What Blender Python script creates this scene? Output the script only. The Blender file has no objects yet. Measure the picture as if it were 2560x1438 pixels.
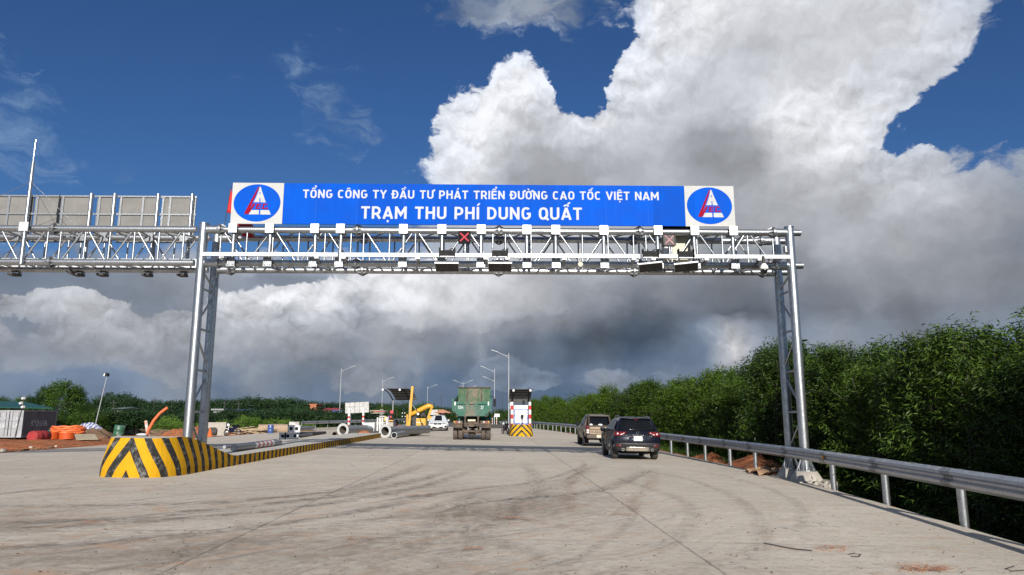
import bpy, bmesh, math, random
from mathutils import Vector, Matrix, noise as mnoise
R = math.radians
random.seed(7)
scn = bpy.context.scene
col = scn.collection

# ------------------------------------------------------------------ camera
F, CX, CY = 1790.0, 1280.0, 719.0          # focal length and centre in photo pixels (2560 wide)
CAMH = 1.6
PITCH = math.atan((1039 - 719) / F)
YAW = R(1.26)
cam = bpy.data.cameras.new('camera'); cam.sensor_width = 36.0; cam.lens = 36.0 * F / 2560
cam.clip_start = 0.1; cam.clip_end = 6000
cob = bpy.data.objects.new('camera', cam); col.objects.link(cob)
cob.location = (0, 0, CAMH); cob.rotation_euler = (R(90) + PITCH, 0, -YAW)
scn.camera = cob
CM = cob.rotation_euler.to_matrix()

def ray(x, y):
    return (CM @ Vector(((x - CX) / F, (CY - y) / F, -1))).normalized()
def P(x, y, Y):                              # the world point seen at photo pixel x, y at distance Y down the road
    d = ray(x, y); t = Y / d.y
    return Vector((d.x * t, Y, CAMH + d.z * t))
def XP(x, Y):                                # X of a thing seen at column x on the horizon at distance Y
    return P(x, 1039, Y).x

# ------------------------------------------------------------------ light
EXPO = 0.55
scn.view_settings.view_transform = 'Standard'; scn.view_settings.look = 'None'
scn.view_settings.exposure = EXPO; scn.view_settings.gamma = 1.0
SUN_EL, SUN_AZ = R(22.5), R(177.5)
sun = bpy.data.lights.new('sun', 'SUN'); sun.energy = 4.6; sun.angle = R(0.53); sun.color = (1.0, 0.955, 0.88)
so = bpy.data.objects.new('sun', sun); col.objects.link(so)
so.rotation_euler = (R(90) - SUN_EL, 0, R(180) - SUN_AZ)

def lin(c):
    return tuple((v / 255 / 12.92) if v / 255 <= 0.04045 else ((v / 255 + 0.055) / 1.055) ** 2.4 for v in c)

# node helper
class NT:
    def __init__(s, nt): s.nt = nt
    def n(s, t, **k):
        nd = s.nt.nodes.new(t)
        for a, b in k.items(): setattr(nd, a, b)
        return nd
    def put(s, sock, v):
        if isinstance(v, bpy.types.NodeSocket): s.nt.links.new(v, sock)
        elif v is not None:
            if sock.type == 'RGBA' and len(v) == 3: v = (*v, 1)
            sock.default_value = v
    def m(s, op, a, b=None, c=None, clamp=False):
        nd = s.n('ShaderNodeMath', operation=op, use_clamp=clamp)
        for i, v in enumerate((a, b, c)): s.put(nd.inputs[i], v)
        return nd.outputs[0]
    def v(s, op, a, b=None, c=None):
        nd = s.n('ShaderNodeVectorMath', operation=op)
        for i, v in enumerate((a, b, c)):
            if v is not None: s.put(nd.inputs[i], v)
        return nd.outputs['Value'] if op in ('DISTANCE', 'LENGTH', 'DOT_PRODUCT') else nd.outputs[0]
    def scale(s, a, k):
        nd = s.n('ShaderNodeVectorMath', operation='SCALE'); s.put(nd.inputs[0], a); s.put(nd.inputs['Scale'], k)
        return nd.outputs[0]
    def mix(s, f, a, b, blend='MIX'):
        nd = s.n('ShaderNodeMix', data_type='RGBA', blend_type=blend)
        s.put(nd.inputs[0], f); s.put(nd.inputs[6], a); s.put(nd.inputs[7], b)
        return nd.outputs[2]
    def ramp(s, v, a, b, lo=0.0, hi=1.0, smooth=True):
        nd = s.n('ShaderNodeMapRange', interpolation_type='SMOOTHSTEP' if smooth else 'LINEAR')
        for i, q in enumerate((v, a, b, lo, hi)): s.put(nd.inputs[i], q)
        return nd.outputs[0]
    def noise(s, vec, scale, detail=4, rough=0.55, dist=0.0, dims='3D', color=False, lac=2.0):
        nd = s.n('ShaderNodeTexNoise', noise_dimensions=dims)
        s.put(nd.inputs['Vector'], vec); nd.inputs['Scale'].default_value = scale
        nd.inputs['Detail'].default_value = detail; nd.inputs['Roughness'].default_value = rough
        nd.inputs['Distortion'].default_value = dist; nd.inputs['Lacunarity'].default_value = lac
        return nd.outputs['Color' if color else 'Fac']
    def xyz(s, v):
        nd = s.n('ShaderNodeSeparateXYZ'); s.put(nd.inputs[0], v); return nd.outputs
    def comb(s, x, y, z):
        nd = s.n('ShaderNodeCombineXYZ')
        for i, v in enumerate((x, y, z)): s.put(nd.inputs[i], v)
        return nd.outputs[0]

# ------------------------------------------------------------------ sky and clouds: one world, all in directions
# each cloud point: photo column and row of that part of the sky, cover (-1 blue .. 1 cloud), crispness, colour
SKYP = [
 (1190,165,-1.2,.8,0),(1245,128,-.9,.8,0),(1345,132,-1,.8,0),(1150,150,-1,.6,0),(1290,128,-.9,.8,0),(1245,185,.9,1,(240,240,243)),(1335,195,.9,1,(240,240,243)),(1290,165,1.2,1,(250,250,252)),(100,545,-1,.4,0),(300,560,-1,.4,0),(450,520,-1,.5,0),(20,545,-.8,.4,0),(200,625,-.1,.3,(120,130,150)),(380,645,.2,.3,(135,142,156)),(40,640,.1,.3,(118,128,148)),
 # blue sky
 (150,60,-1,.5,0),(600,100,-1,.5,0),(950,60,-1,.5,0),(300,260,-1,.5,0),(650,300,-.9,.5,0),(500,430,-1,.5,0),(1000,250,-1,.5,0),
 (950,400,-.75,.5,0),(760,440,-.9,.5,0),(1130,190,-1,.9,0),(1450,205,-1.3,1,0),(1405,235,-1.2,1,0),(1510,235,-.9,1,0),(1500,150,-1.3,1,0),(1400,175,-1.3,1,0),(1545,80,-.9,1,0),(1380,140,-.9,.8,0),(1060,330,-.9,.9,0),(1020,440,-.5,.6,0),
 (2420,250,-1,.9,0),(2500,120,-1,.6,0),(2340,310,-1,1,0),(2540,300,-.7,.5,0),(2270,370,-.8,1,0),(2400,330,-.9,.8,0),(2530,20,-.5,.4,0),(200,470,-.6,.3,0),
 (700,560,-.8,.5,0),(560,620,-.5,.5,0),(760,610,-.7,.5,0),(880,620,-.6,.6,0),(620,520,-.9,.5,0),
 # faint wisps
 (40,300,-.10,.1,(120,150,190)),(60,420,-.02,.1,(130,158,195)),(130,440,-.18,.1,(120,150,190)),(20,240,-.15,.1,(115,145,188)),(850,290,-.05,.2,(120,140,175)),(890,335,-.15,.2,(115,138,172)),(780,300,-.15,.2,(115,138,172)),(820,350,-.3,.2,(105,130,168)),(640,150,-.5,.2,(120,145,185)),(880,165,-.45,.2,(130,150,188)),
 (300,425,-.5,.1,(105,130,165)),
 # grey cloud, top middle
 (1200,30,.25,.2,(128,140,160)),(1320,45,.45,.2,(142,148,162)),(1250,100,.05,.2,(125,135,158)),(1420,40,.3,.2,(128,136,155)),(1400,110,-.1,.2,(110,125,155)),(1120,40,-.35,.2,(120,130,150)),(1500,30,-.1,.3,(120,130,150)),
 # main cumulus, left tower
 (1290,190,1,1,(250,250,252)),(1240,240,.9,1,(248,248,250)),(1170,290,.9,1,(240,240,243)),(1310,250,1,1,(244,244,247)),(1160,345,1,1,(232,232,237)),(1130,390,.7,1,(224,226,232)),
 (1230,340,1,1,(228,228,233)),(1180,430,1,.8,(226,226,231)),(1300,330,1,.7,(205,206,211)),(1370,380,1,.5,(166,167,172)),(1300,415,1,.4,(160,161,167)),(1390,440,1,.3,(158,159,164)),(1420,310,1,1,(212,213,219)),(1460,345,1,.6,(178,180,186)),
 (1590,140,1,1,(232,233,237)),(1600,205,1,1,(226,227,231)),(1590,265,1,1,(236,236,240)),(1500,285,.95,1,(238,238,242)),(1440,300,.8,1,(236,236,240)),
 (1650,30,.9,1,(231,231,235)),(1620,110,1,1,(232,233,237)),(1640,200,1,.9,(215,216,222)),(1760,60,1,.8,(226,226,228)),(1900,40,1,.6,(214,215,219)),(1720,150,1,.7,(214,216,221)),(1850,150,1,.5,(197,199,204)),
 (1700,250,1,.6,(196,198,204)),(1560,330,1,.6,(190,192,198)),(1660,330,1,.5,(186,188,194)),(1800,240,1,.5,(200,202,207)),(1840,300,1,.6,(160,162,167)),(1760,370,1,.4,(150,152,157)),(1860,400,1,.3,(148,150,154)),
 (1600,420,1,.3,(176,178,184)),(1930,250,1,.8,(224,225,229)),(1990,300,1,.9,(240,240,242)),(2080,280,1,.8,(223,224,227)),(2050,360,1,.9,(238,238,241)),(1980,400,1,.6,(214,215,219)),(2130,360,1,.8,(226,227,230)),(2180,300,.9,.9,(222,223,227)),
 (2000,150,1,.5,(203,205,209)),(2150,100,1,.5,(205,206,210)),(2300,60,1,.7,(209,211,214)),(2390,90,.8,.9,(205,208,214)),(2260,170,.95,.8,(204,205,210)),(2200,220,.9,.9,(208,210,216)),(2430,30,.4,.9,(200,206,216)),
 (2080,430,1,.6,(196,198,202)),(2250,440,.9,.8,(206,208,212)),(2180,390,.7,.9,(212,214,219)),(2340,400,.55,.9,(192,196,203)),(2440,420,.4,.7,(168,173,183)),(2530,440,.35,.5,(150,156,167)),(2500,380,-.2,.6,(150,158,175)),
 (2320,500,1,.5,(194,196,201)),(2480,520,1,.4,(164,166,171)),(2170,510,1,.5,(170,172,176)),(2000,480,1,.5,(176,178,182)),(1930,560,1,.4,(166,168,172)),(2080,590,1,.4,(174,177,181)),(2250,600,1,.4,(164,166,170)),(2420,620,1,.3,(150,154,159)),(2540,600,.7,.4,(140,146,158)),
 # under the gantry and to the right
 (1180,620,1,.5,(178,184,194)),(1350,620,1,.5,(205,206,210)),(1500,620,1,.4,(196,198,203)),(1700,630,1,.3,(170,172,177)),(1020,640,.2,.5,(168,178,196)),(950,600,-.5,.6,(160,172,190)),
 (2000,660,1,.5,(144,147,153)),(2150,690,1,.4,(148,152,157)),(2320,700,1,.4,(144,147,154)),(2500,720,1,.3,(130,133,139)),(2080,770,1,.3,(116,120,129)),(2300,790,1,.3,(118,122,131)),(2480,790,.9,.3,(132,139,151)),
 (880,720,1,.7,(204,206,212)),(960,710,1,.7,(231,232,235)),(1090,720,1,.6,(239,240,242)),(1060,770,1,.6,(214,216,220)),(1170,760,1,.5,(216,218,220)),(1250,730,1,.5,(198,200,203)),(1350,730,1,.4,(166,170,174)),(1480,730,1,.4,(148,152,157)),(1650,730,1,.3,(134,139,144)),(1850,720,1,.3,(119,122,129)),
 (1300,800,1,.3,(150,154,161)),(1200,820,1,.4,(156,159,165)),(1450,800,1,.3,(123,129,135)),(1620,800,1,.25,(88,95,103)),(1800,790,1,.25,(84,89,98)),(1930,790,1,.3,(88,94,102)),(1600,860,1,.25,(66,78,100)),(1450,870,1,.25,(79,90,109)),(1720,860,.9,.3,(70,82,105)),(1530,840,1,.25,(84,91,103)),(1660,840,1,.25,(77,86,100)),
 (1300,870,1,.3,(101,111,127)),(1150,880,1,.3,(110,119,132)),(1050,850,1,.5,(146,150,157)),(960,830,1,.5,(156,159,166)),(1100,810,1,.4,(166,170,175)),
 (1825,855,1,.9,(204,202,202)),(1790,850,.2,.9,(177,177,183)),(1850,875,1,.8,(183,183,186)),(1780,910,1,.3,(110,123,147)),(1880,800,.9,.3,(92,100,114)),
 # left cumulus bank
 (40,700,1,.2,(117,125,145)),(200,690,1,.2,(123,131,147)),(380,690,1,.25,(139,144,157)),(520,710,1,.3,(150,154,164)),(680,700,1,.2,(128,135,152)),(780,705,1,.2,(133,141,156)),
 (30,755,1,.3,(128,135,152)),(130,750,1,.3,(130,138,153)),(220,770,1,.3,(132,140,155)),(300,790,1,.3,(132,140,155)),(90,800,1,.3,(119,129,147)),(40,830,1,.8,(156,157,165)),(200,840,1,.6,(166,166,174)),(330,850,1,.6,(164,164,172)),(420,800,1,.6,(128,136,153)),(110,870,1,.5,(144,147,156)),(410,880,1,.6,(148,150,157)),
 (450,830,1,.8,(158,159,167)),(600,740,1,.3,(143,150,162)),(660,775,1,.3,(141,147,161)),(570,790,1,.3,(141,147,161)),(740,740,1,.3,(135,142,156)),(810,755,1,.3,(146,151,161)),(720,800,1,.3,(135,142,156)),(850,790,1,.5,(144,149,158)),(860,760,1,.5,(146,151,160)),(700,790,1,.3,(133,141,156)),
 (600,850,1,.6,(156,158,166)),(760,850,1,.6,(152,155,162)),(880,860,1,.5,(145,150,158)),(520,890,1,.5,(141,146,158)),(700,900,1,.4,(123,130,142)),(850,900,1,.4,(119,127,139)),(980,880,1,.5,(147,150,156)),
 # low hazy band
 (40,920,1,.3,(116,135,156)),(200,930,1,.3,(110,131,156)),(90,905,1,.5,(144,149,158)),(330,930,1,.3,(123,141,163)),(440,940,1,.4,(145,152,163)),(250,980,1,.2,(108,123,147)),(60,970,1,.2,(114,128,152)),(600,930,1,.4,(117,132,152)),(650,945,1,.5,(141,147,157)),(560,990,1,.2,(110,125,150)),(760,970,1,.3,(106,122,147)),(900,930,1,.4,(114,130,147)),(980,950,1,.4,(123,132,145)),(880,990,1,.2,(114,130,152)),
 (1100,940,1,.3,(92,114,139)),(1060,1000,1,.2,(101,119,143)),(1250,930,1,.25,(95,108,128)),(1200,1000,1,.2,(92,108,132)),(1400,930,1,.3,(97,112,136)),(1390,990,1,.25,(92,110,139)),(1520,940,1,.4,(123,134,154)),(1560,925,1,.25,(88,103,130)),(1620,960,1,.4,(119,130,152)),(1690,915,1,.5,(130,139,158)),(1640,900,1,.25,(86,101,128)),
 (1950,840,1,.4,(132,143,163)),(2100,830,1,.6,(144,150,161)),(2200,850,1,.3,(132,141,156)),(2400,850,1,.3,(129,139,156)),(2520,850,.6,.3,(114,137,171)),
]
SKYP2 = [
 (850,715,-.3,1,(200,200,205)),(890,745,.1,.9,(196,197,203)),(920,715,.6,1,(226,226,229)),(975,700,1.2,.9,(236,236,238)),(1060,700,1.4,.8,(238,238,240)),(1000,745,1,.8,(226,226,229)),(1080,750,1.2,.7,(228,228,231)),(1160,715,1.4,.7,(228,228,230)),(1150,765,1,.6,(216,217,219)),(1240,720,1.2,.5,(206,207,210)),(1250,770,.7,.5,(188,190,194)),(1050,800,.6,.6,(196,197,202)),(960,790,.4,.7,(186,188,194)),(1340,720,.6,.4,(184,186,190)),(1150,815,.2,.5,(166,169,175)),(1000,830,-.4,.6,(156,159,166)),(1420,730,-.3,.4,(160,163,168)),(900,690,.2,.9,(220,220,224)),(1050,660,1,.7,(232,232,235)),(1250,660,.8,.5,(210,211,214)),  # the sharper cumulus that stands before the grey bank
 (-40,690,-1,1,(156,156,164)),(60,705,-1,1,(166,166,175)),(200,710,-1,1,(177,177,183)),(330,735,-1,1,(177,177,183)),(420,770,-1,1,(156,156,164)),(520,720,-1,1,(177,177,183)),(650,690,-1,1,(208,208,214)),(770,695,-1,1,(208,208,214)),
 (10,760,.5,1,(156,158,166)),(60,748,.6,1,(173,173,180)),(130,752,.9,1,(198,198,204)),(200,760,.9,1,(200,200,206)),(150,785,1,1,(185,185,191)),(260,785,1,1,(193,193,200)),(320,805,.8,1,(189,189,196)),(365,830,.7,1,(179,179,186)),(240,820,1,.8,(171,171,178)),(95,812,-.7,1,(132,139,154)),(60,825,-.4,1,(143,147,160)),(150,830,.8,.9,(164,164,173)),
 (20,845,.8,.9,(158,158,166)),(120,865,.9,.7,(148,150,159)),(250,860,1,.7,(156,157,165)),(340,870,.9,.7,(152,154,162)),(410,875,.6,.8,(148,150,158)),(400,820,-.8,1,(146,150,158)),(440,850,.1,.9,(156,157,164)),
 (60,895,.2,.5,(141,147,160)),(200,900,.1,.4,(141,147,160)),(330,905,-.1,.4,(136,144,157)),(460,900,.2,.5,(145,150,161)),(200,940,-1,.4,(132,143,160)),(400,945,-1,.4,(132,143,160)),(30,945,-1,.4,(132,143,160)),
 (470,820,.7,1,(166,167,175)),(520,805,.8,1,(179,179,186)),(490,860,.9,.8,(152,154,162)),(560,800,.8,1,(193,193,200)),(595,760,.7,1,(223,223,227)),(640,745,.9,1,(231,231,234)),(685,760,.8,1,(220,220,226)),(715,775,.4,1,(204,205,212)),(745,745,.8,1,(237,237,240)),(795,745,.9,1,(233,233,236)),(835,770,.7,1,(216,216,222)),(775,785,1,1,(214,214,219)),(660,790,1,1,(208,208,214)),
 (706,800,.5,1,(185,188,198)),(860,780,.1,1,(156,160,170)),(880,815,.2,.9,(152,156,165)),(760,830,1,.8,(179,180,186)),(620,840,1,.8,(173,174,181)),(560,860,.9,.7,(156,158,166)),(700,865,.9,.6,(148,151,159)),(820,850,.7,.6,(148,151,158)),(620,895,.2,.5,(136,143,155)),(780,905,.0,.5,(130,138,151)),(900,880,-.2,.5,(136,142,153)),(600,925,-.7,.4,(128,138,153)),(760,940,-1,.4,(123,134,152)),(1000,850,-1,.5,(146,149,156)),
 (1815,850,.9,1,(214,211,210)),(1845,862,.8,1,(204,202,202)),(1790,842,.4,1,(193,192,196)),(1830,885,.6,.9,(177,177,181)),(1880,850,-.3,1,(156,159,168)),(1750,850,-.8,1,(121,130,147)),(1820,815,-.9,1,(121,128,141)),(1900,890,-.8,.7,(132,139,152)),(1770,900,-.6,.6,(121,132,150)),
 (1100,860,-1.2,.5,(132,138,148)),(1300,840,-1.2,.5,(132,138,148)),(1550,840,-1.2,.5,(110,121,138)),(2050,850,-1,.6,(135,144,156)),(2300,830,-1,.5,(132,143,160)),(2500,800,-1,.5,(132,143,160)),(1700,720,-1.2,.5,(143,145,152)),(2200,720,-1.2,.5,(143,145,152)),
 (80,940,1.5,1,(156,156,162)),(130,965,-1.3,.7,(132,143,160)),(30,960,-1.3,.7,(132,143,160)),(215,950,1.5,1,(148,149,156)),(270,960,-1.3,.7,(132,143,160)),(390,932,1.5,1,(152,153,159)),(340,950,-1.3,.7,(132,143,160)),(430,975,1.5,1,(147,151,161)),(1540,945,1.5,1,(150,153,163)),(1570,920,-1.3,.7,(121,132,152)),(1620,930,1.5,1,(147,152,163)),(1650,950,-.6,.6,(121,132,152)),(1715,905,1.5,1,(146,149,158)),(1350,965,1.5,1,(119,130,150)),(1400,945,-1.3,.7,(110,123,145)),(1270,955,1.5,1,(117,128,147)),(1660,880,-1.6,.7,(110,121,141)),(1560,890,-1.6,.7,(110,121,141)),(1420,900,-1.6,.7,(110,121,141)),(1050,925,-.1,.6,(134,142,155)),(860,930,1.5,1,(143,150,161)),(1900,780,-1.4,.5,(121,128,141)),(1960,820,-1.6,.7,(132,139,152)),(1700,820,-1.4,.5,(110,119,134)),
 (1600,940,-.2,.6,(132,141,160)),(1690,918,.1,.7,(133,140,156)),(1540,950,.0,.6,(134,143,161)),(1460,960,-.5,.5,(114,127,147)),(1300,960,-.9,.4,(110,123,145)),(1100,950,-.9,.4,(110,123,145)),(960,945,.0,.5,(141,146,157)),(650,948,.1,.6,(141,147,156)),(90,908,.3,.7,(152,155,163)),(1780,960,-.8,.4,(121,132,152)),
]
SKYX = [ # parts of the sky outside the photograph: azimuth, elevation in degrees, cover, colour
 (0,60,-.8,(200,205,215)),(0,80,-1,(150,165,190)),(-60,40,-.9,(200,205,215)),(-60,8,.5,(150,158,170)),(60,12,.8,(120,126,135)),(60,38,.2,(190,194,202)),(100,15,-.2,(190,195,200)),(-100,15,-.2,(190,195,200)),
 (150,20,-.6,(230,228,222)),(-150,20,-.6,(230,228,222)),(179,50,-1,(200,205,215)),(100,50,-.9,(200,205,215)),(-100,50,-.9,(200,205,215)),(40,45,.3,(205,208,214)),(-30,48,-1,(180,190,205)),(10,44,.2,(205,208,214)),
 (0,-20,.5,(100,110,120)),(90,-20,.5,(100,110,120)),(-90,-20,.5,(100,110,120)),(180,-20,.5,(100,110,120)),(175,2,.6,(170,175,180)),
]
def build_world():
    w = bpy.data.worlds.new('World'); scn.world = w; w.use_nodes = True
    nt = w.node_tree; nt.nodes.clear(); T = NT(nt)
    w.cycles.sampling_method = 'MANUAL'; w.cycles.sample_map_resolution = 512
    D = T.n('ShaderNodeTexCoord').outputs['Generated']
    dx, dy, dz = T.xyz(D)
    az = T.m('ARCTAN2', dx, dy); el = T.m('ARCSINE', dz)
    q = T.comb(az, T.m('MULTIPLY', el, 1.15), 0.0)
    # bend the layout with turbulence so no outline is smooth
    w1 = T.v('SUBTRACT', T.noise(q, 7.0, 2, 0.55, color=True, dims='2D'), (0.5, 0.5, 0.5))
    w2 = T.v('SUBTRACT', T.noise(q, 24.0, 4, 0.56, color=True, dims='2D'), (0.5, 0.5, 0.5))
    qw = T.v('ADD', q, T.v('ADD', T.scale(w1, 0.030), T.scale(w2, 0.034)))
    q2 = T.v('ADD', q, T.scale(w2, 0.026))
    qx, qy, _ = T.xyz(qw); qx2, qy2, _ = T.xyz(q2)
    # the layout as rows of colour ramps: every row is one elevation, along it run brightness, blueness, crispness and cover
    A0, A1, NS = R(-38), R(38), 32
    def layer(points, rows, qx, qy, power=5):
        ta = T.m('DIVIDE', T.m('SUBTRACT', qx, A0), A1 - A0)
        pts = []
        for (x, y, c, s, rgb) in points:
            d = ray(x, y); pts.append((math.atan2(d.x, d.y), math.asin(d.z) * 1.15, c, s, lin(rgb or (205, 212, 225))))
        def field(a, e):
            n = [0.0] * 5
            for (pa, pe, c, s, l) in pts:
                wt = (math.hypot(a - pa, e - pe) * 10 + 0.10) ** -power
                t = (l[2] - l[0]) / max(1e-4, (l[0] + l[1] + l[2]) / 3)
                for i, v in enumerate((l[1], t, s, c, 1.0)): n[i] += v * wt
            return [v / n[4] for v in n[:4]]
        accc = acca = None
        for i, e in enumerate(rows):
            nd = T.n('ShaderNodeValToRGB'); T.put(nd.inputs[0], ta)
            cr = nd.color_ramp; cr.interpolation = 'LINEAR'
            for j in range(NS - 2): cr.elements.new(0.5)
            for j, elt in enumerate(cr.elements): elt.position = j / (NS - 1)
            for j in range(NS):
                lum, t, s, c = field(A0 + (A1 - A0) * j / (NS - 1), e)
                cr.elements[j].color = (lum, min(1, max(0, t * 0.5 + 0.2)), s, c * 0.25 + 0.5)
            if i == 0: accc, acca = nd.outputs[0], nd.outputs[1]
            else:
                k = T.ramp(qy, rows[i-1], rows[i], smooth=False)
                accc = T.mix(k, accc, nd.outputs[0])
                acca = T.m('ADD', acca, T.m('MULTIPLY', k, T.m('SUBTRACT', nd.outputs[1], acca)))
        return accc, T.m('MULTIPLY', T.m('SUBTRACT', acca, 0.5), 4.0)
    ROWS = [R(v) * 1.15 for v in (0, 1.5, 3, 4.5, 6, 7.5, 9.0, 10.3, 11.6, 13, 14.5, 16, 17.5, 19, 21, 23, 25, 27, 29, 31, 33)]
    accc, acca = layer(SKYP, ROWS, qx, qy)
    acc2, aca2 = layer(SKYP2, [R(v) * 1.15 for v in (2.0, 3.2, 4.2, 5.2, 6.1, 7.0, 7.9, 8.8, 9.6, 10.4, 11.4, 12.6)], qx2, qy2, 7)
    lum, tint, crisp = T.xyz(accc)
    tint = T.m('DIVIDE', T.m('SUBTRACT', tint, 0.2), 0.5)
    # to the sides, behind and overhead: scattered cloud
    far = T.m('MAXIMUM', T.ramp(T.m('ABSOLUTE', qx), R(38), R(62)), T.ramp(qy, R(34) * 1.15, R(48) * 1.15))
    soft = T.noise(qw, 10.0, 5, 0.52, dims='2D')
    wide = T.noise(q, 2.3, 4, 0.55, dims='2D')
    cov = acca
    cov = T.m('ADD', cov, T.m('MULTIPLY', far, T.m('SUBTRACT', T.m('MULTIPLY', T.m('SUBTRACT', wide, 0.52), 7.0), cov)))
    lum = T.m('ADD', lum, T.m('MULTIPLY', far, T.m('SUBTRACT', 0.50, lum)))
    # cauliflower billows
    def billow(vec, sc):
        nd = T.n('ShaderNodeTexVoronoi', feature='F1', voronoi_dimensions='2D')
        T.put(nd.inputs['Vector'], vec); nd.inputs['Scale'].default_value = sc
        nd.inputs['Detail'].default_value = 3.4; nd.inputs['Roughness'].default_value = 0.56
        nd.inputs['Lacunarity'].default_value = 2.2
        nd.normalize = True
        return nd.outputs['Distance']
    qb = T.v('ADD', q, T.scale(w2, 0.032))
    b0 = billow(qb, 15.0)
    b1 = billow(T.v('ADD', qb, (-0.003, 0.012, 0.0)), 15.0)
    streak = T.noise(T.v('MULTIPLY', qw, (1, 2.4, 1)), 13.0, 6, 0.64, 0.4, dims='2D')
    relief = T.m('SUBTRACT', b1, b0); puff = T.m('SUBTRACT', 0.34, b0); st5 = T.m('SUBTRACT', streak, 0.5); so5 = T.m('SUBTRACT', soft, 0.5)
    def shade(lum, tint, crisp, cov, ek=2.2):
        edge = T.m('ADD', T.m('MULTIPLY', puff, T.m('MULTIPLY', crisp, ek)), T.m('MULTIPLY', st5, T.m('SUBTRACT', 2.0, crisp)))
        wid = T.m('MULTIPLY_ADD', crisp, -0.55, 0.68)
        alpha = T.ramp(T.m('ADD', cov, edge), T.m('MULTIPLY', wid, -0.75), wid)
        # relief: side towards the sun lighter, creases darker
        cc = T.m('MULTIPLY', crisp, crisp)
        g = T.m('MULTIPLY', T.m('ADD', T.m('MULTIPLY', relief, 1.3), T.m('MULTIPLY', puff, 0.60)), T.m('MULTIPLY_ADD', cc, 0.9, 0.08))
        g = T.m('ADD', g, T.m('MULTIPLY', so5, 0.60))
        L = T.m('MULTIPLY', lum, T.m('MAXIMUM', T.m('ADD', g, 1.0), 0.45))
        L = T.m('MINIMUM', L, T.m('MULTIPLY_ADD', L, 0.35, 0.60))
        return alpha, T.comb(T.m('MULTIPLY', L, T.m('MULTIPLY_ADD', tint, -0.40, 1.0)), L, T.m('MULTIPLY', L, T.m('MULTIPLY_ADD', tint, 0.62, 1.03)))
    alpha, cloud = shade(lum, tint, crisp, cov)
    l2, t2, c2 = T.xyz(acc2); t2 = T.m('DIVIDE', T.m('SUBTRACT', t2, 0.2), 0.5)
    near = T.m('MULTIPLY', T.ramp(T.m('ABSOLUTE', qx), R(44), R(38)), T.m('MULTIPLY', T.ramp(qy, R(1.4), R(2.6)), T.ramp(qy, R(15), R(13.5))))
    v2 = T.m('ADD', T.m('MULTIPLY', T.m('ADD', aca2, 1.9), near), -1.9)
    alpha2, cloud2 = shade(l2, t2, c2, v2, 2.3)
    sky = T.n('ShaderNodeTexSky', sky_type='NISHITA', sun_disc=False)
    sky.sun_elevation = SUN_EL; sky.sun_rotation = SUN_AZ
    sky.air_density = 1.0; sky.dust_density = 0.3; sky.ozone_density = 3.0
    k = 2 ** -EXPO
    blue = T.v('MULTIPLY', sky.outputs[0], SKYTINT)
    cl = T.scale(cloud, k / SKYK)
    out = T.mix(alpha2, T.mix(alpha, blue, cl), T.scale(cloud2, k / SKYK))
    bg = T.n('ShaderNodeBackground'); T.put(bg.inputs[0], out); bg.inputs[1].default_value = SKYK
    nt.links.new(bg.outputs[0], T.n('ShaderNodeOutputWorld').inputs[0])
SKYK = 0.05
SKYTINT = (0.42, 0.66, 0.98)
build_world()
import numpy as np
# ------------------------------------------------------------------ mesh and tagging helpers
def origin(o):
    v = Vector((0, 0, 0))
    while o is not None: v += o.location; o = o.parent
    return v
def tag(o, label=None, cat=None, group=None, kind=None):
    if label: o['label'] = label
    if cat: o['category'] = cat
    if group: o['group'] = group
    if kind: o['kind'] = kind
    return o
def thing(name, label, cat, loc=(0, 0, 0), rz=0, group=None):
    o = bpy.data.objects.new(name, None); col.objects.link(o)
    o.empty_display_size = 0.3; o.location = loc; o.rotation_euler = (0, 0, rz)
    return tag(o, label, cat, group)
def copy_tree(o, parent=None):
    c = o.copy(); col.objects.link(c); c.parent = parent
    for ch in [x for x in bpy.data.objects if x.parent == o]: copy_tree(ch, c)
    return c
def frame(d):
    d = Vector(d).normalized()
    a = Vector((0, 0, 1)) if abs(d.z) < 0.95 else Vector((1, 0, 0))
    u = d.cross(a).normalized(); return u, d.cross(u).normalized()
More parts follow.
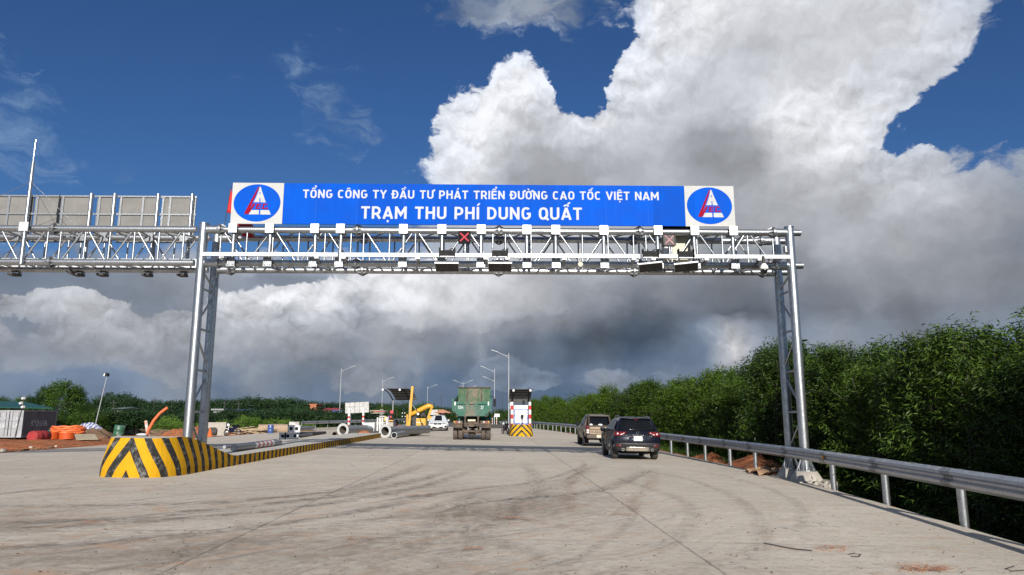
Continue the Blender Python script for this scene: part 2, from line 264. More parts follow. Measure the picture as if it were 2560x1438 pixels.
class MB:
    def __init__(s): s.v = []; s.f = []; s.mi = []; s.sm = []; s.uv = {}
    def add(s, vs, fs, mi=0, sm=False):
        b = len(s.v); s.v += [Vector(p) for p in vs]
        for f in fs: s.f.append([b + i for i in f]); s.mi.append(mi); s.sm.append(sm)
        return s
    def bx(s, x0, x1, y0, y1, z0, z1, mi=0, top=0.0):
        t = top
        return s.add([(x0,y0,z0),(x1,y0,z0),(x1,y1,z0),(x0,y1,z0),(x0+t,y0+t,z1),(x1-t,y0+t,z1),(x1-t,y1-t,z1),(x0+t,y1-t,z1)],
                     [(3,2,1,0),(4,5,6,7),(0,1,5,4),(1,2,6,5),(2,3,7,6),(3,0,4,7)], mi)
    def box(s, c, size, M=None, mi=0):
        M = M or Matrix.Identity(3); c = Vector(c)
        h = [k / 2 for k in size]
        vs = [c + M @ Vector((sx*h[0], sy*h[1], sz*h[2])) for sz in (-1,1) for sx, sy in ((-1,-1),(1,-1),(1,1),(-1,1))]
        return s.add(vs, [(3,2,1,0),(4,5,6,7),(0,1,5,4),(1,2,6,5),(2,3,7,6),(3,0,4,7)], mi)
    def beam(s, p0, p1, w, h, mi=0, up=(0,0,1)):
        p0, p1 = Vector(p0), Vector(p1); d = (p1 - p0).normalized(); up = Vector(up)
        if abs(d.dot(up)) > 0.97: up = Vector((0, 1, 0))
        sx = d.cross(up).normalized(); sz = sx.cross(d)
        M = Matrix((sx, d, sz)).transposed()
        return s.box((p0 + p1) / 2, (w, (p1 - p0).length, h), M, mi)
    def tube(s, p0, p1, r0, r1=None, n=10, caps=True, mi=0):
        return s.path([p0, p1], [r0, r0 if r1 is None else r1], n, caps, mi)
    def path(s, pts, r, n=8, caps=True, mi=0):
        pts = [Vector(p) for p in pts]; rr = r if isinstance(r, (list, tuple)) else [r] * len(pts)
        vs = []; u = None
        for i, p in enumerate(pts):
            d = (pts[min(i+1, len(pts)-1)] - pts[max(i-1, 0)]).normalized()
            if u is None: u, w = frame(d)
            else:
                u = (u - d * u.dot(d)).normalized(); w = d.cross(u)
            for k in range(n):
                a = 2 * math.pi * k / n
                vs.append(p + (u * math.cos(a) + w * math.sin(a)) * rr[i])
        fs = [(i*n+k, i*n+(k+1) % n, (i+1)*n+(k+1) % n, (i+1)*n+k) for i in range(len(pts)-1) for k in range(n)]
        s.add(vs, fs, mi, True)
        if caps:
            m = (len(pts) - 1) * n
            s.add(vs[:n], [tuple(range(n))[::-1]], mi); s.add(vs[m:], [tuple(range(n))], mi)
        return s
    def pipe(s, p0, p1, ro, ri, n=24, mi=0, mi_in=None):
        p0, p1 = Vector(p0), Vector(p1); u, w = frame(p1 - p0)
        ring = lambda p, r: [p + (u * math.cos(2*math.pi*k/n) + w * math.sin(2*math.pi*k/n)) * r for k in range(n)]
        q = [(k, (k+1) % n, n+(k+1) % n, n+k) for k in range(n)]
        s.add(ring(p0, ro) + ring(p1, ro), q, mi, True)
        s.add(ring(p1, ri) + ring(p0, ri), q, mi if mi_in is None else mi_in, True)
        s.add(ring(p0, ri) + ring(p0, ro), q, mi); s.add(ring(p1, ro) + ring(p1, ri), q, mi)
        return s
    def sphere(s, c, r, n=12, m=8, sc=(1,1,1), z0=-1.0, mi=0, jit=0.0):
        c = Vector(c); vs = []
        for i in range(m + 1):
            t = math.pi * i / m; zz = max(z0, math.cos(t)); q = math.sin(t)
            for k in range(n):
                a = 2 * math.pi * k / n; j = 1 + random.uniform(-jit, jit)
                vs.append(c + Vector((q*math.cos(a)*sc[0]*j, q*math.sin(a)*sc[1]*j, zz*sc[2]*j)) * r)
        return s.add(vs, [(i*n+k, (i+1)*n+k, (i+1)*n+(k+1) % n, i*n+(k+1) % n) for i in range(m) for k in range(n)], mi, True)
    def prism(s, poly, fn, d0, d1, mi=0, sm=False):     # poly in 2D, fn(a, b, d) -> 3D
        n = len(poly)
        vs = [fn(a, b, d0) for a, b in poly] + [fn(a, b, d1) for a, b in poly]
        s.add(vs, [(i, (i+1) % n, n+(i+1) % n, n+i) for i in range(n)], mi, sm)
        return s.add(vs[:n], [tuple(range(n))[::-1]], mi).add(vs[n:], [tuple(range(n))], mi)
    def lathe(s, prof, c, axis=(0,0,1), n=16, mi=0):
        c = Vector(c); ax = Vector(axis).normalized(); u, w = frame(ax); vs = []
        for r, h in prof:
            for k in range(n):
                a = 2*math.pi*k/n
                vs.append(c + ax*h + (u*math.cos(a) + w*math.sin(a))*r)
        return s.add(vs, [(i*n+k, i*n+(k+1) % n, (i+1)*n+(k+1) % n, (i+1)*n+k) for i in range(len(prof)-1) for k in range(n)], mi, True)
    def build(s, name, mats, parent=None, loc=None, local=False, fix=True):
        if not isinstance(mats, (list, tuple)): mats = [mats]
        base = Vector((0,0,0))
        if not local: base = origin(parent) if parent is not None else Vector((0,0,0))
        if loc is not None: base = base + Vector(loc) - (origin(parent) if parent is not None and not local else Vector((0,0,0)))
        me = bpy.data.meshes.new(name)
        me.from_pydata([p - base for p in s.v], [], s.f)
        me.polygons.foreach_set('material_index', s.mi); me.polygons.foreach_set('use_smooth', s.sm)
        for m in mats: me.materials.append(m)
        for nm, vals in s.uv.items():
            at = me.attributes.new(nm, 'FLOAT', 'POINT'); at.data.foreach_set('value', vals)
        if fix:
            bm = bmesh.new(); bm.from_mesh(me); bmesh.ops.recalc_face_normals(bm, faces=bm.faces); bm.to_mesh(me); bm.free()
        me.update()
        o = bpy.data.objects.new(name, me); col.objects.link(o)
        if parent is not None: o.parent = parent
        if loc is not None: o.location = Vector(loc) - (origin(parent) if parent is not None else Vector((0,0,0)))
        return o
def obj1(name, mb, mats, label, cat, loc, group=None, kind=None):    # a thing that is one mesh
    return tag(mb.build(name, mats, None, loc), label, cat, group, kind)
def bevel(o, w=0.02, seg=2, ang=35):
    m = o.modifiers.new('bevel', 'BEVEL'); m.width = w; m.segments = seg; m.limit_method = 'ANGLE'; m.angle_limit = R(ang); m.harden_normals = False
    return o
def text_mb(body, size_z, width, to3, offset=0.0, mi=0, squeeze=None):   # flat lettering; to3(a, b) puts it on its surface
    cu = bpy.data.curves.new('lettering', 'FONT'); cu.body = body; cu.size = 1.0; cu.offset = offset; cu.resolution_u = 3
    ob = bpy.data.objects.new('lettering', cu); col.objects.link(ob)
    dg = bpy.context.evaluated_depsgraph_get(); me = bpy.data.meshes.new_from_object(ob.evaluated_get(dg))
    bpy.data.objects.remove(ob); bpy.data.curves.remove(cu)
    xs = [v.co.x for v in me.vertices]; x0, x1 = min(xs), max(xs)
    kx = width / (x1 - x0); kz = size_z / 0.727
    mb = MB(); mb.add([to3((v.co.x - x0) * kx, v.co.y * kz) for v in me.vertices], [tuple(p.vertices) for p in me.polygons], mi)
    bpy.data.meshes.remove(me)
    return mb
def lerp(a, b, t): return a + (b - a) * t
def interp(x, tab):
    if x <= tab[0][0]: return tab[0][1]
    for (a, b), (c, d) in zip(tab, tab[1:]):
        if x <= c: return b + (d - b) * (x - a) / (c - a)
    return tab[-1][1]
def sstep(a, b, x):
    t = min(1, max(0, (x - a) / (b - a))); return t * t * (3 - 2 * t)

# ------------------------------------------------------------------ materials
def base(name):
    m = bpy.data.materials.new(name); m.use_nodes = True; nt = m.node_tree; nt.nodes.clear(); T = NT(nt)
    b = T.n('ShaderNodeBsdfPrincipled'); nt.links.new(b.outputs[0], T.n('ShaderNodeOutputMaterial').inputs[0])
    co = T.n('ShaderNodeTexCoord').outputs['Object']
    return m, T, b, co
def M(name, c, rough=0.6, metal=0.0, var=0.18, sc=6.0, c2=None, lo=0.45, hi=0.7, bump=0.0, bsc=40.0, spec=0.5, coat=0.0, rvar=0.1, world=False):
    m, T, b, co = base(name)
    if world: co = T.n('ShaderNodeNewGeometry').outputs['Position']
    n1 = T.noise(co, sc, 5, 0.6)
    dark = tuple(v * (1 - var) for v in c); light = tuple(min(1, v * (1 + var)) for v in c)
    colr = T.mix(T.ramp(n1, 0.3, 0.7), dark, light)
    if c2 is not None: colr = T.mix(T.ramp(T.noise(co, sc * 0.6, 6, 0.65), lo, hi), colr, c2)
    T.put(b.inputs['Base Color'], colr)
    T.put(b.inputs['Roughness'], T.ramp(T.noise(co, sc * 2.3, 4), 0.3, 0.7, max(0.02, rough - rvar), min(1, rough + rvar)))
    b.inputs['Metallic'].default_value = metal; b.inputs['Specular IOR Level'].default_value = spec; b.inputs['Coat Weight'].default_value = coat
    if bump:
        nb = T.n('ShaderNodeBump'); nb.inputs['Strength'].default_value = bump; nb.inputs['Distance'].default_value = 0.02
        T.put(nb.inputs['Height'], T.noise(co, bsc, 5, 0.6)); T.nt.links.new(nb.outputs[0], b.inputs['Normal'])
    return m
def galv(name, c=(0.38, 0.395, 0.41), rough=0.37, metal=0.93, var=0.34, bmp=0.45):
    m, T, b, co = base(name)
    vor = T.n('ShaderNodeTexVoronoi'); T.put(vor.inputs['Vector'], co); vor.inputs['Scale'].default_value = 34
    n1 = T.noise(co, 5, 5, 0.65); n2 = T.noise(T.v('MULTIPLY', co, (9, 9, 2.2)), 3.0, 4, 0.6)
    t = T.m('ADD', T.m('MULTIPLY', n1, 0.55), T.m('ADD', T.m('MULTIPLY', T.xyz(vor.outputs['Color'])[0], 0.16), T.m('MULTIPLY', n2, 0.35)))
    T.put(b.inputs['Base Color'], T.mix(T.ramp(t, 0.3, 0.75), tuple(v * (1 - var) for v in c), tuple(v * (1 + var * 0.6) for v in c)))
    T.put(b.inputs['Roughness'], T.ramp(t, 0.3, 0.75, rough + 0.10, rough - 0.08)); b.inputs['Metallic'].default_value = metal
    nb = T.n('ShaderNodeBump'); nb.inputs['Strength'].default_value = bmp; nb.inputs['Distance'].default_value = 0.006
    T.put(nb.inputs['Height'], T.m('ADD', T.m('MULTIPLY', T.noise(co, 30, 4, 0.6), .5), T.m('MULTIPLY', n2, 1.6))); T.nt.links.new(nb.outputs[0], b.inputs['Normal'])
    return m
GALV = galv('galvanised_steel'); GALVR = galv('rolled_galvanised_rail', (0.43, 0.445, 0.47), 0.40, 0.9, 0.10, 0.03); GALV2 = galv('dull_galvanised_steel', (0.27, 0.28, 0.29), 0.42, 0.8)
GPLATE = galv('bright_zinc_plate', (0.52, 0.53, 0.54), 0.45, 0.55, 0.14)
ALU = M('aluminium_sheet', (0.18, 0.175, 0.165), 0.75, 0.05, 0.10, 2.0, spec=.1)
BLACK = M('black_plastic', (0.012, 0.012, 0.013), 0.6, spec=.12); DGREY = M('dark_grey_metal', (0.055, 0.053, 0.051), 0.65, spec=.15)
RUBBER = M('tyre_rubber', (0.022, 0.021, 0.020), 0.85, var=0.3, c2=(0.10, 0.075, 0.055), lo=0.5, hi=0.75)
MUDTYRE = M('muddy_tyre_rubber', (0.13, 0.095, 0.070), 0.95, var=0.35, sc=9, c2=(0.045, 0.036, 0.03), lo=0.5, hi=0.7, bump=0.6, bsc=30)
WHITE = M('white_paint', (0.62, 0.62, 0.60), 0.4, var=0.05); REDP = M('red_paint', (0.42, 0.022, 0.020), 0.45, var=0.1)
SIGNW = M('white_sign_sheeting', (0.40, 0.40, 0.39), 0.65, var=0.05, sc=2.0, spec=.2)
LETTER = M('white_reflective_lettering', (0.42, 0.43, 0.45), 0.65, var=0.03, spec=.2)
CONC = M('plain_concrete', (0.33, 0.30, 0.26), 0.9, var=0.16, sc=3, bump=0.3, c2=(0.27, 0.24, 0.205), lo=0.5, hi=0.8)
GLASS = M('dark_window_glass', (0.006, 0.007, 0.009), 0.10, var=0.0, spec=0.12, rvar=0.02)
CHROME = M('bright_chrome', (0.75, 0.75, 0.75), 0.16, 1.0, 0.05, rvar=0.05)
ORANGE = M('orange_plastic', (0.62, 0.135, 0.035), 0.5, var=0.1, sc=3)
WOOD = M('weathered_timber', (0.34, 0.25, 0.16), 0.85, var=0.3, sc=5)
SEAM = M('sign_panel_seam', (0.02, 0.10, 0.46), 0.7, var=0.0, spec=.1)
def worn_glare_blue():
    m, T, b, co = base('blue_sign_sheeting')
    n = T.noise(co, 1.4, 4, 0.5); sc = T.noise(T.v('MULTIPLY', co, (3, 3, 9)), 7.0, 7, 0.75, 1.2)
    c = T.mix(T.ramp(n, 0.3, 0.7), (0.0015, 0.062, 0.40), (0.002, 0.075, 0.46))
    px_ = T.m('FLOOR', T.m('DIVIDE', T.xyz(co)[0], 1.21)); wn = T.n('ShaderNodeTexWhiteNoise', noise_dimensions='1D'); T.put(wn.inputs['W'], px_)
    pv = T.m('ADD', T.m('MULTIPLY_ADD', wn.outputs['Value'], .16, .90), T.m('MULTIPLY', T.m('SUBTRACT', T.noise(T.v('MULTIPLY', co, (6, 6, .5)), 1.0, 5, .65), .5), .30)); c = T.v('MULTIPLY', c, T.comb(pv, pv, pv))  # random tone per panel, plus brightness streaks painted in as soft glare
    T.put(b.inputs['Base Color'], T.mix(T.ramp(sc, 0.66, 0.76, 0, 0.45), c, (0.20, 0.27, 0.50)))
    T.put(b.inputs['Roughness'], T.ramp(n, 0.3, 0.7, 0.55, 0.7)); b.inputs['Specular IOR Level'].default_value = 0.04; return m
BLUE = worn_glare_blue()

# ------------------------------------------------------------------ lie of the land
EDGE = [(-20, 4.6), (4, 6.35), (7, 6.85), (10, 7.25), (15, 7.85), (19.5, 8.32), (23, 8.41), (38, 8.4), (55, 8.2), (67, 7.7), (80, 6.95), (93, 5.5), (108, 4.6), (600, 4.6)]
def edge_x(y): return interp(y, EDGE)
LEDGE = [(-20, -23), (82, -22.6), (90, -20.5), (110, -15.5), (140, -13.0), (600, -13.0)]
def gz(x): return -.02 * x if x > -9 else max(.18 + .02 * (x + 9), -0.9)
def land(x, y):
    e = edge_x(y)
    if x > e:
        d = x - e; k = sstep(22, 18, y); return gz(e) - lerp(0.06, .62, k) * min(d, 1) - 0.5 * max(0, min(d - 0.9, 3.6)) * (1 - .3*k)
    l = interp(y, LEDGE)
    z = gz(x) if y < 85 else lerp(gz(x), gz(max(x, l)), sstep(85, 110, y))
    if x < l: z += -0.03 - sstep(78, 110, y) * min(1.2, (l - x) * 0.12)
    return z
def G(x, y):                                   # the ground point seen at photo pixel x, y
    d = ray(x, y); z = 0.0
    for _ in range(30):
        t = (z - CAMH) / d.z; z = gz(d.x * t)
    return Vector((d.x * t, d.y * t, z))

def ground_mat():
    m, T, b, _ = base('red_earth_and_scrub'); co = T.n('ShaderNodeNewGeometry').outputs['Position']
    x, y, z = T.xyz(co)
    n = T.noise(co, 0.25, 7, 0.65); n2 = T.noise(co, 3.0, 7, 0.7)
    soil = T.mix(T.ramp(n2, 0.3, 0.7), (0.17, 0.055, 0.022), (0.34, 0.125, 0.055))
    soil = T.mix(T.ramp(T.noise(co, 0.9, 6, 0.7), 0.52, 0.68), soil, (0.33, 0.23, 0.15))
    grass = T.mix(T.ramp(n2, 0.3, 0.7), (0.018, 0.035, 0.010), (0.05, 0.075, 0.02))
    far = T.m('MAXIMUM', T.ramp(y, 88, 104), T.ramp(T.m('ABSOLUTE', T.m('ADD', x, 20.0)), 30, 38))
    right = T.m('MAXIMUM', T.ramp(x, 9.4, 10.4), T.m('MULTIPLY', T.ramp(y, 21.5, 19.5), T.ramp(x, 6.0, 6.6)))  # near edge strip: scrub, its dark tone also standing in for tree shade
    k = T.m('ADD', T.m('MAXIMUM', far, right), T.m('MULTIPLY', T.m('SUBTRACT', n, 0.5), 1.2), clamp=True)
    T.put(b.inputs['Base Color'], T.mix(k, soil, grass)); b.inputs['Roughness'].default_value = 0.95; b.inputs['Specular IOR Level'].default_value = 0.1
    nb = T.n('ShaderNodeBump'); nb.inputs['Strength'].default_value = 0.8; nb.inputs['Distance'].default_value = 0.08
    T.put(nb.inputs['Height'], n2); T.nt.links.new(nb.outputs[0], b.inputs['Normal'])
    return m
def build_ground():
    xs = [-1800, -900, -500, -300, -200, -150, -120, -100, -85, -70] + [-62 + i for i in range(39)] + [-22.4, -20, -16, -12, -9, -6, -2, 2, 5] + [5.5 + i * 0.35 for i in range(28)] + [16, 18, 22, 30, 45, 70, 110, 200, 400, 900, 1800]
    ys = [-60, -30, -15, -5] + [i * 1.5 for i in range(74)] + [115, 120, 130, 140, 160, 180, 220, 260, 320, 400, 600, 900, 1400, 2400]
    mb = MB(); nx = len(xs)
    for y in ys:
        for x in xs:
            z = land(x, y); l, e = interp(y, LEDGE), edge_x(y)
            if l - 0.3 < x < e + 0.15: z -= 0.07
            elif -62 < x < 20 and 0 < y < 112:
                z += 0.16 * (mnoise.noise(Vector((x * .45, y * .45, 2))) ) + 0.07 * mnoise.noise(Vector((x * 1.7, y * 1.7, 5)))
                z -= 0.06
            mb.v.append(Vector((x, y, z)))
    for j in range(len(ys) - 1):
        for i in range(nx - 1):
            mb.f.append((j*nx+i, j*nx+i+1, (j+1)*nx+i+1, (j+1)*nx+i)); mb.mi.append(0); mb.sm.append(True)
    tag(mb.build('ground', ground_mat(), fix=False), kind='structure')
build_ground()

def road_mat():
    m, T, b, _ = base('worn_pale_concrete'); co = T.n('ShaderNodeNewGeometry').outputs['Position']
    x, y, z = T.xyz(co)
    n1 = T.noise(co, 0.35, 5, 0.55); n2 = T.noise(T.v('MULTIPLY', co, (1.0, 3.0, 1)), 1.4, 7, 0.68); n3 = T.noise(co, 26, 4, 0.7); n4 = T.noise(co, 4.5, 7, 0.72, 0.5)
    c = T.mix(T.ramp(n1, 0.3, 0.7), (0.49, 0.43, 0.35), (0.58, 0.515, 0.425))
    c = T.mix(T.ramp(n2, 0.42, 0.72, 0, 0.55), c, (0.36, 0.315, 0.262))
    c = T.mix(T.ramp(n3, 0.35, 0.75, 0, 0.34), c, (0.27, 0.24, 0.205))
    grit = T.noise(T.v('MULTIPLY', co, (.55, 1.0, 1)), 15, 6, 0.75); c = T.mix(T.ramp(grit, 0.50, 0.66, 0, 0.62), c, (0.225, 0.195, 0.162)); c = T.mix(T.ramp(grit, 0.42, 0.30, 0, 0.4), c, (0.58, 0.53, 0.46))
    # trodden-in mud: a broad patch where lorries turn, and reddish spots
    def patch(px, py, rx, ry, rot=0.0):
        mp = T.n('ShaderNodeMapping', vector_type='TEXTURE'); T.put(mp.inputs[0], co)
        mp.inputs['Location'].default_value = (px, py, 0); mp.inputs['Rotation'].default_value = (0, 0, rot); mp.inputs['Scale'].default_value = (rx, ry, 50)
        return T.m('SUBTRACT', 1.0, T.v('LENGTH', mp.outputs[0]))
    mud = T.m('MAXIMUM', patch(-3.4, 8.6, 5.8, 3.1, 0.35), patch(-8.0, 10.4, 5.0, 2.8, 0.1))
    mud = T.m('MAXIMUM', mud, patch(0.4, 13.0, 4.6, 2.4, 0.75)); mud = T.m('MAXIMUM', mud, patch(-1.0, 6.8, 7.5, 3.0, 0.0))
    mud = T.ramp(T.m('ADD', mud, T.m('MULTIPLY', T.m('SUBTRACT', n4, 0.5), 2.4)), 0.1, 1.25, 0, 0.80)
    c = T.mix(mud, c, T.mix(n3, (0.20, 0.165, 0.13), (0.28, 0.225, 0.175)))
    mp = T.n('ShaderNodeMapping', vector_type='POINT'); T.put(mp.inputs[0], co); mp.inputs['Rotation'].default_value = (0, 0, R(-52))
    swp = T.noise(T.v('MULTIPLY', T.v('ADD', mp.outputs[0], T.scale(T.noise(co, .25, 2, color=True), 2.0)), (.22, 3.2, 1)), 1.6, 7, .7)
    zone = T.ramp(T.m('MAXIMUM', patch(-6, 10, 13, 8.5, .5), 0.0), 0.0, .45)
    c = T.mix(T.m('MULTIPLY', zone, T.ramp(swp, .50, .68, 0, .62)), c, (0.185, 0.155, 0.128)); c = T.mix(T.m('MULTIPLY', zone, T.ramp(swp, .44, .32, 0, .35)), c, (0.50, 0.44, 0.365))
    red = T.ramp(T.noise(T.v('MULTIPLY', co, (1, 1.3, 1)), 1.5, 7, 0.75), 0.55, 0.66, 0, 0.62)
    red = T.m('MULTIPLY', red, T.ramp(T.noise(co, 0.3, 3), 0.37, 0.54))
    c = T.mix(red, c, (0.46, 0.265, 0.155))
    tan = T.m('MULTIPLY', zone, T.ramp(T.noise(T.v('ADD', T.v('MULTIPLY', mp.outputs[0], (.3, 2.2, 1)), (7.3, 1.9, 0)), 1.3, 7, .72), .52, .66, 0, .55)); c = T.mix(tan, c, (0.44, 0.29, 0.195))
    spots = T.ramp(T.noise(co, 9.0, 3, 0.6), 0.70, 0.76, 0, 0.6); c = T.mix(spots, c, (0.17, 0.13, 0.10))
    # hairline cracks, and every slab cast in its own shade
    vor = T.n('ShaderNodeTexVoronoi', feature='DISTANCE_TO_EDGE'); T.put(vor.inputs['Vector'], T.v('ADD', co, T.scale(T.noise(co, 1.2, 5, .6, color=True), .9))); vor.inputs['Scale'].default_value = .23
    crack = T.m('MULTIPLY', T.ramp(vor.outputs['Distance'], .0045, .0015), T.ramp(T.noise(co, .35, 3), .50, .60)); c = T.mix(T.m('MULTIPLY', crack, .6), c, (.12, .10, .085))
    wn = T.n('ShaderNodeTexWhiteNoise', noise_dimensions='2D'); T.put(wn.inputs['Vector'], T.comb(T.m('FLOOR', T.m('DIVIDE', T.m('ADD', x, 3.30), 5.72)), T.m('FLOOR', T.m('DIVIDE', T.m('SUBTRACT', y, 9.86), 4.5)), 0))
    sl = T.m('MULTIPLY_ADD', wn.outputs['Value'], .13, .935); c = T.v('MULTIPLY', c, T.comb(sl, sl, sl))
    # sawn joints
    wob = T.m('MULTIPLY', T.m('SUBTRACT', T.noise(co, 4, 3), 0.5), 0.04)
    def joint(v, off, step, w):
        f = T.m('FRACT', T.m('DIVIDE', T.m('ADD', T.m('SUBTRACT', v, off), wob), step))
        dist = T.m('MULTIPLY', T.m('MINIMUM', f, T.m('SUBTRACT', 1.0, f)), step)
        return T.ramp(dist, w * 0.5, w, 1.0, 0.0)
    j = T.m('MAXIMUM', joint(x, -3.30, 5.72, 0.020), T.m('MULTIPLY', joint(y, 9.86, 4.5, 0.016), 0.75))
    j = T.m('MULTIPLY', j, T.ramp(T.noise(co, 2.2, 3), 0.3, 0.55, 0.45, 1.0))
    c = T.mix(T.m('MULTIPLY', j, .62), c, (0.13, 0.115, 0.095))
    T.put(b.inputs['Base Color'], c); T.put(b.inputs['Roughness'], T.ramp(n2, 0.3, 0.7, 0.72, 0.9)); b.inputs['Specular IOR Level'].default_value = 0.25
    nb = T.n('ShaderNodeBump'); nb.inputs['Strength'].default_value = 0.6; nb.inputs['Distance'].default_value = 0.015
    T.put(nb.inputs['Height'], T.m('ADD', T.m('MULTIPLY', n3, 0.6), T.m('ADD', n4, T.m('MULTIPLY', j, -1.2)))); T.nt.links.new(nb.outputs[0], b.inputs['Normal'])
    return m
def strip_sheet(name, mat, y0, y1, left, right, dz, step=1.5, nx=14):
    mb = MB(); n = int((y1 - y0) / step) + 1
    for j in range(n):
        y = y0 + (y1 - y0) * j / (n - 1); l, r = left(y), right(y)
        xs = sorted(set([l + (r - l) * i / nx for i in range(nx + 1)] + ([-9.0] if l < -9 < r else [-9.001 + l + 9.001 if False else l + 1e-3])))
        for x in xs: mb.v.append(Vector((x, y, gz(x) + dz)))
        w = len(xs)
    for j in range(n - 1):
        for i in range(w - 1):
            mb.f.append((j*w+i, j*w+i+1, (j+1)*w+i+1, (j+1)*w+i)); mb.mi.append(0); mb.sm.append(False)
    # a real slab edge on the right-hand side
    e0 = [j*w + w - 1 for j in range(n)]; b0 = len(mb.v)
    for k in e0: mb.v.append(mb.v[k] + Vector((0, 0, -0.28)))
    for j in range(n - 1): mb.f.append((e0[j], b0 + j, b0 + j + 1, e0[j+1])); mb.mi.append(0); mb.sm.append(False)
    return tag(mb.build(name, mat, fix=False), kind='structure')
ROAD = road_mat()
strip_sheet('road', ROAD, -20, 96, lambda y: interp(y, LEDGE), edge_x, 0.0)
ASPH = M('asphalt', (0.085, 0.085, 0.088), 0.9, var=0.15, sc=1.0, world=True)
strip_sheet('asphalt_road', ASPH, 96.02, 600, lambda y: interp(y, LEDGE), edge_x, 0.0, step=6)

# tyre marks worn on the concrete: thin sheets with broken edges, 4 mm above it
def tyre_mat(name, c, k):
    m, T, b, _ = base(name); co = T.n('ShaderNodeNewGeometry').outputs['Position']
    at = T.n('ShaderNodeAttribute', attribute_name='across').outputs['Fac']; al = T.n('ShaderNodeAttribute', attribute_name='along').outputs['Fac']
    e = T.ramp(T.m('ABSOLUTE', at), 1.0, 0.15); ends = T.m('MULTIPLY', T.ramp(al, 0.0, 0.18), T.ramp(al, 1.0, 0.8))
    st = T.noise(T.comb(T.m('MULTIPLY', at, 5.5), T.m('MULTIPLY', al, 7.0), 0), 2.0, 6, 0.7)
    n = T.noise(co, 5.0, 7, 0.75)
    a = T.m('MULTIPLY', T.m('MULTIPLY', e, ends), T.m('MULTIPLY', T.ramp(n, 0.36, 0.66), T.ramp(st, 0.32, 0.62)))
    T.put(b.inputs['Base Color'], c); b.inputs['Roughness'].default_value = 0.9; T.put(b.inputs['Alpha'], T.m('MULTIPLY', a, k)); b.inputs['Specular IOR Level'].default_value = 0.1
    return m
TY_D, TY_L, TY_R = tyre_mat('rubber_streak', (0.11, 0.094, 0.080), 0.62), tyre_mat('faint_rubber_streak', (0.22, 0.19, 0.157), 0.38), tyre_mat('red_mud_streak', (0.36, 0.20, 0.115), 0.42)
_tyn = 0
def ribbon(pts, w, mat):
    global _tyn
    _tyn += 1
    g = [G(x, y) for x, y in pts]
    out = []
    for i in range(len(g) - 1):                    # Catmull-Rom through the given points
        p0, p1, p2, p3 = g[max(i-1, 0)], g[i], g[i+1], g[min(i+2, len(g)-1)]
        for k in range(10):
            t = k / 10
            out.append(0.5 * ((2*p1) + (p2-p0)*t + (2*p0-5*p1+4*p2-p3)*t*t + (3*p1-p0-3*p2+p3)*t**3))
    out.append(g[-1]); mb = MB(); ac = []; al = []
    for i, p in enumerate(out):
        d = (out[min(i+1, len(out)-1)] - out[max(i-1, 0)]); d.z = 0; d.normalize(); s = Vector((d.y, -d.x, 0))
        for k in range(3):
            q = p + s * w * (k - 1); q.z = gz(q.x) + 0.004 + 0.0012 * _tyn; mb.v.append(q); ac.append(k - 1.0); al.append(i / (len(out) - 1))
    for i in range(len(out) - 1):
        for k in range(2): mb.f.append((i*3+k, i*3+k+1, i*3+k+4, i*3+k+3)); mb.mi.append(0); mb.sm.append(True)
    mb.uv = {'across': ac, 'along': al}
    o = tag(mb.build('tyre_mark', mat, fix=False), kind='structure')
    return o
for pts, w, mt in [
    ([(-250,1268),(100,1266),(350,1262),(600,1253),(850,1225),(1000,1185),(1080,1150)], .30, TY_D),
    ([(-250,1312),(100,1306),(300,1298),(520,1275),(800,1245),(1050,1200),(1150,1165)], .34, TY_D),
    ([(-250,1330),(60,1322),(300,1308),(560,1288),(850,1255),(1100,1205),(1210,1160)], .30, TY_D),
    ([(-250,1392),(0,1372),(250,1358),(480,1338),(700,1310),(950,1268),(1160,1215)], .26, TY_D),
    ([(-200,1440),(80,1410),(330,1385),(600,1350),(860,1315),(1100,1265),(1240,1215)], .30, TY_L),
    ([(620,1440),(820,1385),(1020,1330),(1180,1285),(1330,1240),(1450,1190),(1500,1150)], .45, TY_L),
    ([(830,1440),(1000,1380),(1200,1310),(1350,1262),(1500,1225),(1600,1188),(1640,1165)], .42, TY_L), ([(900,1265),(1050,1240),(1200,1222),(1340,1205),(1440,1175),(1470,1155)], .16, TY_D), ([(1080,1290),(1180,1262),(1300,1248),(1450,1236),(1560,1215)], .15, TY_D), ([(1040,1300),(1150,1285),(1170,1258),(1260,1240)], .4, TY_L),
    ([(1080,1440),(1180,1350),(1290,1270),(1340,1225),(1330,1180),(1300,1150)], .35, TY_L),
    ([(1180,1235),(1320,1212),(1420,1195),(1460,1170),(1455,1150)], .16, TY_L),([(1180,1258),(1350,1242),(1480,1226),(1580,1200),(1630,1172)], .2, TY_L),
    ([(1560,1172),(1680,1190),(1790,1222),(1870,1268),(1905,1320),(1900,1380),(1860,1440)], .22, TY_L),
    ([(1650,1168),(1780,1186),(1900,1215),(1985,1255),(2010,1295),(1985,1340)], .18, TY_L),
    ([(1500,1180),(1600,1215),(1700,1250),(1735,1290),(1700,1340),(1640,1390)], .22, TY_L),
    ([(1580,1250),(1585,1290),(1545,1335),(1470,1385),(1400,1420)], .12, TY_L),([(1500,1160),(1440,1190),(1420,1240),(1440,1300)], .22, TY_R),
    ([(1640,1175),(1625,1215),(1590,1250),(1570,1300)], .25, TY_R),([(1050,1330),(1200,1345),(1330,1390),(1420,1440)], .3, TY_L),
    ([(300,1440),(420,1400),(560,1372),(760,1340)], .4, TY_L),([(980,1300),(1150,1290),(1300,1300),(1500,1340)], .25, TY_R)]:
    ribbon(pts, w, mt)
TY_S = tyre_mat('spilled_red_soil', (0.42, 0.18, 0.085), 0.95)
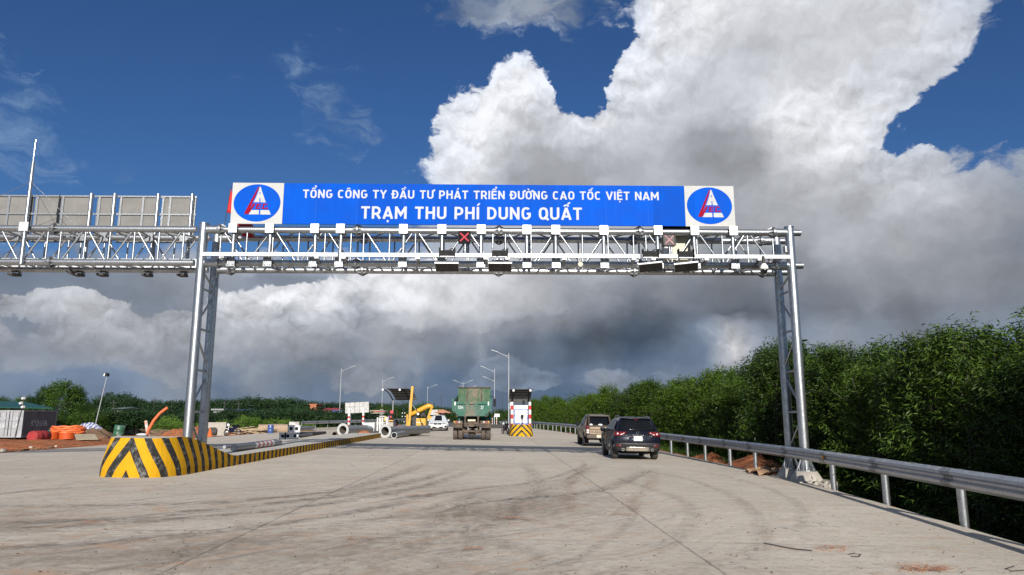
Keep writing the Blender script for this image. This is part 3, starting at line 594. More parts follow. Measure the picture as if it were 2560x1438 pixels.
for pts, w in (([(2030,1370),(2060,1372),(2090,1371),(2125,1374)], .13), ([(2240,1424),(2290,1421),(2340,1426),(2400,1422)], .22), ([(2290,1432),(2330,1428),(2360,1434)], .12), ([(1520,1290),(1560,1288),(1600,1292)], .14), ([(1150,1375),(1180,1378),(1215,1374)], .12), ([(860,1352),(900,1350),(940,1354)], .12), ([(1010,1245),(1050,1240),(1090,1243)], .2), ([(1240,1305),(1280,1300),(1330,1304)], .16)): ribbon(pts, w, TY_S)
# ------------------------------------------------------------------ gantries over the lanes
YF, YR = 20.0, 21.0
ZT, ZB = 6.82, 5.85
XL, XR = -8.35, 8.49
CR = 0.095                                     # chord radius
def lattice(mb, xs, Y, flip, r=0.026):
    for seg in xs:
        n = len(seg) - 1
        for i, x in enumerate(seg): mb.tube((x, Y, ZB), (x, Y, ZT), r, n=8, caps=False)
        for i in range(n):
            a, b = seg[i] + 0.07, seg[i+1] - 0.07
            if (i + flip) % 2: a, b = b, a
            mb.tube((a, Y, ZT - 0.04), (b, Y, ZB + 0.04), r, n=8, caps=False)
def splice(mb, x, Y, z):
    for s in (-1, 1):
        mb.tube((x + s*0.002, Y, z), (x + s*0.026, Y, z), CR + 0.075, n=16)
        for k in range(8):
            a = k * math.pi / 4; d = Vector((0, math.cos(a), math.sin(a)))
            c = Vector((x, Y, z)); t = Vector((0, -d.z, d.y)) * 0.004
            p = [c + Vector((s*0.026, 0, 0)) + d*CR*0.9, c + Vector((s*0.026, 0, 0)) + d*(CR + 0.07), c + Vector((s*0.17, 0, 0)) + d*CR*0.9]
            mb.add([q - t for q in p] + [q + t for q in p], [(0,1,2),(5,4,3),(0,3,4,1),(1,4,5,2),(2,5,3,0)])
def column(root, x, Y, zbase):
    mb = MB(); top = 6.98
    mb.tube((x, Y, zbase), (x, Y, top), 0.128, n=28)
    mb.tube((x, Y, top), (x, Y, top + 0.02), 0.14, n=28)
    c = mb.build('column', GALV, root)
    fm = MB(); fm.tube((x, Y, zbase), (x, Y, zbase + 0.03), 0.27, n=24)
    for k in range(10):
        a = 2*math.pi*k/10; d = Vector((math.cos(a), math.sin(a), 0)); t = Vector((-d.y, d.x, 0))*0.008
        p = [Vector((x, Y, zbase + 0.03)) + d*0.12, Vector((x, Y, zbase + 0.03)) + d*0.255, Vector((x, Y, zbase + 0.33)) + d*0.132, Vector((x, Y, zbase + 0.33)) + d*0.12]
        fm.add([q - t for q in p] + [q + t for q in p], [(0,1,2,3),(7,6,5,4),(0,4,5,1),(1,5,6,2),(2,6,7,3)])
        b = Vector((x, Y, zbase + 0.03)) + Vector((math.cos(a + .3), math.sin(a + .3), 0))*0.215
        fm.tube(b, b + Vector((0, 0, 0.06)), 0.018, n=6)
    fm.build('base_flange', GALV, c)
    return c
def gantry(label, x0, x1, segs, flip, cols):
    root = thing('truss_gantry', label, 'gantry', ((x0 + x1) / 2, YF, 0))
    for Y in (YF, YR):
        for z in (ZT, ZB): MB().tube((x0, Y, z), (x1, Y, z), CR, n=18).build('chord', GALV, root)
        mb = MB(); lattice(mb, segs, Y, flip); mb.build('lattice', GALV, root)
    for z in (ZT, ZB):
        mb = MB()
        for seg in segs:
            for i in range(len(seg) - 1):
                a, b = (YF, YR) if (i + flip) % 2 else (YR, YF)
                mb.tube((seg[i], a, z), (seg[i+1], b, z), 0.024, n=6, caps=False)
                mb.tube((seg[i], YF, z), (seg[i], YR, z), 0.024, n=6, caps=False)
        mb.build('plan_lattice', GALV2, root)
    for a, b in zip(segs, segs[1:]):
        x = (a[-1] + b[0]) / 2
        for Y in (YF, YR):
            for z in (ZT, ZB):
                sp = MB(); splice(sp, x, Y, z); sp.build('splice_flange', GALV2, root)
    for x, s in cols:                              # two columns with rungs and braces between them; s: side the truss is on
        zb = land(x, YF) if x > -9.5 else 0.15
        zb = 0.10 if x > 0 else zb
        for Y in (YF, YR): column(root, x, Y, zb)
        mb = MB(); z = 0.55; k = 0
        while z < 5.5:
            mb.tube((x, YF, z), (x, YR, z), 0.034, n=8, caps=False)
            a, b = (YF, YR) if k % 2 else (YR, YF)
            mb.tube((x, a, z + 0.12), (x, b, min(5.7, z + 1.02)), 0.030, n=8, caps=False); z += 1.15; k += 1
        mb.build('ladder_brace', GALV, root)
        for Y in (YF, YR):                         # bolted sleeve where the chords meet the column
            for z in (ZT, ZB):
                sp = MB(); splice(sp, x + s*0.48, Y, z); sp.tube((x + s*0.12, Y, z), (x + s*0.46, Y, z), CR + 0.03, n=18); sp.build('splice_flange', GALV, root)
    return root
def seg_list(xa, n_seg, bays=5, bay=0.69, gap=0.36, d=1):
    out = []; x = xa
    for _ in range(n_seg):
        out.append([x + bay*i for i in range(bays + 1)]); x += bay*bays + gap
    return out
tot = (XR - 0.50) - (XL + 0.50); bayw = (tot - 3*0.36) / 20
RG = gantry('galvanised steel lattice gantry spanning the lanes under the long blue sign', XL - 0.05, XR + 0.32, seg_list(XL + 0.5, 4, 5, bayw), 0, [(XL, 1), (XR, -1)])
XLL = -25.2
segs = [[XL - 0.55 - 0.69*(5-i) for i in range(6)]]
for _ in range(3): segs.insert(0, [segs[0][0] - 0.36 - 0.69*(5-i) for i in range(6)])
LG = gantry('galvanised steel lattice gantry carrying signs seen from behind, running out of frame', XLL, XL - 0.20, segs, 1, [(XLL, 1)])
# flat cable tray inside the bottom of the left gantry and the maintenance tray in front of the right one
MB().bx(-24.8, -8.75, YR - 0.32, YR - 0.30, ZB + 0.0, ZB + 0.26).build('cable_tray', GPLATE, LG)
tr = MB(); ztr = ZB + 0.16; ytr = YF - 0.42
for a, b in ((XL + 0.15, -4.42), (-4.36, -0.02), (0.04, 4.02), (4.08, XR - 0.16)):
    tr.bx(a, b, ytr - 0.05, ytr + 0.05, ztr - 0.055, ztr + 0.045)
tr.build('equipment_rail', GPLATE, RG)
for x in (-7.6, -5.0, -4.25, -2.2, -0.3, 0.3, 1.9, 3.85, 4.4, 5.9, 7.4):
    b = MB(); b.beam((x, ytr, ztr - 0.08), (x, YF, ZB - 0.02), 0.07, 0.05); b.bx(x - 0.06, x + 0.06, ytr - 0.06, ytr + 0.06, ztr - 0.12, ztr - 0.06); b.build('rail_bracket', GALV2, RG)

# concrete footing of the right-hand columns
mb = MB(); mb.bx(XR - 0.46, XR + 0.62, YF - 0.5, YR + 0.5, -1.4, -0.13); mb.add([], [])
mb.lathe([(0.0, 0.105), (0.29, 0.105), (0.43, -0.13)], (XR, YF, 0), n=20); mb.lathe([(0.0, 0.105), (0.29, 0.105), (0.43, -0.13)], (XR, YR, 0), n=20)
obj1('concrete_footing', mb, CONC, 'pale concrete footing block under the columns beside the guardrail', 'footing', (XR, YF, -0.3))

# ------------------------------------------------------------------ the long blue sign
SY = 19.80
def s3(x, y, d=0.0):
    p = P(x, y, SY - d); return p
zt, zb = 8.15, 6.95
xa, xb = P(579, 510, SY).x, P(1836, 517, SY).x
xwl, xwr = P(708, 510, SY).x, P(1712, 517, SY).x
SG = thing('overhead_sign', 'long blue sign lettered TRẠM THU PHÍ DUNG QUẤT with white emblem squares', 'sign', ((xa + xb)/2, SY, zb))
MB().bx(xwl, xwr, SY, SY + 0.05, zb, zt).build('blue_panel', BLUE, SG)
RED_E = M('red_emblem_sheeting', (0.24, 0.004, 0.016), 0.7, var=0.05, spec=.05)
def emblem(x0, x1):
    pn = MB().bx(x0, x1, SY - 0.003, SY + 0.05, zb - 0.004, zt + 0.004).build('emblem_panel', SIGNW, SG)
    W, H = x1 - x0, zt - zb
    def q(u, v, d): return Vector((x0 + u*W, SY - d, zb + v*H))
    def Z(px, py): return ((px - lerp(71 + (py-60)*-0.06, 71, 0) + 0) / 463.0, (428 - py) / 367.0)
    def flat(poly, d, mat, nm, th=0.004):
        mb = MB(); mb.prism([Z(*p) for p in poly], lambda a, b, e: q(a, b, e), d, d - th); return mb
    el = MB(); n = 48
    el.prism([(0.495 + 0.456*math.cos(2*math.pi*k/n), 0.508 + 0.459*math.sin(2*math.pi*k/n)) for k in range(n)], lambda a, b, e: q(a, b, e), 0.0075, 0.0030)
    el.build('blue_oval', BLUE, pn)
    for polys in (([(313,97),(322,97),(336,145),(316,145),(312,145),(299,145)], [(299,145),(312,145),(312,165),(291,165)], [(320,145),(336,145),(343,165),(320,165)],
                   [(291,165),(343,165),(355,200),(277,200)], [(277,200),(311,200),(311,236),(258,237)], [(320,200),(355,200),(369,238),(320,237)]),
                  ([(240,307),(307,307),(305,346),(214,346)],), ([(320,307),(397,307),(413,347),(318,347)],)):
        wm = MB()
        for poly in polys: b = flat(poly, 0.0115, None, ''); wm.add(b.v, b.f)
        wm.build('white_road_mark', SIGNW, pn)
    rm = MB()
    for poly in ([(300,98),(311,98),(222,300),(176,345),(178,330)], [(222,300),(255,250),(277,250),(212,342),(176,345)],
                 [(287,250),(329,250),(327,259),(300,259),(297,268),(322,268),(320,277),(294,277),(291,288),(321,288),(319,297),(275,297)],
                 [(345,250),(386,250),(383,259),(357,259),(350,288),(380,288),(377,280),(388,280),(388,297),(334,297)]):
        b = flat(poly, 0.0145, None, ''); rm.add(b.v, b.f)
    rm.build('red_lettering', RED_E, pn)
emblem(xa, xwl - 0.004); emblem(xwr + 0.004, xb)
def stroke_text(text, capz, width, to3, th=0.172):
    # block capitals drawn with one even stroke; every stroke lies a hair in front of the one before
    t = th / 2; lo, hi = t, 1 - t
    def oval(w, a0, a1, n=22):
        o = []
        for i in range(n + 1):
            a = math.radians(a0 + (a1 - a0) * i / n); c, s = math.cos(a), math.sin(a)
            o.append((w/2 + (w/2 - t) * math.copysign(abs(c) ** .72, c), .5 + (.5 - t) * math.copysign(abs(s) ** .80, s)))
        return o
    def bowl(w, y0, y1, n=10): 
        r = (y1 - y0) / 2; rx = min(r, w * .5); o = [(t, y1)]
        for i in range(n + 1): a = math.pi/2 - math.pi*i/n; o.append((w - t - rx + rx*math.cos(a) ** 1 if False else w - t - rx + rx*max(0, math.cos(a)) ** .8, (y0 + y1)/2 + r*math.sin(a)))
        return o + [(t, y0)]
    GL = {
     'T': (.60, [[(0, hi), (.60, hi)], [(.30, hi), (.30, 0)]]), 'I': (th, [[(t, 0), (t, 1)]]), 'H': (.64, [[(t, 0), (t, 1)], [(.64 - t, 0), (.64 - t, 1)], [(t, .52), (.64 - t, .52)]]),
     'N': (.66, [[(t, 0), (t, 1)], [(.66 - t, 0), (.66 - t, 1)], [(t, .97), (.66 - t, .03)]]), 'M': (.80, [[(t, 0), (t, 1)], [(.80 - t, 0), (.80 - t, 1)], [(t, .95), (.40, .34), (.80 - t, .95)]]),
     'O': (.64, [oval(.64, 0, 360)]), 'Q': (.64, [oval(.64, 0, 360), [(.40, .26), (.66, -.03)]]), 'C': (.60, [oval(.62, 48, 312)]), 'G': (.63, [oval(.64, 48, 330), [(.36, .47), (.64 - t, .47), (.64 - t, .20)]]),
     'U': (.64, [[(t, 1), (t, .30)] + [(.32 - (.32 - t)*math.cos(math.pi*i/10), .30 - (.30 - t)*math.sin(math.pi*i/10)) for i in range(1, 10)] + [(.64 - t, .30), (.64 - t, 1)]]),
     'D': (.64, [[(t, 0), (t, 1)], bowl(.64, lo, hi)]), 'P': (.60, [[(t, 0), (t, 1)], bowl(.60, .46 - t + .02, hi)]), 'R': (.62, [[(t, 0), (t, 1)], bowl(.60, .46 - t + .02, hi), [(.33, .42), (.56, 0)]]),
     'E': (.54, [[(t, 0), (t, 1)], [(t, hi), (.54, hi)], [(t, .52), (.50, .52)], [(t, lo), (.54, lo)]]), 'A': (.68, [[(.06, 0), (.34, .985)], [(.62, 0), (.34, .985)], [(.14, .27), (.54, .27)]]),
     'V': (.66, [[(.05, 1), (.33, .015)], [(.61, 1), (.33, .015)]]), 'Y': (.64, [[(.05, 1), (.32, .46)], [(.59, 1), (.32, .46)], [(.32, .48), (.32, 0)]]) }
    DI = {'^': lambda w: [[(w/2 - .17, 1.09), (w/2, 1.22)], [(w/2 + .17, 1.09), (w/2, 1.22)]], '?': lambda w: [[(w/2 + .10, 1.40), (w/2 + .18, 1.45), (w/2 + .25, 1.39), (w/2 + .19, 1.31), (w/2 + .17, 1.25)]],
          '/': lambda w: [[(w/2 + .10, 1.26), (w/2 + .26, 1.42)]], '\\': lambda w: [[(w/2 + .26, 1.24), (w/2 + .12, 1.40)]], "'": lambda w: [[(w/2 - .04, 1.11), (w/2 + .12, 1.30)]], '`': lambda w: [[(w/2 + .06, 1.11), (w/2 - .10, 1.30)]],
          '.': lambda w: [[(w/2 - .065, -.19), (w/2 + .065, -.19)]], '-': lambda w: [[(-.09, .52), (.30, .52)]], 'h': lambda w: [[(w - t, .94), (w + .06, .97), (w + .09, 1.12)]]}
    SP = {'Ổ': 'O^?', 'Ô': 'O^', 'Đ': 'D-', 'Ầ': 'A^\\', 'Ư': 'Uh', 'Á': "A'", 'Ể': 'E^?', 'Ờ': 'Oh`', 'Ố': 'O^/', 'Ệ': 'E^.', 'Ạ': 'A.', 'Í': "I'", 'Ấ': 'A^/'}
    x = 0.0; strokes = []
    for ch in text:
        if ch == ' ': x += .42; strokes.append(None); continue
        b = SP.get(ch, ch); w, ss = GL[b[0]]
        for q in ss: strokes.append((th, [(x + a, c) for a, c in q]))
        for d in b[1:]:
            for q in DI[d](w): strokes.append((th * (.66 if d in "^?/\\'`" else 1.0), [(x + a, c) for a, c in q]))
        x += w + .135
    k = width / (x - .135); out = [MB()]
    for si, sq in enumerate(strokes):
        if sq is None: out.append(MB()); continue
        tt, q = sq; mb = out[-1]
        L, Rr = [], []
        for i, (a, c) in enumerate(q):
            p0, p1 = q[max(i-1, 0)], q[min(i+1, len(q)-1)]
            if len(q) > 3 and math.hypot(q[0][0] - q[-1][0], q[0][1] - q[-1][1]) < 1e-6 and i in (0, len(q)-1): p0, p1 = q[-2], q[1]
            d1 = Vector((a - p0[0], c - p0[1])); d2 = Vector((p1[0] - a, p1[1] - c))
            if d1.length < 1e-9: d1 = d2
            if d2.length < 1e-9: d2 = d1
            d1.normalize(); d2.normalize(); n = (Vector((-d1.y, d1.x)) + Vector((-d2.y, d2.x))).normalized()
            m = tt/2 / max(.45, n.dot(Vector((-d1.y, d1.x))))
            L.append((a + n.x*m, c + n.y*m)); Rr.append((a - n.x*m, c - n.y*m))
        e = .0015 + .0006 * (si % 4); v = [to3(u*k, w*capz, e) for u, w in L] + [to3(u*k, w*capz, e) for u, w in Rr]; m = len(L)
        mb.add(v, [(i, i+1, m+i+1, m+i) for i in range(m-1)])
    return out
def line(text, xl, yl, xr, yr, caph):
    a, b = P(xl, yl, SY), P(xr, yr, SY); w = b.x - a.x
    for mb in stroke_text(text, caph, w, lambda u, v, e: Vector((a.x + u, SY - 0.003 - e, (a.z + b.z) * 0.5 + v))): mb.build('lettering', LETTER, SG, fix=False)
kz = SY / F
line('TỔNG CÔNG TY ĐẦU TƯ PHÁT TRIỂN ĐƯỜNG CAO TỐC VIỆT NAM', 757, 495, 1647, 501, 22.5*kz)
line('TRẠM THU PHÍ DUNG QUẤT', 902, 547.5, 1455, 549.5, 33*kz)
seam = MB()
for px in (790, 893, 1010, 1308, 1395, 1515, 1620):
    x = P(px, 510, SY).x; seam.bx(x - 0.004, x + 0.004, SY - 0.0015, SY + 0.002, zb + 0.01, zt - 0.01)
seam.build('panel_seam', SEAM, SG)
PX = [583.6, 675, 788, 852, 1009, 1105, 1203, 1317, 1389, 1509, 1644, 1735.5, 1832]
for px in PX:
    x = P(px, 575, YF - 0.16).x
    po = MB().tube((x, YF - 0.092, ZB - 0.16), (x, YF - 0.092, zb + 0.45), 0.054, n=14).build('sign_post', GALV, SG)
    cl = MB()
    cl.bx(x - 0.118, x + 0.118, YF - 0.232, YF - 0.216, ZT - 0.135, ZT + 0.13); cl.bx(x - 0.125, x + 0.125, YF + 0.10, YF + 0.116, ZT - 0.13, ZT + 0.13)
    for sx in (-0.075, 0.075):
        for sz in (-0.08, 0.08): cl.tube((x + sx, YF - 0.245, ZT + sz), (x + sx, YF + 0.13, ZT + sz), 0.013, n=6, mi=1)
    cl.build('clamp_plate', [GPLATE, DGREY], po)
    c2 = MB(); c2.bx(x - 0.118, x + 0.118, YF - 0.232, YF - 0.216, ZB - 0.14, ZB + 0.13)
    for sx in (-0.075, 0.075):
        for sz in (-0.10, 0.08): c2.tube((x + sx, YF - 0.245, ZB + sz), (x + sx, YF + 0.13, ZB + sz), 0.013, n=6, mi=1)
    c2.build('clamp_plate', [GALV2, DGREY], po)  # lower plates in duller steel, its grey imitating the rail's shade

# ------------------------------------------------------------------ equipment on the right gantry
def x_signal(px, Y, lit, label, pole_mat):
    c = P(px, 593 if lit else 600, Y); r = 0.165
    t = thing('lane_signal', label, 'lane signal', (c.x, Y, c.z - r), group=None)
    hm = DGREY if not lit else BLACK
    h = MB(); h.bx(c.x - r, c.x + r, Y, Y + 0.14, c.z - r, c.z + r)
    for k in (-1, 1): h.bx(c.x + k*r - 0.012, c.x + k*r + 0.012, Y - 0.03, Y, c.z - r, c.z + r)
    h.bx(c.x - r + 0.012, c.x + r - 0.012, Y - 0.03, Y, c.z + r - 0.012, c.z + r + 0.012)
    h.build('housing', hm, t)
    if lit:
        m, T, b, co = base('lit_red_lamps'); T.put(b.inputs['Base Color'], (0.22, 0.01, 0.02)); b.inputs['Roughness'].default_value = .7; T.put(b.inputs['Emission Color'], (1.0, 0.03, 0.08)); b.inputs['Emission Strength'].default_value = 0.25
        fm = M('black_lamp_face', (.012, .012, .013), .85, spec=.1); xm = m
    else:
        fm = M('dull_lens_face', (0.11, 0.10, 0.10), 0.8, spec=.15); xm = M('unlit_red_lens', (0.30, 0.12, 0.13), 0.5)
    MB().bx(c.x - r + 0.014, c.x + r - 0.014, Y - 0.004, Y - 0.001, c.z - r + 0.014, c.z + r - 0.014).build('face', fm, t)
    for s in (-1, 1):
        mb = MB(); L = 0.118; n = 9
        mb.beam((c.x - L, Y - 0.010, c.z - s*L), (c.x + L, Y - 0.010, c.z + s*L), 0.010, 0.040 if lit else 0.034, up=(0, 0, 1)) if s > 0 else mb.beam((c.x - L, Y - 0.0125, c.z + L), (c.x + L, Y - 0.0125, c.z - L), 0.010, 0.040 if lit else 0.034, up=(0, 0, 1))
        mb.build('lamp_bar', xm, t)
    p = MB(); p.tube((c.x + 0.02, Y + 0.07, c.z - r), (c.x + 0.02, Y + 0.07, ztr - 0.05), 0.028, n=10); p.build('pole', pole_mat, t)
    if lit:
        cb = MB(); cb.path([(c.x + 0.0, Y + 0.05, c.z - r), (c.x - 0.01, Y + 0.05, c.z - r - 0.2), (c.x - 0.05, Y + 0.04, c.z - r - 0.4), (c.x - 0.07, Y, ztr)], 0.014); cb.build('cable', BLACK, t)
x_signal(1161, 19.52, True, 'black lane signal lit with a red cross, on the gantry rail', GALV)
x_signal(1673, 19.52, False, 'grey lane signal with an unlit faint cross, before the cream cabinet', GALV)
def antenna(px, py, tilt, label, grp='flat toll antennas under the rail'):
    c = P(px, py, ytr - 0.30); t = thing('toll_antenna', label, 'antenna', (c.x, ytr, ztr), group=grp)
    w = 0.33
    b = MB(); b.bx(c.x - 0.21, c.x + 0.21, ytr - 0.085, ytr + 0.02, ztr - 0.02, ztr + 0.13)
    for s in (-1, 1): b.bx(c.x + s*0.215 - 0.012, c.x + s*0.215 + 0.012, ytr - 0.15, ytr + 0.03, ztr - 0.05, ztr + 0.19)
    b.path([(c.x + 0.05, ytr - 0.05, ztr + 0.13), (c.x + 0.12, ytr - 0.05, ztr + 0.18), (c.x + 0.19, ytr - 0.04, ztr + 0.17), (c.x + 0.2, ytr, ztr + 0.02)], 0.014)
    b.build('mounting_bracket', BLACK, t)
    A = Matrix.Rotation(R(-15), 3, 'X') @ Matrix.Rotation(tilt, 3, 'Z')
    pc = Vector((c.x, ytr - 0.02, P(px, 656, ytr - .27).z - .075))
    pn = MB().box(pc, (w*2, 0.50, 0.045), A).build('panel', GPLATE, t)
    MB().box(pc + A @ Vector((0, 0, -0.026)), (w*2 - 0.03, 0.47, 0.006), A).build('radome', DGREY, pn)
antenna(1116, 662, 0.0, 'flat dark antenna panel under the rail, left of the lit red cross')
antenna(1250, 663, 0.0, 'flat dark antenna panel under the rail, right of the lit red cross')
antenna(1632, 663, R(-14), 'dark antenna panel turned slightly, left of the cream cabinet')
antenna(1722, 663, R(-14), 'dark antenna panel turned slightly, right below the cream cabinet')
c0, c1 = P(1660, 588, YF + 0.35), P(1728, 650, YF + 0.35)
CREAM = M('cream_cabinet_paint', (0.40, 0.385, 0.30), 0.5, var=0.05, sc=2)
t = thing('control_cabinet', 'cream metal cabinet standing inside the gantry truss', 'cabinet', ((c0.x + c1.x)/2, YF + 0.5, c1.z))
bevel(MB().bx(c0.x, c1.x, YF + 0.35, YF + 0.75, c1.z, c0.z).build('body', CREAM, t), 0.012)
MB().bx(c0.x + 0.03, c1.x - 0.04, YF + 0.343, YF + 0.349, c1.z + 0.03, c0.z - 0.05).build('door', CREAM, t)
q = P(1664, 628, YF + 0.25)
MB().bx(q.x - 0.03, q.x + 0.07, YF + 0.22, YF + 0.335, q.z - 0.15, q.z + 0.12).build('junction_box', WHITE, t)
q0, q1 = P(1656, 567, YF + 0.3), P(1724, 577, YF + 0.3)
obj1('black_control_box', MB().bx(q0.x, q1.x, YF + 0.15, YF + 0.6, ZT + CR + 0.004, q0.z + 0.05), BLACK, 'black box lying on the gantry behind the right end of the sign', 'box', ((q0.x + q1.x)/2, YF + 0.4, ZT + CR))
c = P(1451, 661, ytr - 0.1)
mb = MB(); mb.tube((c.x, ytr - 0.12, c.z), (c.x, ytr + 0.02, c.z), 0.07, n=20); mb.tube((c.x, ytr - 0.02, c.z), (c.x, ytr - 0.02, ztr + 0.2), 0.018, n=8)
obj1('round_sensor', mb, CREAM, 'small round cream sensor hanging under the rail', 'sensor', (c.x, ytr, c.z))
# dome camera
c = P(1910, 668, ytr - 0.1); t = thing('dome_camera', 'white dome camera hanging under the right end of the gantry', 'camera', (c.x, ytr - 0.1, c.z))
mb = MB(); mb.lathe([(0.0, 0.10), (0.06, 0.10), (0.075, 0.06), (0.105, 0.03), (0.115, -0.03), (0.115, -0.07), (0.0, -0.07)], c, n=20); mb.build('housing', WHITE, t)
mb = MB(); mb.sphere(c + Vector((0, 0, -0.09)), 0.095, 16, 10); mb.build('dome', M('black_acrylic', (0.008, 0.008, 0.01), 0.08, var=0), t)
mb = MB(); mb.bx(c.x - 0.03, c.x + 0.03, c.y - 0.02, c.y + 0.04, c.z + 0.1, ztr); mb.path([c + Vector((-0.09, 0, -0.1)), c + Vector((-0.14, 0, -0.06)), c + Vector((-0.13, 0.02, 0.1)), c + Vector((-0.03, 0.03, 0.2))], 0.014, 6); mb.build('bracket', DGREY, t)
mb = MB(); q = P(1960, 640, YF - 0.14); mb.bx(q.x - 0.06, q.x + 0.04, YF - 0.15, YF - 0.13 + 0.0, q.z - 0.08 + 0.5, q.z + 0.12 + 0.5)
obj1('steel_tag_plate', MB().bx(XR - 0.20, XR - 0.145, YF - 0.12, YF + 0.02, 6.22, 6.40), GALV2, 'small steel plate fixed to the side of the right column', 'plate', (XR - 0.17, YF, 6.3))
mb = MB(); mb.box((XR - 0.55, YF - 0.1, ZB + 0.20), (0.42, 0.16, 0.03), Matrix.Rotation(0.12, 3, 'Y'))
obj1('red_strap', mb, REDP, 'dark red cloth strap lying on the rail next to the right column', 'strap', (XR - 0.5, YF - 0.1, ZB + 0.18))

# ------------------------------------------------------------------ signs seen from behind on the left gantry
YB = 21.35
def back_sign(x0, x1, posts, ribs, label):
    zt2 = P(250, 490, YB).z; z0 = 6.75
    t = thing('overhead_sign', label, 'sign', ((x0 + x1)/2, YB, z0), group='signs seen from behind on the left gantry')
    MB().bx(x0, x1, YB, YB + 0.03, z0, zt2).build('sheet', ALU, t)
    fr = MB(); zm = P(200, 536, YB).z
    for z in (zt2 - 0.02, zm): fr.bx(x0 + 0.0, x1 - 0.0, YB - 0.04, YB - 0.001, z - 0.022, z + 0.022)
    for x in ribs: fr.bx(x - 0.03, x + 0.03, YB - 0.034, YB - 0.001, z0, zt2 - 0.045)
    fr.build('stiffening_frame', GALV2, t)
    for x in posts:
        po = MB().tube((x, YB - 0.12, ZB - 0.12), (x, YB - 0.12, zt2 + 0.035), 0.055, n=14).build('sign_post', GALV, t)
        for z in (zt2 - 0.03, zm): MB().bx(x - 0.11, x + 0.11, YB - 0.052, YB - 0.041, z - 0.03, z + 0.03).build('clamp_plate', GALV2, po)
        MB().bx(x - 0.12, x + 0.12, YR - 0.12, YR - 0.104, ZT - 0.13, ZT + 0.13).build('clamp_plate', GALV2, po)
        MB().bx(x - 0.11, x + 0.11, YR - 0.16, YB - 0.2, ZB - 0.20, ZB - 0.14).build('clamp_plate', DGREY, po)
X = lambda px: P(px, 530, YB - 0.1).x
back_sign(X(-330), X(77) - 0.02, [X(-230), X(-30), X(70)], [X(15), X(-120)], 'grey aluminium sign back at the left edge, cut by the frame')
back_sign(X(80), X(224), [X(228) - 0.03 + 0.0], [X(84) + .03, X(151), X(219)], 'grey aluminium sign back just right of the thin antenna mast')
back_sign(X(236), X(281), [X(284)], [X(243)], 'narrow grey aluminium sign back between two posts')
back_sign(X(292), X(388), [X(393)], [X(297), X(353)], 'square grey aluminium sign back, second from the right end')
back_sign(X(399), X(485), [X(480) - 0.02], [X(403), X(421), X(483)], 'grey aluminium sign back next to the tall left column')
# lightning rod
b = P(62, 640, YF - 0.05); e = P(96, 353, YF - 0.05); t = thing('lightning_rod', 'thin steel lightning rod rising from the left gantry, with guy wires', 'mast', (b.x, YF - 0.05, ZB))
A_ = lambda k, dx=0: Vector((lerp(b.x, e.x, k) + dx, YF - 0.16, lerp(ZB - 0.1, e.z, k)))
mb = MB(); mb.tube(A_(0), A_(.72), 0.062, 0.045, 12); mb.build('lower_mast', GALV, t)
mb = MB(); mb.tube(A_(.68, -0.035), A_(.80, -0.01), 0.03, n=10); mb.tube(A_(.72), A_(.82), 0.04, n=10); mb.build('joint_clamp', GALV2, t)
mb = MB(); mb.tube(A_(.80), A_(.93), 0.020, n=8); mb.tube(A_(.90), A_(.935), 0.034, n=8); mb.tube(A_(.93), A_(1.0), 0.022, n=8); mb.build('rod', CHROME, t)
for tgt in (P(190, 563, YF), P(-160, 563, YF), P(150, 580, YR)):
    mb = MB(); mb.tube(A_(.655), tgt, 0.006, n=5); mb.build('guy_wire', GALV2, t)
mb = MB(); mb.bx(b.x - 0.14, b.x + 0.12, YF - 0.245, YF - 0.225, ZT - 0.13, ZT + 0.13); mb.build('clamp_plate', GPLATE, t)
# red flags by the sign's left end
FLAG = M('red_flag_cloth', (0.44, 0.010, 0.014), 0.8, var=0.1, sc=3)
def flag(loc0, top, pts, label):
    t = thing('red_flag', label, 'flag', loc0)
    MB().tube(loc0, top, 0.010, n=6).build('flagpole', DGREY, t)
    mb = MB(); rows = len(pts); n = 9
    for (l, r) in pts:
        for k in range(n):
            u = k / (n - 1); p = Vector(l).lerp(Vector(r), u); p.y += 0.035 * math.sin(u * 7 + l[2] * 5) * u; mb.v.append(p)
    for j in range(rows - 1):
        for k in range(n - 1): mb.f.append((j*n+k, j*n+k+1, (j+1)*n+k+1, (j+1)*n+k)); mb.mi.append(0); mb.sm.append(True)
    o = mb.build('cloth', FLAG, t, fix=False); s = o.modifiers.new('thickness', 'SOLIDIFY'); s.thickness = 0.004
yf = YF + 0.12
flag(P(561, 562, yf) - Vector((0, 0, 0.03)), P(578, 466, yf), [(P(576.5, 472, yf), P(578, 478, yf)), (P(575, 485, yf), P(585, 492, yf)), (P(572, 505, yf), P(587, 512, yf)), (P(569, 522, yf), P(586, 530, yf)), (P(566.5, 531, yf), P(584, 536, yf))], 'red flag on a thin pole at the left end of the blue sign')
yf2 = YF + 0.55
flag(P(596, 662, yf2), P(594, 556, yf2), [(P(595, 552, yf2), P(624, 550, yf2)), (P(595, 566, yf2), P(634, 566, yf2)), (P(596, 578, yf2), P(638, 578, yf2)), (P(597, 586, yf2), P(634, 592, yf2)), (P(606, 590, yf2), P(624, 594, yf2))], 'red flag hanging inside the truss under the left emblem square')
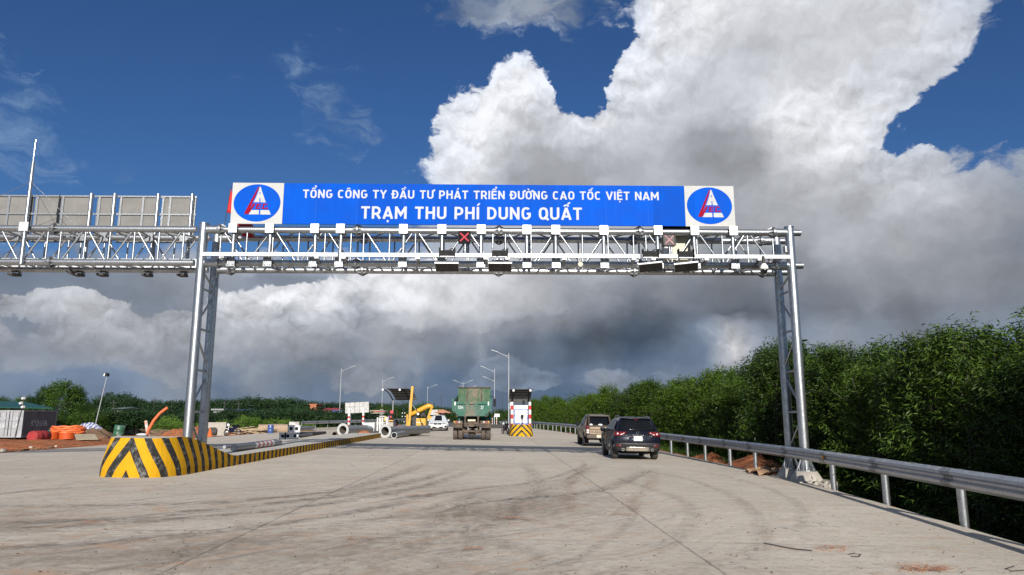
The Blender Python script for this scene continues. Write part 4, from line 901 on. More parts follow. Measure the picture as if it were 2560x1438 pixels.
# ------------------------------------------------------------------ toll islands with striped bullnoses
def stripe_mat():
    m, T, b, co = base('yellow_and_black_hazard_paint')
    s = T.n('ShaderNodeAttribute', attribute_name='stripe').outputs['Fac']
    w = T.m('MULTIPLY', T.m('SUBTRACT', T.noise(co, 9, 3), 0.5), 0.012)
    f = T.m('FRACT', T.m('DIVIDE', T.m('ADD', T.m('ADD', s, 0.10), w), 0.45))
    k = T.ramp(f, 0.445, 0.455, 1, 0)
    k = T.m('MINIMUM', k, T.ramp(f, 0.0, 0.012))
    wear = T.ramp(T.noise(co, 5.5, 8, 0.8), 0.50, 0.62); n = T.noise(co, 2.0, 5, 0.6)
    blk = T.mix(T.m('MULTIPLY', wear, 0.8), (0.022, 0.021, 0.020), (0.17, 0.165, 0.155))
    yel = T.mix(T.ramp(n, 0.3, 0.7), (0.45, 0.235, 0.006), (0.51, 0.275, 0.009))
    yel = T.mix(T.ramp(T.noise(co, 7, 6, 0.7), 0.58, 0.75, 0, 0.22), yel, (0.24, 0.13, 0.03))
    T.put(b.inputs['Base Color'], T.mix(k, yel, blk)); T.put(b.inputs['Roughness'], T.ramp(n, 0.3, 0.7, 0.6, 0.8)); b.inputs['Specular IOR Level'].default_value = .12
    nb = T.n('ShaderNodeBump'); nb.inputs['Strength'].default_value = 0.4; nb.inputs['Distance'].default_value = 0.01
    T.put(nb.inputs['Height'], T.noise(co, 20, 5, 0.7)); T.nt.links.new(nb.outputs[0], b.inputs['Normal'])
    return m
STRIPE = stripe_mat()
TOPC = M('island_top_concrete', (0.44, 0.41, 0.36), 0.9, var=0.12, sc=1.2, c2=(0.32, 0.29, 0.25), lo=0.5, hi=0.75, bump=0.2)
def island(label, xl, xr, y0, y1, nose_len, prof, hk=0.28, kslope=0.52):
    xc, hw = (xl + xr) / 2, (xr - xl) / 2
    side = []; y = y1
    while y > y0 + nose_len: side.append((hw, y)); y -= 0.30 if y < y0 + 7 else 1.0
    nose = [(hw * math.sin(a) ** 0.62 if a > 0 else 0.0, y0 + nose_len * (1 - math.cos(a) ** 0.9 if a < math.pi/2 else 1)) for a in [math.pi/2 * k / 12 for k in range(12, -1, -1)]]
    half = side + nose                              # right side, far to near, ending on the centre line
    right = [(xc + a, b) for a, b in half]; left = [(xc - a, b) for a, b in half[:-1]][::-1]
    path = right + left; ic = len(right) - 1
    d = [0.0]
    for (a, b), (c, e) in zip(path, path[1:]): d.append(d[-1] + math.hypot(a - c, b - e))
    sc = d[ic]; mb = MB(); st = []; NV = 6; n = len(path)
    root = thing('toll_island', label, 'traffic island', (xc, y0 + 1, gz(xc)))
    for i, (x, y) in enumerate(path):
        g = gz(x); h = interp(y - y0, prof) if y - y0 < prof[-1][0] else hk
        j0, j1 = max(i-1, 0), min(i+1, n-1); tx, ty = path[j1][0] - path[j0][0], path[j1][1] - path[j0][1]
        q = math.hypot(tx, ty); nx_, ny_ = ty / q, -tx / q            # outward
        if nx_ * (x - xc) + ny_ * (y - (y0 + 2)) < 0: nx_, ny_ = -nx_, -ny_
        bat = max(0, h - 0.30) * 0.26; s = abs(d[i] - sc)
        for k in range(NV):
            v = k / (NV - 1); off = bat * max(0, v - 0.30) / 0.70
            mb.v.append(Vector((x - nx_*off, y - ny_*off, g + (h * v) - (0.0 if k else 0.05))))
            st.append(s + kslope * min(1, h/0.9) * v * math.exp(-(s / 2.2) ** 2))
    for i in range(n - 1):
        for k in range(NV - 1): mb.f.append((i*NV+k, (i+1)*NV+k, (i+1)*NV+k+1, i*NV+k+1)); mb.mi.append(0); mb.sm.append(False)
    mb.uv = {'stripe': st}
    o = mb.build('striped_kerb', STRIPE, root)
    mb2 = MB(); top = [mb.v[i*NV + NV - 1] for i in range(n)]
    mb2.v = [p.copy() for p in top]
    for i in range(ic): 
        a, b, c, e = i, i + 1, n - 2 - i, n - 1 - i
        mb2.f.append((a, b, c, e) if b != c else (a, b, e)); mb2.mi.append(0); mb2.sm.append(False)
    mb2.build('concrete_top', TOPC, root)
    return root
PROF = [(0, .90), (1.0, .93), (1.45, .90), (1.9, .82), (2.6, .66), (3.4, .46), (4.0, .34), (4.4, .28)]
island('long concrete island with a tall yellow and black striped nose beside the left column', -9.62, -7.68, 17.44, 49.5, 1.25, PROF)
island('short concrete island with striped nose under the white toll kiosk', 1.10, 2.98, 58.0, 84, 0.8, [(0, .93), (2.2, .93), (2.8, .8), (4.5, .3)], kslope=.95)
# bits sticking out of the left nose
p = P(366, 1089, 18.9)
mb = MB(); mb.path([P(366, 1092, 19.3), P(372, 1074, 19.3), P(384, 1052, 19.35), P(400, 1033, 19.4), P(419, 1019, 19.45)], 0.040, 14)
obj1('conduit_pipe', mb, M('red_orange_plastic', (.50, .095, .022), .55, var=.12, sc=3), 'curved orange conduit pipe sticking up out of the striped island nose', 'pipe', P(366, 1090, 19.3))
mb = MB(); mb.tube(P(371, 1092, 19.6), P(364.5, 1052, 19.6), 0.042, n=12)
obj1('stub_pipe', mb, M('pipe_white_and_red', (0.50, 0.46, 0.42), 0.6, c2=(0.45, 0.12, 0.05), lo=0.45, hi=0.6, sc=4), 'short dirty white pipe standing next to the orange conduit', 'pipe', P(371, 1090, 19.6))
mb = MB(); mb.sphere(P(355, 1087, 19.2), 0.1, 12, 8, (1.4, .8, .35), jit=.15)
obj1('plastic_bag', mb, M('white_plastic_bag', (0.5, 0.51, 0.54), 0.5), 'crumpled white plastic bag on top of the striped nose', 'bag', P(352, 1088, 19.2))

# poles lying on the island
def on(x, y): return Vector((x, y, gz(x) + 0.28))
def lying_pole(p0, p1, r0, r1, mat, label, bands=None, name='lying_pole', grp=None):
    t = thing(name, label, 'pole', p0, group=grp)
    d = p1 - p0; L = d.length
    mb = MB(); mb.tube(p0, p1, r0, r1, 16); mb.build('shaft', mat, t)
    if bands:
        for k in range(4):
            a = p0 + d*(bands[0] + k*bands[1]); b = a + d*(bands[1]*0.5)
            MB().tube(a, b, lerp(r0, r1, bands[0]) + 0.003, n=16).build('red_band', M('faded_red_band', (0.42, 0.16, 0.15), 0.6), t)
        MB().tube(p0 + d*(bands[0] - 0.05), p0 + d*(bands[0] + bands[1]*4), lerp(r0, r1, bands[0]) + 0.0015, n=16).build('white_sleeve', WHITE, t)
    return t
p0, p1 = P(584, 1133, 24.0), P(698, 1119, 29.2)
p0.z = gz(p0.x) + .28 + .12; p1.z = gz(p1.x) + .28 + .11
lying_pole(p0, p1, 0.125, 0.105, GALV2, 'grey steel pole with red and white bands lying on the island', (0.42, 0.095))
p0, p1 = P(560, 1129, 26.0), P(690, 1108, 33.5)
p0.z = gz(p0.x) + .28 + .06; p1.z = gz(p1.x) + .28 + .06
lying_pole(p0, p1, 0.06, 0.05, GALV2, 'thin grey steel pole lying behind the banded one')  # a solid bar in place of the column's cast shadow on the island
FL = []
for (px, py, Y, rx) in ((706, 1099, 36.5, 0), (719, 1099, 36.5, 0), (737, 1099, 36.3, 0), (727, 1084, 36.6, 1), (741, 1083, 36.0, 1)):
    c = P(px, py, Y); h = 0.17
    c.z = gz(c.x) + 0.28 + h + (0.35 if rx else 0)
    t = thing('flanged_post', 'grey steel post with a square flange in the small stack on the island', 'post', c, group='square flanged posts stacked on the island')
    mb = MB(); mb.bx(c.x - h, c.x + h, Y, Y + 0.02, c.z - h, c.z + h)
    mb.build('square_flange', GPLATE, t)
    s = MB(); s.pipe((c.x, Y - 0.004, c.z), (c.x, Y - 0.003, c.z), 0.085, 0.001, 18); s.build('pipe_mouth', BLACK, t)
    s = MB(); s.tube((c.x, Y + 0.02, c.z), (c.x + 0.15, Y + 2.6, c.z), 0.085, n=16)
    for a in range(4): 
        q = Vector((math.cos(a*math.pi/2 + math.pi/4), 0, math.sin(a*math.pi/2 + math.pi/4)))
        s.add([Vector((c.x, Y + .02, c.z)) + q*.085, Vector((c.x, Y + .02, c.z)) + q*.19, Vector((c.x, Y + .15, c.z)) + q*.085], [(0, 1, 2), (2, 1, 0)])
    s.build('shaft', GALV2, t)
    hb = MB()
    for sx in (-1, 1):
        for sz in (-1, 1): hb.tube((c.x + sx*.13, Y - 0.005, c.z + sz*.13), (c.x + sx*.13, Y - 0.003, c.z + sz*.13), 0.02, n=8)
    hb.build('bolt_hole', BLACK, t)
p0, p1 = P(752, 1091, 38.5), P(812, 1092, 47.0)
p0.z = gz(p0.x) + .28 + .16; p1.z = gz(p1.x) + .28 + .10
lying_pole(p0, p1, 0.15, 0.09, DGREY, 'dark tapered steel pole lying behind the stack of square flanges')
def big_pipe(px, py, Y, r, L, label, dirx=0.55):
    c = P(px, py, Y); t = thing('flanged_column', label, 'column', c, group='large round flanged columns')
    d = Vector((dirx, L, 0.0)); MB().pipe(c, c + d, r*0.66, r*0.6, 28, 0, 1).build('shaft', [GALV2, M('rusty_pipe_inside', (0.10, 0.085, 0.07), .9)], t)
    f = MB(); u = d.normalized(); f.pipe(c - u*0.03, c, r, r*0.64, 32); f.build('round_flange', SIGNW, t)
    h = MB(); a0, b0 = frame(u)
    for k in range(20):
        a = 2*math.pi*k/20; q = c - u*0.034 + (a0*math.cos(a) + b0*math.sin(a))*r*0.86; h.tube(q, q + u*0.003, 0.018, n=8)
    h.build('bolt_hole', DGREY, t)
    return t
big_pipe(857.5, 1075, 51.5, 0.46, 6.5, 'thick grey column with a white round flange lying on the island, farther one', 2.2)
big_pipe(963, 1078, 48.9, 0.455, 6.5, 'thick grey column with a white round flange lying at the end of the striped kerb', 2.2)
c = G(985, 1096); e = P(1046, 1080, 57.5); c.z += .195; e.z = gz(e.x) + 0.31
t = thing('steel_tube', 'grey open steel tube lying on the road beside the nearer flanged column', 'tube', c)
MB().tube(c, e, .195, .31, 24, False).build('shaft', GALV2, t)
u = (e - c).normalized(); MB().tube(c + u*.05, c + u*.055, .19, n=24).build('tube_mouth', BLACK, t); MB().pipe(c - u*.004, c + u*.02, .198, .172, 24).build('rim', GPLATE, t)
c = P(836, 1086, 52.0); e = c + Vector((.6, 3.5, 0)); c.z = e.z = gz(c.x) + .17
t = thing('steel_tube', 'short dark rusty tube lying left of the farther flanged column', 'tube', c)
MB().pipe(c, e, 0.17, 0.14, 18, 0, 1).build('shaft', [M('brown_rust', (0.12, 0.08, 0.06), .9), BLACK], t)
# steel cage of unfinished toll equipment between the two columns
def frame_box(x0, x1, y0, y1, z0, z1, label, name='steel_cabinet_frame', legs=True):
    t = thing(name, label, 'frame', ((x0 + x1)/2, y0, z0)); zc = lerp(z0, z1, 0.42)
    MB().bx(x0, x1, y0, y1, zc, z1).build('box', GPLATE, t)
    for x in (x0, x1 - .06):
        for y in (y0, y1 - .06): MB().bx(x, x + .06, y, y + .06, z0, zc).build('leg', GALV, t)
    return t
a, b = P(907, 1076, 55), P(936, 1057, 55); frame_box(a.x, b.x, 55, 55.9, gz(a.x) + .28, b.z, 'grey steel box on legs between the two flanged columns')
a, b = P(939, 1085, 54.5), P(955, 1055, 54.5)
mb = MB()
for px in (943, 949, 955, 966): q = P(px, 1080, 55.5); mb.bx(q.x - .05, q.x + .05, 55.5, 55.6, gz(q.x) + .28, P(px, 1044, 55.5).z)
q, q2 = P(948, 1040, 55.6), P(962, 1046, 55.6)
for zz in (0, -.5, -.9): mb.bx(q.x, q2.x, 55.62, 55.7, q.z + zz - .05, q.z + zz)
obj1('equipment_rack', mb, WHITE, 'white open steel frame standing behind the nearer flanged column', 'frame', (q.x, 55.6, gz(q.x) + .28))
a, b = P(936, 1072, 57), P(983, 1056, 57)
tag(bevel(MB().bx(a.x, b.x, 57, 57.5, gz(a.x) + .2, b.z).build('concrete_barrier', CONC, None, (a.x, 57, gz(a.x) + .2)), .03), 'grey concrete barrier wall under the left canopy post', 'barrier')
a, b = P(898, 1085, 50.8), P(906, 1034, 50.8)
for (px, pt, py, lab) in ((873, 1020, 1072, 'left red and white striped post before the white sign back'), (909, 1018, 1076, 'right red and white striped post before the white sign back')):
    Y = 60.0; a, b = P(px + (-2 if px < 900 else -2), py, Y), P(px, pt, Y); a.z = gz(a.x); n = 9
    t = thing('striped_post', lab, 'post', a, group='red and white posts on the left island')
    pr, cap = MB(), MB()
    MB().tube(a, a.lerp(b, .99), 0.085, n=10).build('shaft', WHITE, t)
    for k in range(4): MB().tube(a.lerp(b, .12 + k*.16), a.lerp(b, .20 + k*.16), 0.088, n=10).build('red_band', REDP, t)
    MB().tube(a.lerp(b, .72), b, 0.089, 0.02, n=10).build('tip', WHITE, t)
# soil heaps on and beside things
SOIL = M('loose_red_soil', (0.27, 0.095, 0.042), 0.95, var=0.35, sc=4, c2=(0.20, 0.12, 0.075), lo=0.5, hi=0.7, bump=0.8, bsc=18, spec=0.1)
BSOIL = M('brown_soil', (0.17, 0.105, 0.065), 0.95, var=0.35, sc=4, c2=(0.10, 0.075, 0.05), lo=0.45, hi=0.7, bump=0.8, bsc=18, spec=0.1)
def heap(c, rx, ry, h, mat, label, name='soil_heap', rough=0.35, cat='soil heap'):
    mb = MB(); nr, na = 14, 36
    sd = random.uniform(0, 90)
    for i in range(nr + 1):
        r = i / nr
        for k in range(na):
            a = 2*math.pi*k/na; x, y = rx*r*math.cos(a), ry*r*math.sin(a)
            f = (1 - r) ** 0.9 if r < 1 else 0
            nz = mnoise.noise(Vector((x*1.3 + sd, y*1.3, 1))) + .6*mnoise.noise(Vector((x*3.5 + sd, y*3.5, 4)))
            e = 1 + .25*mnoise.noise(Vector((math.cos(a)*1.5 + sd, math.sin(a)*1.5, 9)))
            mb.v.append(Vector((c[0] + x*e, c[1] + y*e, c[2] + h*max(0, f*(1 + rough*nz)) - (0.12 if r == 1 else 0))))
    for i in range(nr):
        for k in range(na): mb.f.append((i*na+k, i*na+(k+1) % na, (i+1)*na+(k+1) % na, (i+1)*na+k)); mb.mi.append(0); mb.sm.append(True)
    return obj1(name, mb, mat, label, cat, c)
g = lambda x, y: tuple(G(x, y))
def gl(x, y, dz=0): p = G(x, y); return (p.x, p.y, land(p.x, p.y) + dz)
heap((9.3, 26.0, -0.42), 1.1, 3.2, 0.62, SOIL, 'red soil heap behind the guardrail posts left of the right column')
heap((9.3, 31.5, -0.42), .9, 2.6, 0.45, SOIL, 'low red soil heap behind the guardrail near the dark car')
c = P(866, 1085, 53.4); heap((P(893, 1083, 53.8).x, 53.8, gz(-10.5) + .25), 1.0, .7, .3, SOIL, 'small red soil heap between the two flanged columns')
heap((-23.2, 47, land(-24, 47)), 2.0, 2.0, .18, SOIL, 'low spill of red soil at the left edge of the road')
heap(gl(228, 1094), 1.7, 1.6, .95, BSOIL, 'big brown soil heap under the striped tarpaulin')
heap(gl(256, 1090), 1.2, 1.3, .75, BSOIL, 'brown soil heap behind the leaning lamp pole')
heap(gl(448, 1091), 1.9, 1.4, .75, SOIL, 'red soil heap directly left of the left column')
heap(gl(405, 1090), 1.7, 1.4, .55, BSOIL, 'brown heap of brushwood and soil left of the red heap')
heap(gl(562, 1085), 1.1, 1.1, .62, SOIL, 'red soil heap just left of the motorbike')
heap(gl(498, 1087), 1.4, 1.2, .85, SOIL, 'red soil heap between the two left columns')
heap(gl(601, 1084), 1.2, 1.1, .55, SOIL, 'red soil heap behind the motorbike')
heap(gl(752, 1079), 1.6, 1.2, .5, BSOIL, 'brown rubble heap at the near end of the left guardrail')
heap(gl(722, 1080), 1.2, 1.0, .35, SOIL, 'low red heap left of the guardrail end')
heap(gl(100, 1112), 7, 2.2, .35, SOIL, 'low bank of red soil before the red barrel')
heap(gl(15, 1118), 4, 1.6, .35, SOIL, 'low bank of red soil at the left frame edge')
# ------------------------------------------------------------------ guardrails
ORR = M('amber_reflector', (0.60, 0.25, 0.02), 0.3, var=.03)
WPROF = [(0.0,-.155),(.018,-.150),(.075,-.105),(.080,-.060),(.020,-.020),(.020,.020),(.080,.060),(.075,.105),(.018,.150),(0.0,.155)]
def guardrail(label, pts, posts, ztop, face, refl=(), post_r=0.07, zoff=0.0, grp=None):
    root = thing('guardrail', label, 'guardrail', (pts[0][0], pts[0][1], land(*pts[0]) ))
    out = []
    for i in range(len(pts) - 1):
        for k in range(8): out.append(Vector((lerp(pts[i][0], pts[i+1][0], k/8), lerp(pts[i][1], pts[i+1][1], k/8), 0)))
    out.append(Vector((*pts[-1], 0)))
    sm = [sum((out[max(0, min(len(out)-1, i+k))] for k in range(-6, 7)), Vector()) / 13 for i in range(len(out))]
    mb = MB(); m = len(WPROF)
    for i, p in enumerate(sm):
        d = (sm[min(i+1, len(sm)-1)] - sm[max(i-1, 0)]).normalized(); nrm = Vector((d.y, -d.x, 0)) * face
        for a, b in WPROF: mb.v.append(p + nrm*a + Vector((0, 0, gz(p.x) + ztop - .155 + b)))
    for i in range(len(sm) - 1):
        for k in range(m - 1): mb.f.append((i*m+k, i*m+k+1, (i+1)*m+k+1, (i+1)*m+k)); mb.mi.append(0); mb.sm.append(False)
    o = mb.build('beam', GALVR, root); s = o.modifiers.new('thickness', 'SOLIDIFY'); s.thickness = 0.006; s.offset = 0
    def at(y):
        k = min(range(len(sm)), key=lambda i: abs(sm[i].y - y)); return sm[k], (sm[min(k+1, len(sm)-1)] - sm[max(k-1, 0)]).normalized()
    for y in posts:
        p, d = at(y); nrm = Vector((d.y, -d.x, 0)) * face; q = p - nrm*0.16; z0 = gz(p.x)
        mb = MB(); mb.tube((q.x, q.y, z0 - .5), (q.x, q.y, z0 + ztop - .02), post_r, n=14)
        po = mb.build('post', GALV2 if post_r < .06 else GALV, root)
        b = MB(); b.beam(q + Vector((0,0,z0 + ztop - .155)) + nrm*(post_r - .01), p + nrm*.02 + Vector((0,0,z0 + ztop - .155)), .16, .13)
        b.build('spacer_block', GALV2, po)
        h = MB()
        for sx in (-.11, -.04, .04, .11):
            for sz in (-.045, .035):
                c = p + d*sx + nrm*.022 + Vector((0,0,z0 + ztop - .155 + sz*.6)); h.tube(c, c + nrm*.014, .016, n=6)
        # overlap of two beam lengths
        for a in (WPROF,):
            v0 = len(h.v)
            for e in (-.16, .16):
                for aa, bb in a: h.v.append(p + d*e + nrm*(aa + .006) + Vector((0,0,z0 + ztop - .155 + bb)))
            for k in range(m - 1): h.f.append((v0+k, v0+k+1, v0+m+k+1, v0+m+k)); h.mi.append(0); h.sm.append(False)
        h.build('bolted_joint', GALV2, po, fix=False)
        if y in refl:
            r = MB(); c = p + nrm*.045 + Vector((0,0,z0 + ztop - .155)); r.beam(c - d*.035, c + d*.035, .05, .085); r.build('reflector', ORR, po)
    return root
RP = [(edge_x(y) - .02, y) for y in (5, 7, 9, 11, 13, 15, 17, 19, 21, 24, 27, 30, 34, 38, 44, 50, 56, 62, 68, 74, 80, 86, 92, 98, 106)]
guardrail('long galvanised guardrail curving along the right road edge before the dark trees', RP, [9, 12, 15, 18] + [21 + 2.9*i for i in range(29)], 0.90, -1, (18, 32.6, 47.1))
a, b = G(741, 1076), G(1000, 1070)
guardrail('galvanised guardrail across the far left side of the plaza', [(-20.6, 76), (-19.4, 80), (-17.6, 85), (-15.3, 92), (-13.6, 101), (-12.6, 115)], [77 + 2.6*i for i in range(14)], 1.05, 1, (), 0.05)
mb = MB()
pp = [(-22.0, 76), (-20.4, 80), (-18.6, 85), (-16.3, 92), (-14.6, 101), (-13.6, 116)]
for (x0, y0), (x1, y1) in zip(pp, pp[1:]): mb.beam((x0 + .7, y0, gz(x0) + .12), (x1 + .7, y1, gz(x1) + .12), .3, .42)
obj1('concrete_kerb', mb, CONC, 'stained concrete kerb under the far left guardrail', 'kerb', (-18, 88, .1))
e = P(712, 1062, 75.5)
mb = MB(); mb.lathe([(0.0, -.1), (.33, -.1), (.33, .0), (.30, .05), (.33, .1), (.30, .5), (.33, .55), (.33, .9), (0, .9)], (-21.2, 75.6, gz(-21) + .72), (1, .25, 0), 18)
obj1('crash_cushion', mb, M('rusty_white_drum', (.42, .40, .38), .6, c2=(.14, .06, .04), lo=.5, hi=.65, sc=2), 'rusty round crash cushion at the near end of the left guardrail', 'crash cushion', (-21, 75.6, gz(-21)))
# low dark parapet and small fence posts beyond the truck
guardrail('distant guardrail beyond the green truck, before the kiosk', [(0.2, 93), (1.2, 95), (2.4, 97), (3.8, 99)], [93.5, 95, 96.5, 98], .95, -1, (), .05)
mb = MB(); mb.beam((-1.2, 92, .25), (2.2, 94, .2), .35, .55); obj1('parapet', mb, DGREY, 'low dark parapet behind the green truck', 'parapet', (0, 93, 0))

# ------------------------------------------------------------------ street lamps
LAMPW = M('grey_lamp_post_paint', (0.34, 0.35, 0.36), 0.5, .3, .06)
def lamp(px, py, Y, arms, label, arm=1.9, zb=None, grp='street lamps along the far road'):
    top = P(px, py, Y); x = top.x; z0 = (gz(x) if -23 < x < 9 else land(x, Y)) if zb is None else zb
    r = thing('street_lamp', label, 'street lamp', (x, Y, z0), group=grp)
    MB().tube((x, Y, z0), (x, Y, top.z), 0.085, 0.05, 10).build('pole', LAMPW, r)
    for s in arms:
        rise = 0.55 * arm/1.9
        a = MB(); a.path([(x, Y, top.z - .62), (x + s*.25, Y, top.z - .50), (x + s*.55, Y, top.z - .25)], .022, 6); a.path([(x, Y, top.z - .35), (x + s*.3, Y, top.z - .36), (x + s*arm, Y, top.z + rise - .25)], .036, 6)
        o = a.build('arm', LAMPW, r)
        h = MB(); h.beam((x + s*arm*.78, Y, top.z + rise*.78 - .25), (x + s*(arm + .45), Y, top.z + rise*1.2 - .22), .16, .06); h.build('lamp_head', LAMPW, o)
lamp(853.5, 921, 122, [1], 'white street lamp left of the perforated white sign back', 1.9)
lamp(957, 948, 150, [1], 'white street lamp behind the left canopy', 1.9)
lamp(1069, 966, 178, [1], 'white street lamp above the yellow crane arm', 1.9)
lamp(1272, 883, 92, [-1], 'tallest white street lamp, right beside the canopied kiosk', 1.8)
lamp(1236.5, 922, 118, [-1], 'white street lamp right of the green truck, nearer of two in line', 1.9)
lamp(1236, 947, 146, [-1], 'white street lamp right of the green truck, farther of two in line', 1.9)
lamp(1158, 955, 170, [-1, 1], 'distant double-arm street lamp above the green truck', 1.9)
lamp(1171, 968, 210, [-1, 1], 'distant double-arm street lamp, lower one above the green truck', 2.0)
for px, py, Y, lb in ((1256, 992, 230, 'thin distant lamp pole left of the kiosk canopy'), (1104, 988, 240, 'thin distant lamp pole left of the green truck')):
    top = P(px, py, Y); obj1('lamp_pole', MB().tube((top.x, Y, -1), (top.x, Y, top.z), .09, .06, 8).bx(top.x - .5, top.x + .5, Y - .2, Y + .2, top.z, top.z + .15), DGREY, lb, 'lamp pole', (top.x, Y, -1))
a, b = G(233, 1078), P(268, 938, 84)
b0 = Vector((P(233, 1078, 84).x, 84, land(P(233, 1078, 84).x, 84)))
t = thing('flood_light', 'thin leaning pole with a floodlight left of the striped nose', 'floodlight', b0)
MB().tube(b0, b, .06, .042, 10).build('pole', LAMPW, t)
h = MB(); h.box(b + Vector((.05, -.1, .05)), (.36, .3, .34), Matrix.Rotation(.3, 3, 'Y')); h.build('lamp_head', BLACK, t)
MB().box(b + Vector((-.18, -.18, .02)), (.14, .25, .3), Matrix.Rotation(.3, 3, 'Y')).build('reflector', WHITE, t)

# ------------------------------------------------------------------ canopies and the kiosk
CANO = M('grey_canopy_sheet', (0.13, 0.13, 0.135), 0.5, .3, .1); BULB = M('white_lamp_globe', (0.75, 0.75, 0.72), .3, var=.02)
def canopy(x0, x1, Y, ztop, zlow, depth, post_x, zg, label, dx):
    t = thing('canopy', label, 'canopy', ((x0 + x1)/2, Y, zg))
    mb = MB(); n = 12; w = 26
    for i in range(n + 1):
        k = i / n; y = Y + depth * math.sin(k * 1.45) / math.sin(1.45) * 1.0; z = lerp(ztop, zlow, (1 - math.cos(k * 1.45)) / (1 - math.cos(1.45)))
        for j in range(w + 1):
            mb.v.append(Vector((lerp(x0, x1, j / w) + dx*k, y, z + (.025 if j % 2 else -.025))))
    for i in range(n):
        for j in range(w): mb.f.append((i*(w+1)+j, i*(w+1)+j+1, (i+1)*(w+1)+j+1, (i+1)*(w+1)+j)); mb.mi.append(0); mb.sm.append(False)
    o = mb.build('roof_sheet', CANO, t); s = o.modifiers.new('thickness', 'SOLIDIFY'); s.thickness = .015
    for x in post_x:
        yy = Y + depth
        MB().tube((x, yy, zg), (x, yy, zlow + .1), .085, n=12).build('post', GALV2, t)
        r = MB(); pts = []
        for i in range(n + 1):
            k = i / n; pts.append((x + dx*(k - 1), Y + depth * math.sin(k * 1.45) / math.sin(1.45), lerp(ztop, zlow, (1 - math.cos(k * 1.45)) / (1 - math.cos(1.45))) - .10))
        r.path(pts, .055, 8); r.build('curved_rib', DGREY, t)
        g = MB(); g.sphere((x - dx, Y - .05, ztop - .14), .11, 12, 8); g.build('lamp_globe', BULB, t)
    pu = MB()
    for i in range(1, n, 2):
        k = i / n; y = Y + depth * math.sin(k * 1.45) / math.sin(1.45); z = lerp(ztop, zlow, (1 - math.cos(k * 1.45)) / (1 - math.cos(1.45)))
        pu.tube((x0 + dx*k, y, z - .05), (x1 + dx*k, y, z - .05), .03, n=6)
    pu.build('purlin', DGREY, t)
    return t
a, b = P(964, 971, 66.5), P(1020, 971, 66.5); c = P(1000, 1001, 69)
canopy(a.x, b.x, 66.5, a.z, c.z, 2.5, (P(983, 1000, 69).x, P(1024, 1000, 69).x), gz(-8.6) + .28, 'grey curved sheet canopy on two posts left of the yellow crane', .62)
a, b = P(1274, 972.5, 61.5), P(1331, 972.5, 61.5); c = P(1300, 1008, 63.5)
canopy(a.x, b.x, 61.5, a.z, c.z, 2.0, (P(1281, 1000, 63.5).x, P(1322, 1000, 63.5).x), gz(2) + .28, 'grey curved sheet canopy over the white toll kiosk', -.05)
k0, k1 = P(1284, 1064, 60.2), P(1322, 1013, 60.2)
t = thing('toll_kiosk', 'white toll kiosk with a blue edged front on the short striped island', 'kiosk', (k0.x, 60.2, gz(2) + .28))
bevel(MB().bx(k0.x, k1.x, 60.2, 62.6, gz(2) + .28, k1.z).build('body', WHITE, t), .10, 3)
q0, q1 = P(1285.5, 1061, 60.19), P(1320.5, 1023.5, 60.19)
KB = M('blue_kiosk_trim', (0.03, 0.07, 0.33), .4, var=.05)
MB().bx(q0.x, q1.x, 60.188, 60.196, q0.z, q1.z).build('blue_panel', KB, t)
mb = MB(); n = 40; pol = []
for i in range(n):
    k = i / n * 4; s = int(k); u = k - s; j = random.uniform(-.03, .03)
    x0_, x1_, z0_, z1_ = q0.x + .07, q1.x - .07, q0.z + .09, q1.z - .07
    pol.append([(lerp(x0_, x1_, u), z0_ + j), (x1_ + j, lerp(z0_, z1_, u)), (lerp(x1_, x0_, u), z1_ + j), (x0_ + j, lerp(z1_, z0_, u))][s])
mb.prism(pol, lambda a, b, d: Vector((a, d, b)), 60.187, 60.181); mb.build('white_panel', WHITE, t)
obj1('card_reader', MB().bx(P(1302, 1040, 59.9).x, P(1309, 1040, 59.9).x, 59.85, 59.95, P(1305, 1044, 59.9).z, P(1305, 1037, 59.9).z).tube((P(1305.5, 1040, 59.9).x, 59.9, gz(2) + .9), (P(1305.5, 1040, 59.9).x, 59.9, P(1305, 1043, 59.9).z), .035), BLACK, 'small black reader on a post before the white kiosk', 'card reader', (P(1305.5, 1040, 59.9).x, 59.9, gz(2) + .9))
obj1('camera_box', MB().bx(P(1306.5, 1005, 61).x, P(1311.5, 1005, 61).x, 60.9, 61.1, P(1309, 1011, 61).z, P(1309, 1001, 61).z).tube((P(1309, 1011, 61).x, 61, k1.z), (P(1309, 1011, 61).x, 61, P(1309, 1010, 61).z), .03), BLACK, 'small black camera box on the roof of the white kiosk', 'camera', (P(1309, 1011, 61).x, 61, k1.z))
for px, lab in ((1280, 'thick red and white bollard at the left of the white kiosk'), (1325, 'thick red and white bollard at the right of the white kiosk')):
    a, b = P(px, 1075, 59.6), P(px, 1004.5, 59.6); a.z = gz(a.x) + .2
    t = thing('striped_bollard', lab, 'bollard', a, group='red and white bollards beside the kiosk')
    mb = MB(); mb.lathe([(.0, 0), (.115, 0), (.115, b.z - a.z - .1), (.08, b.z - a.z - .02), (0, b.z - a.z)], a, n=16); mb.build('shaft', WHITE, t)
    for k in range(3):
        z0, z1 = P(px, 1027 + 0 - 0 + k*22.5 - 12.5 + 10, 59.6).z, P(px, 1014 + k*22.5, 59.6).z
        MB().tube((a.x, 59.6, z0), (a.x, 59.6, z1), .119, n=16).build('red_band', REDP, t)
    if px < 1300:
        t2 = P(1276, 1006, 61); obj1('white_rod', MB().tube((t2.x, 61, a.z), (t2.x, 61, t2.z), .05), WHITE, 'thin white rod behind the left kiosk bollard', 'rod', (t2.x, 61, a.z))
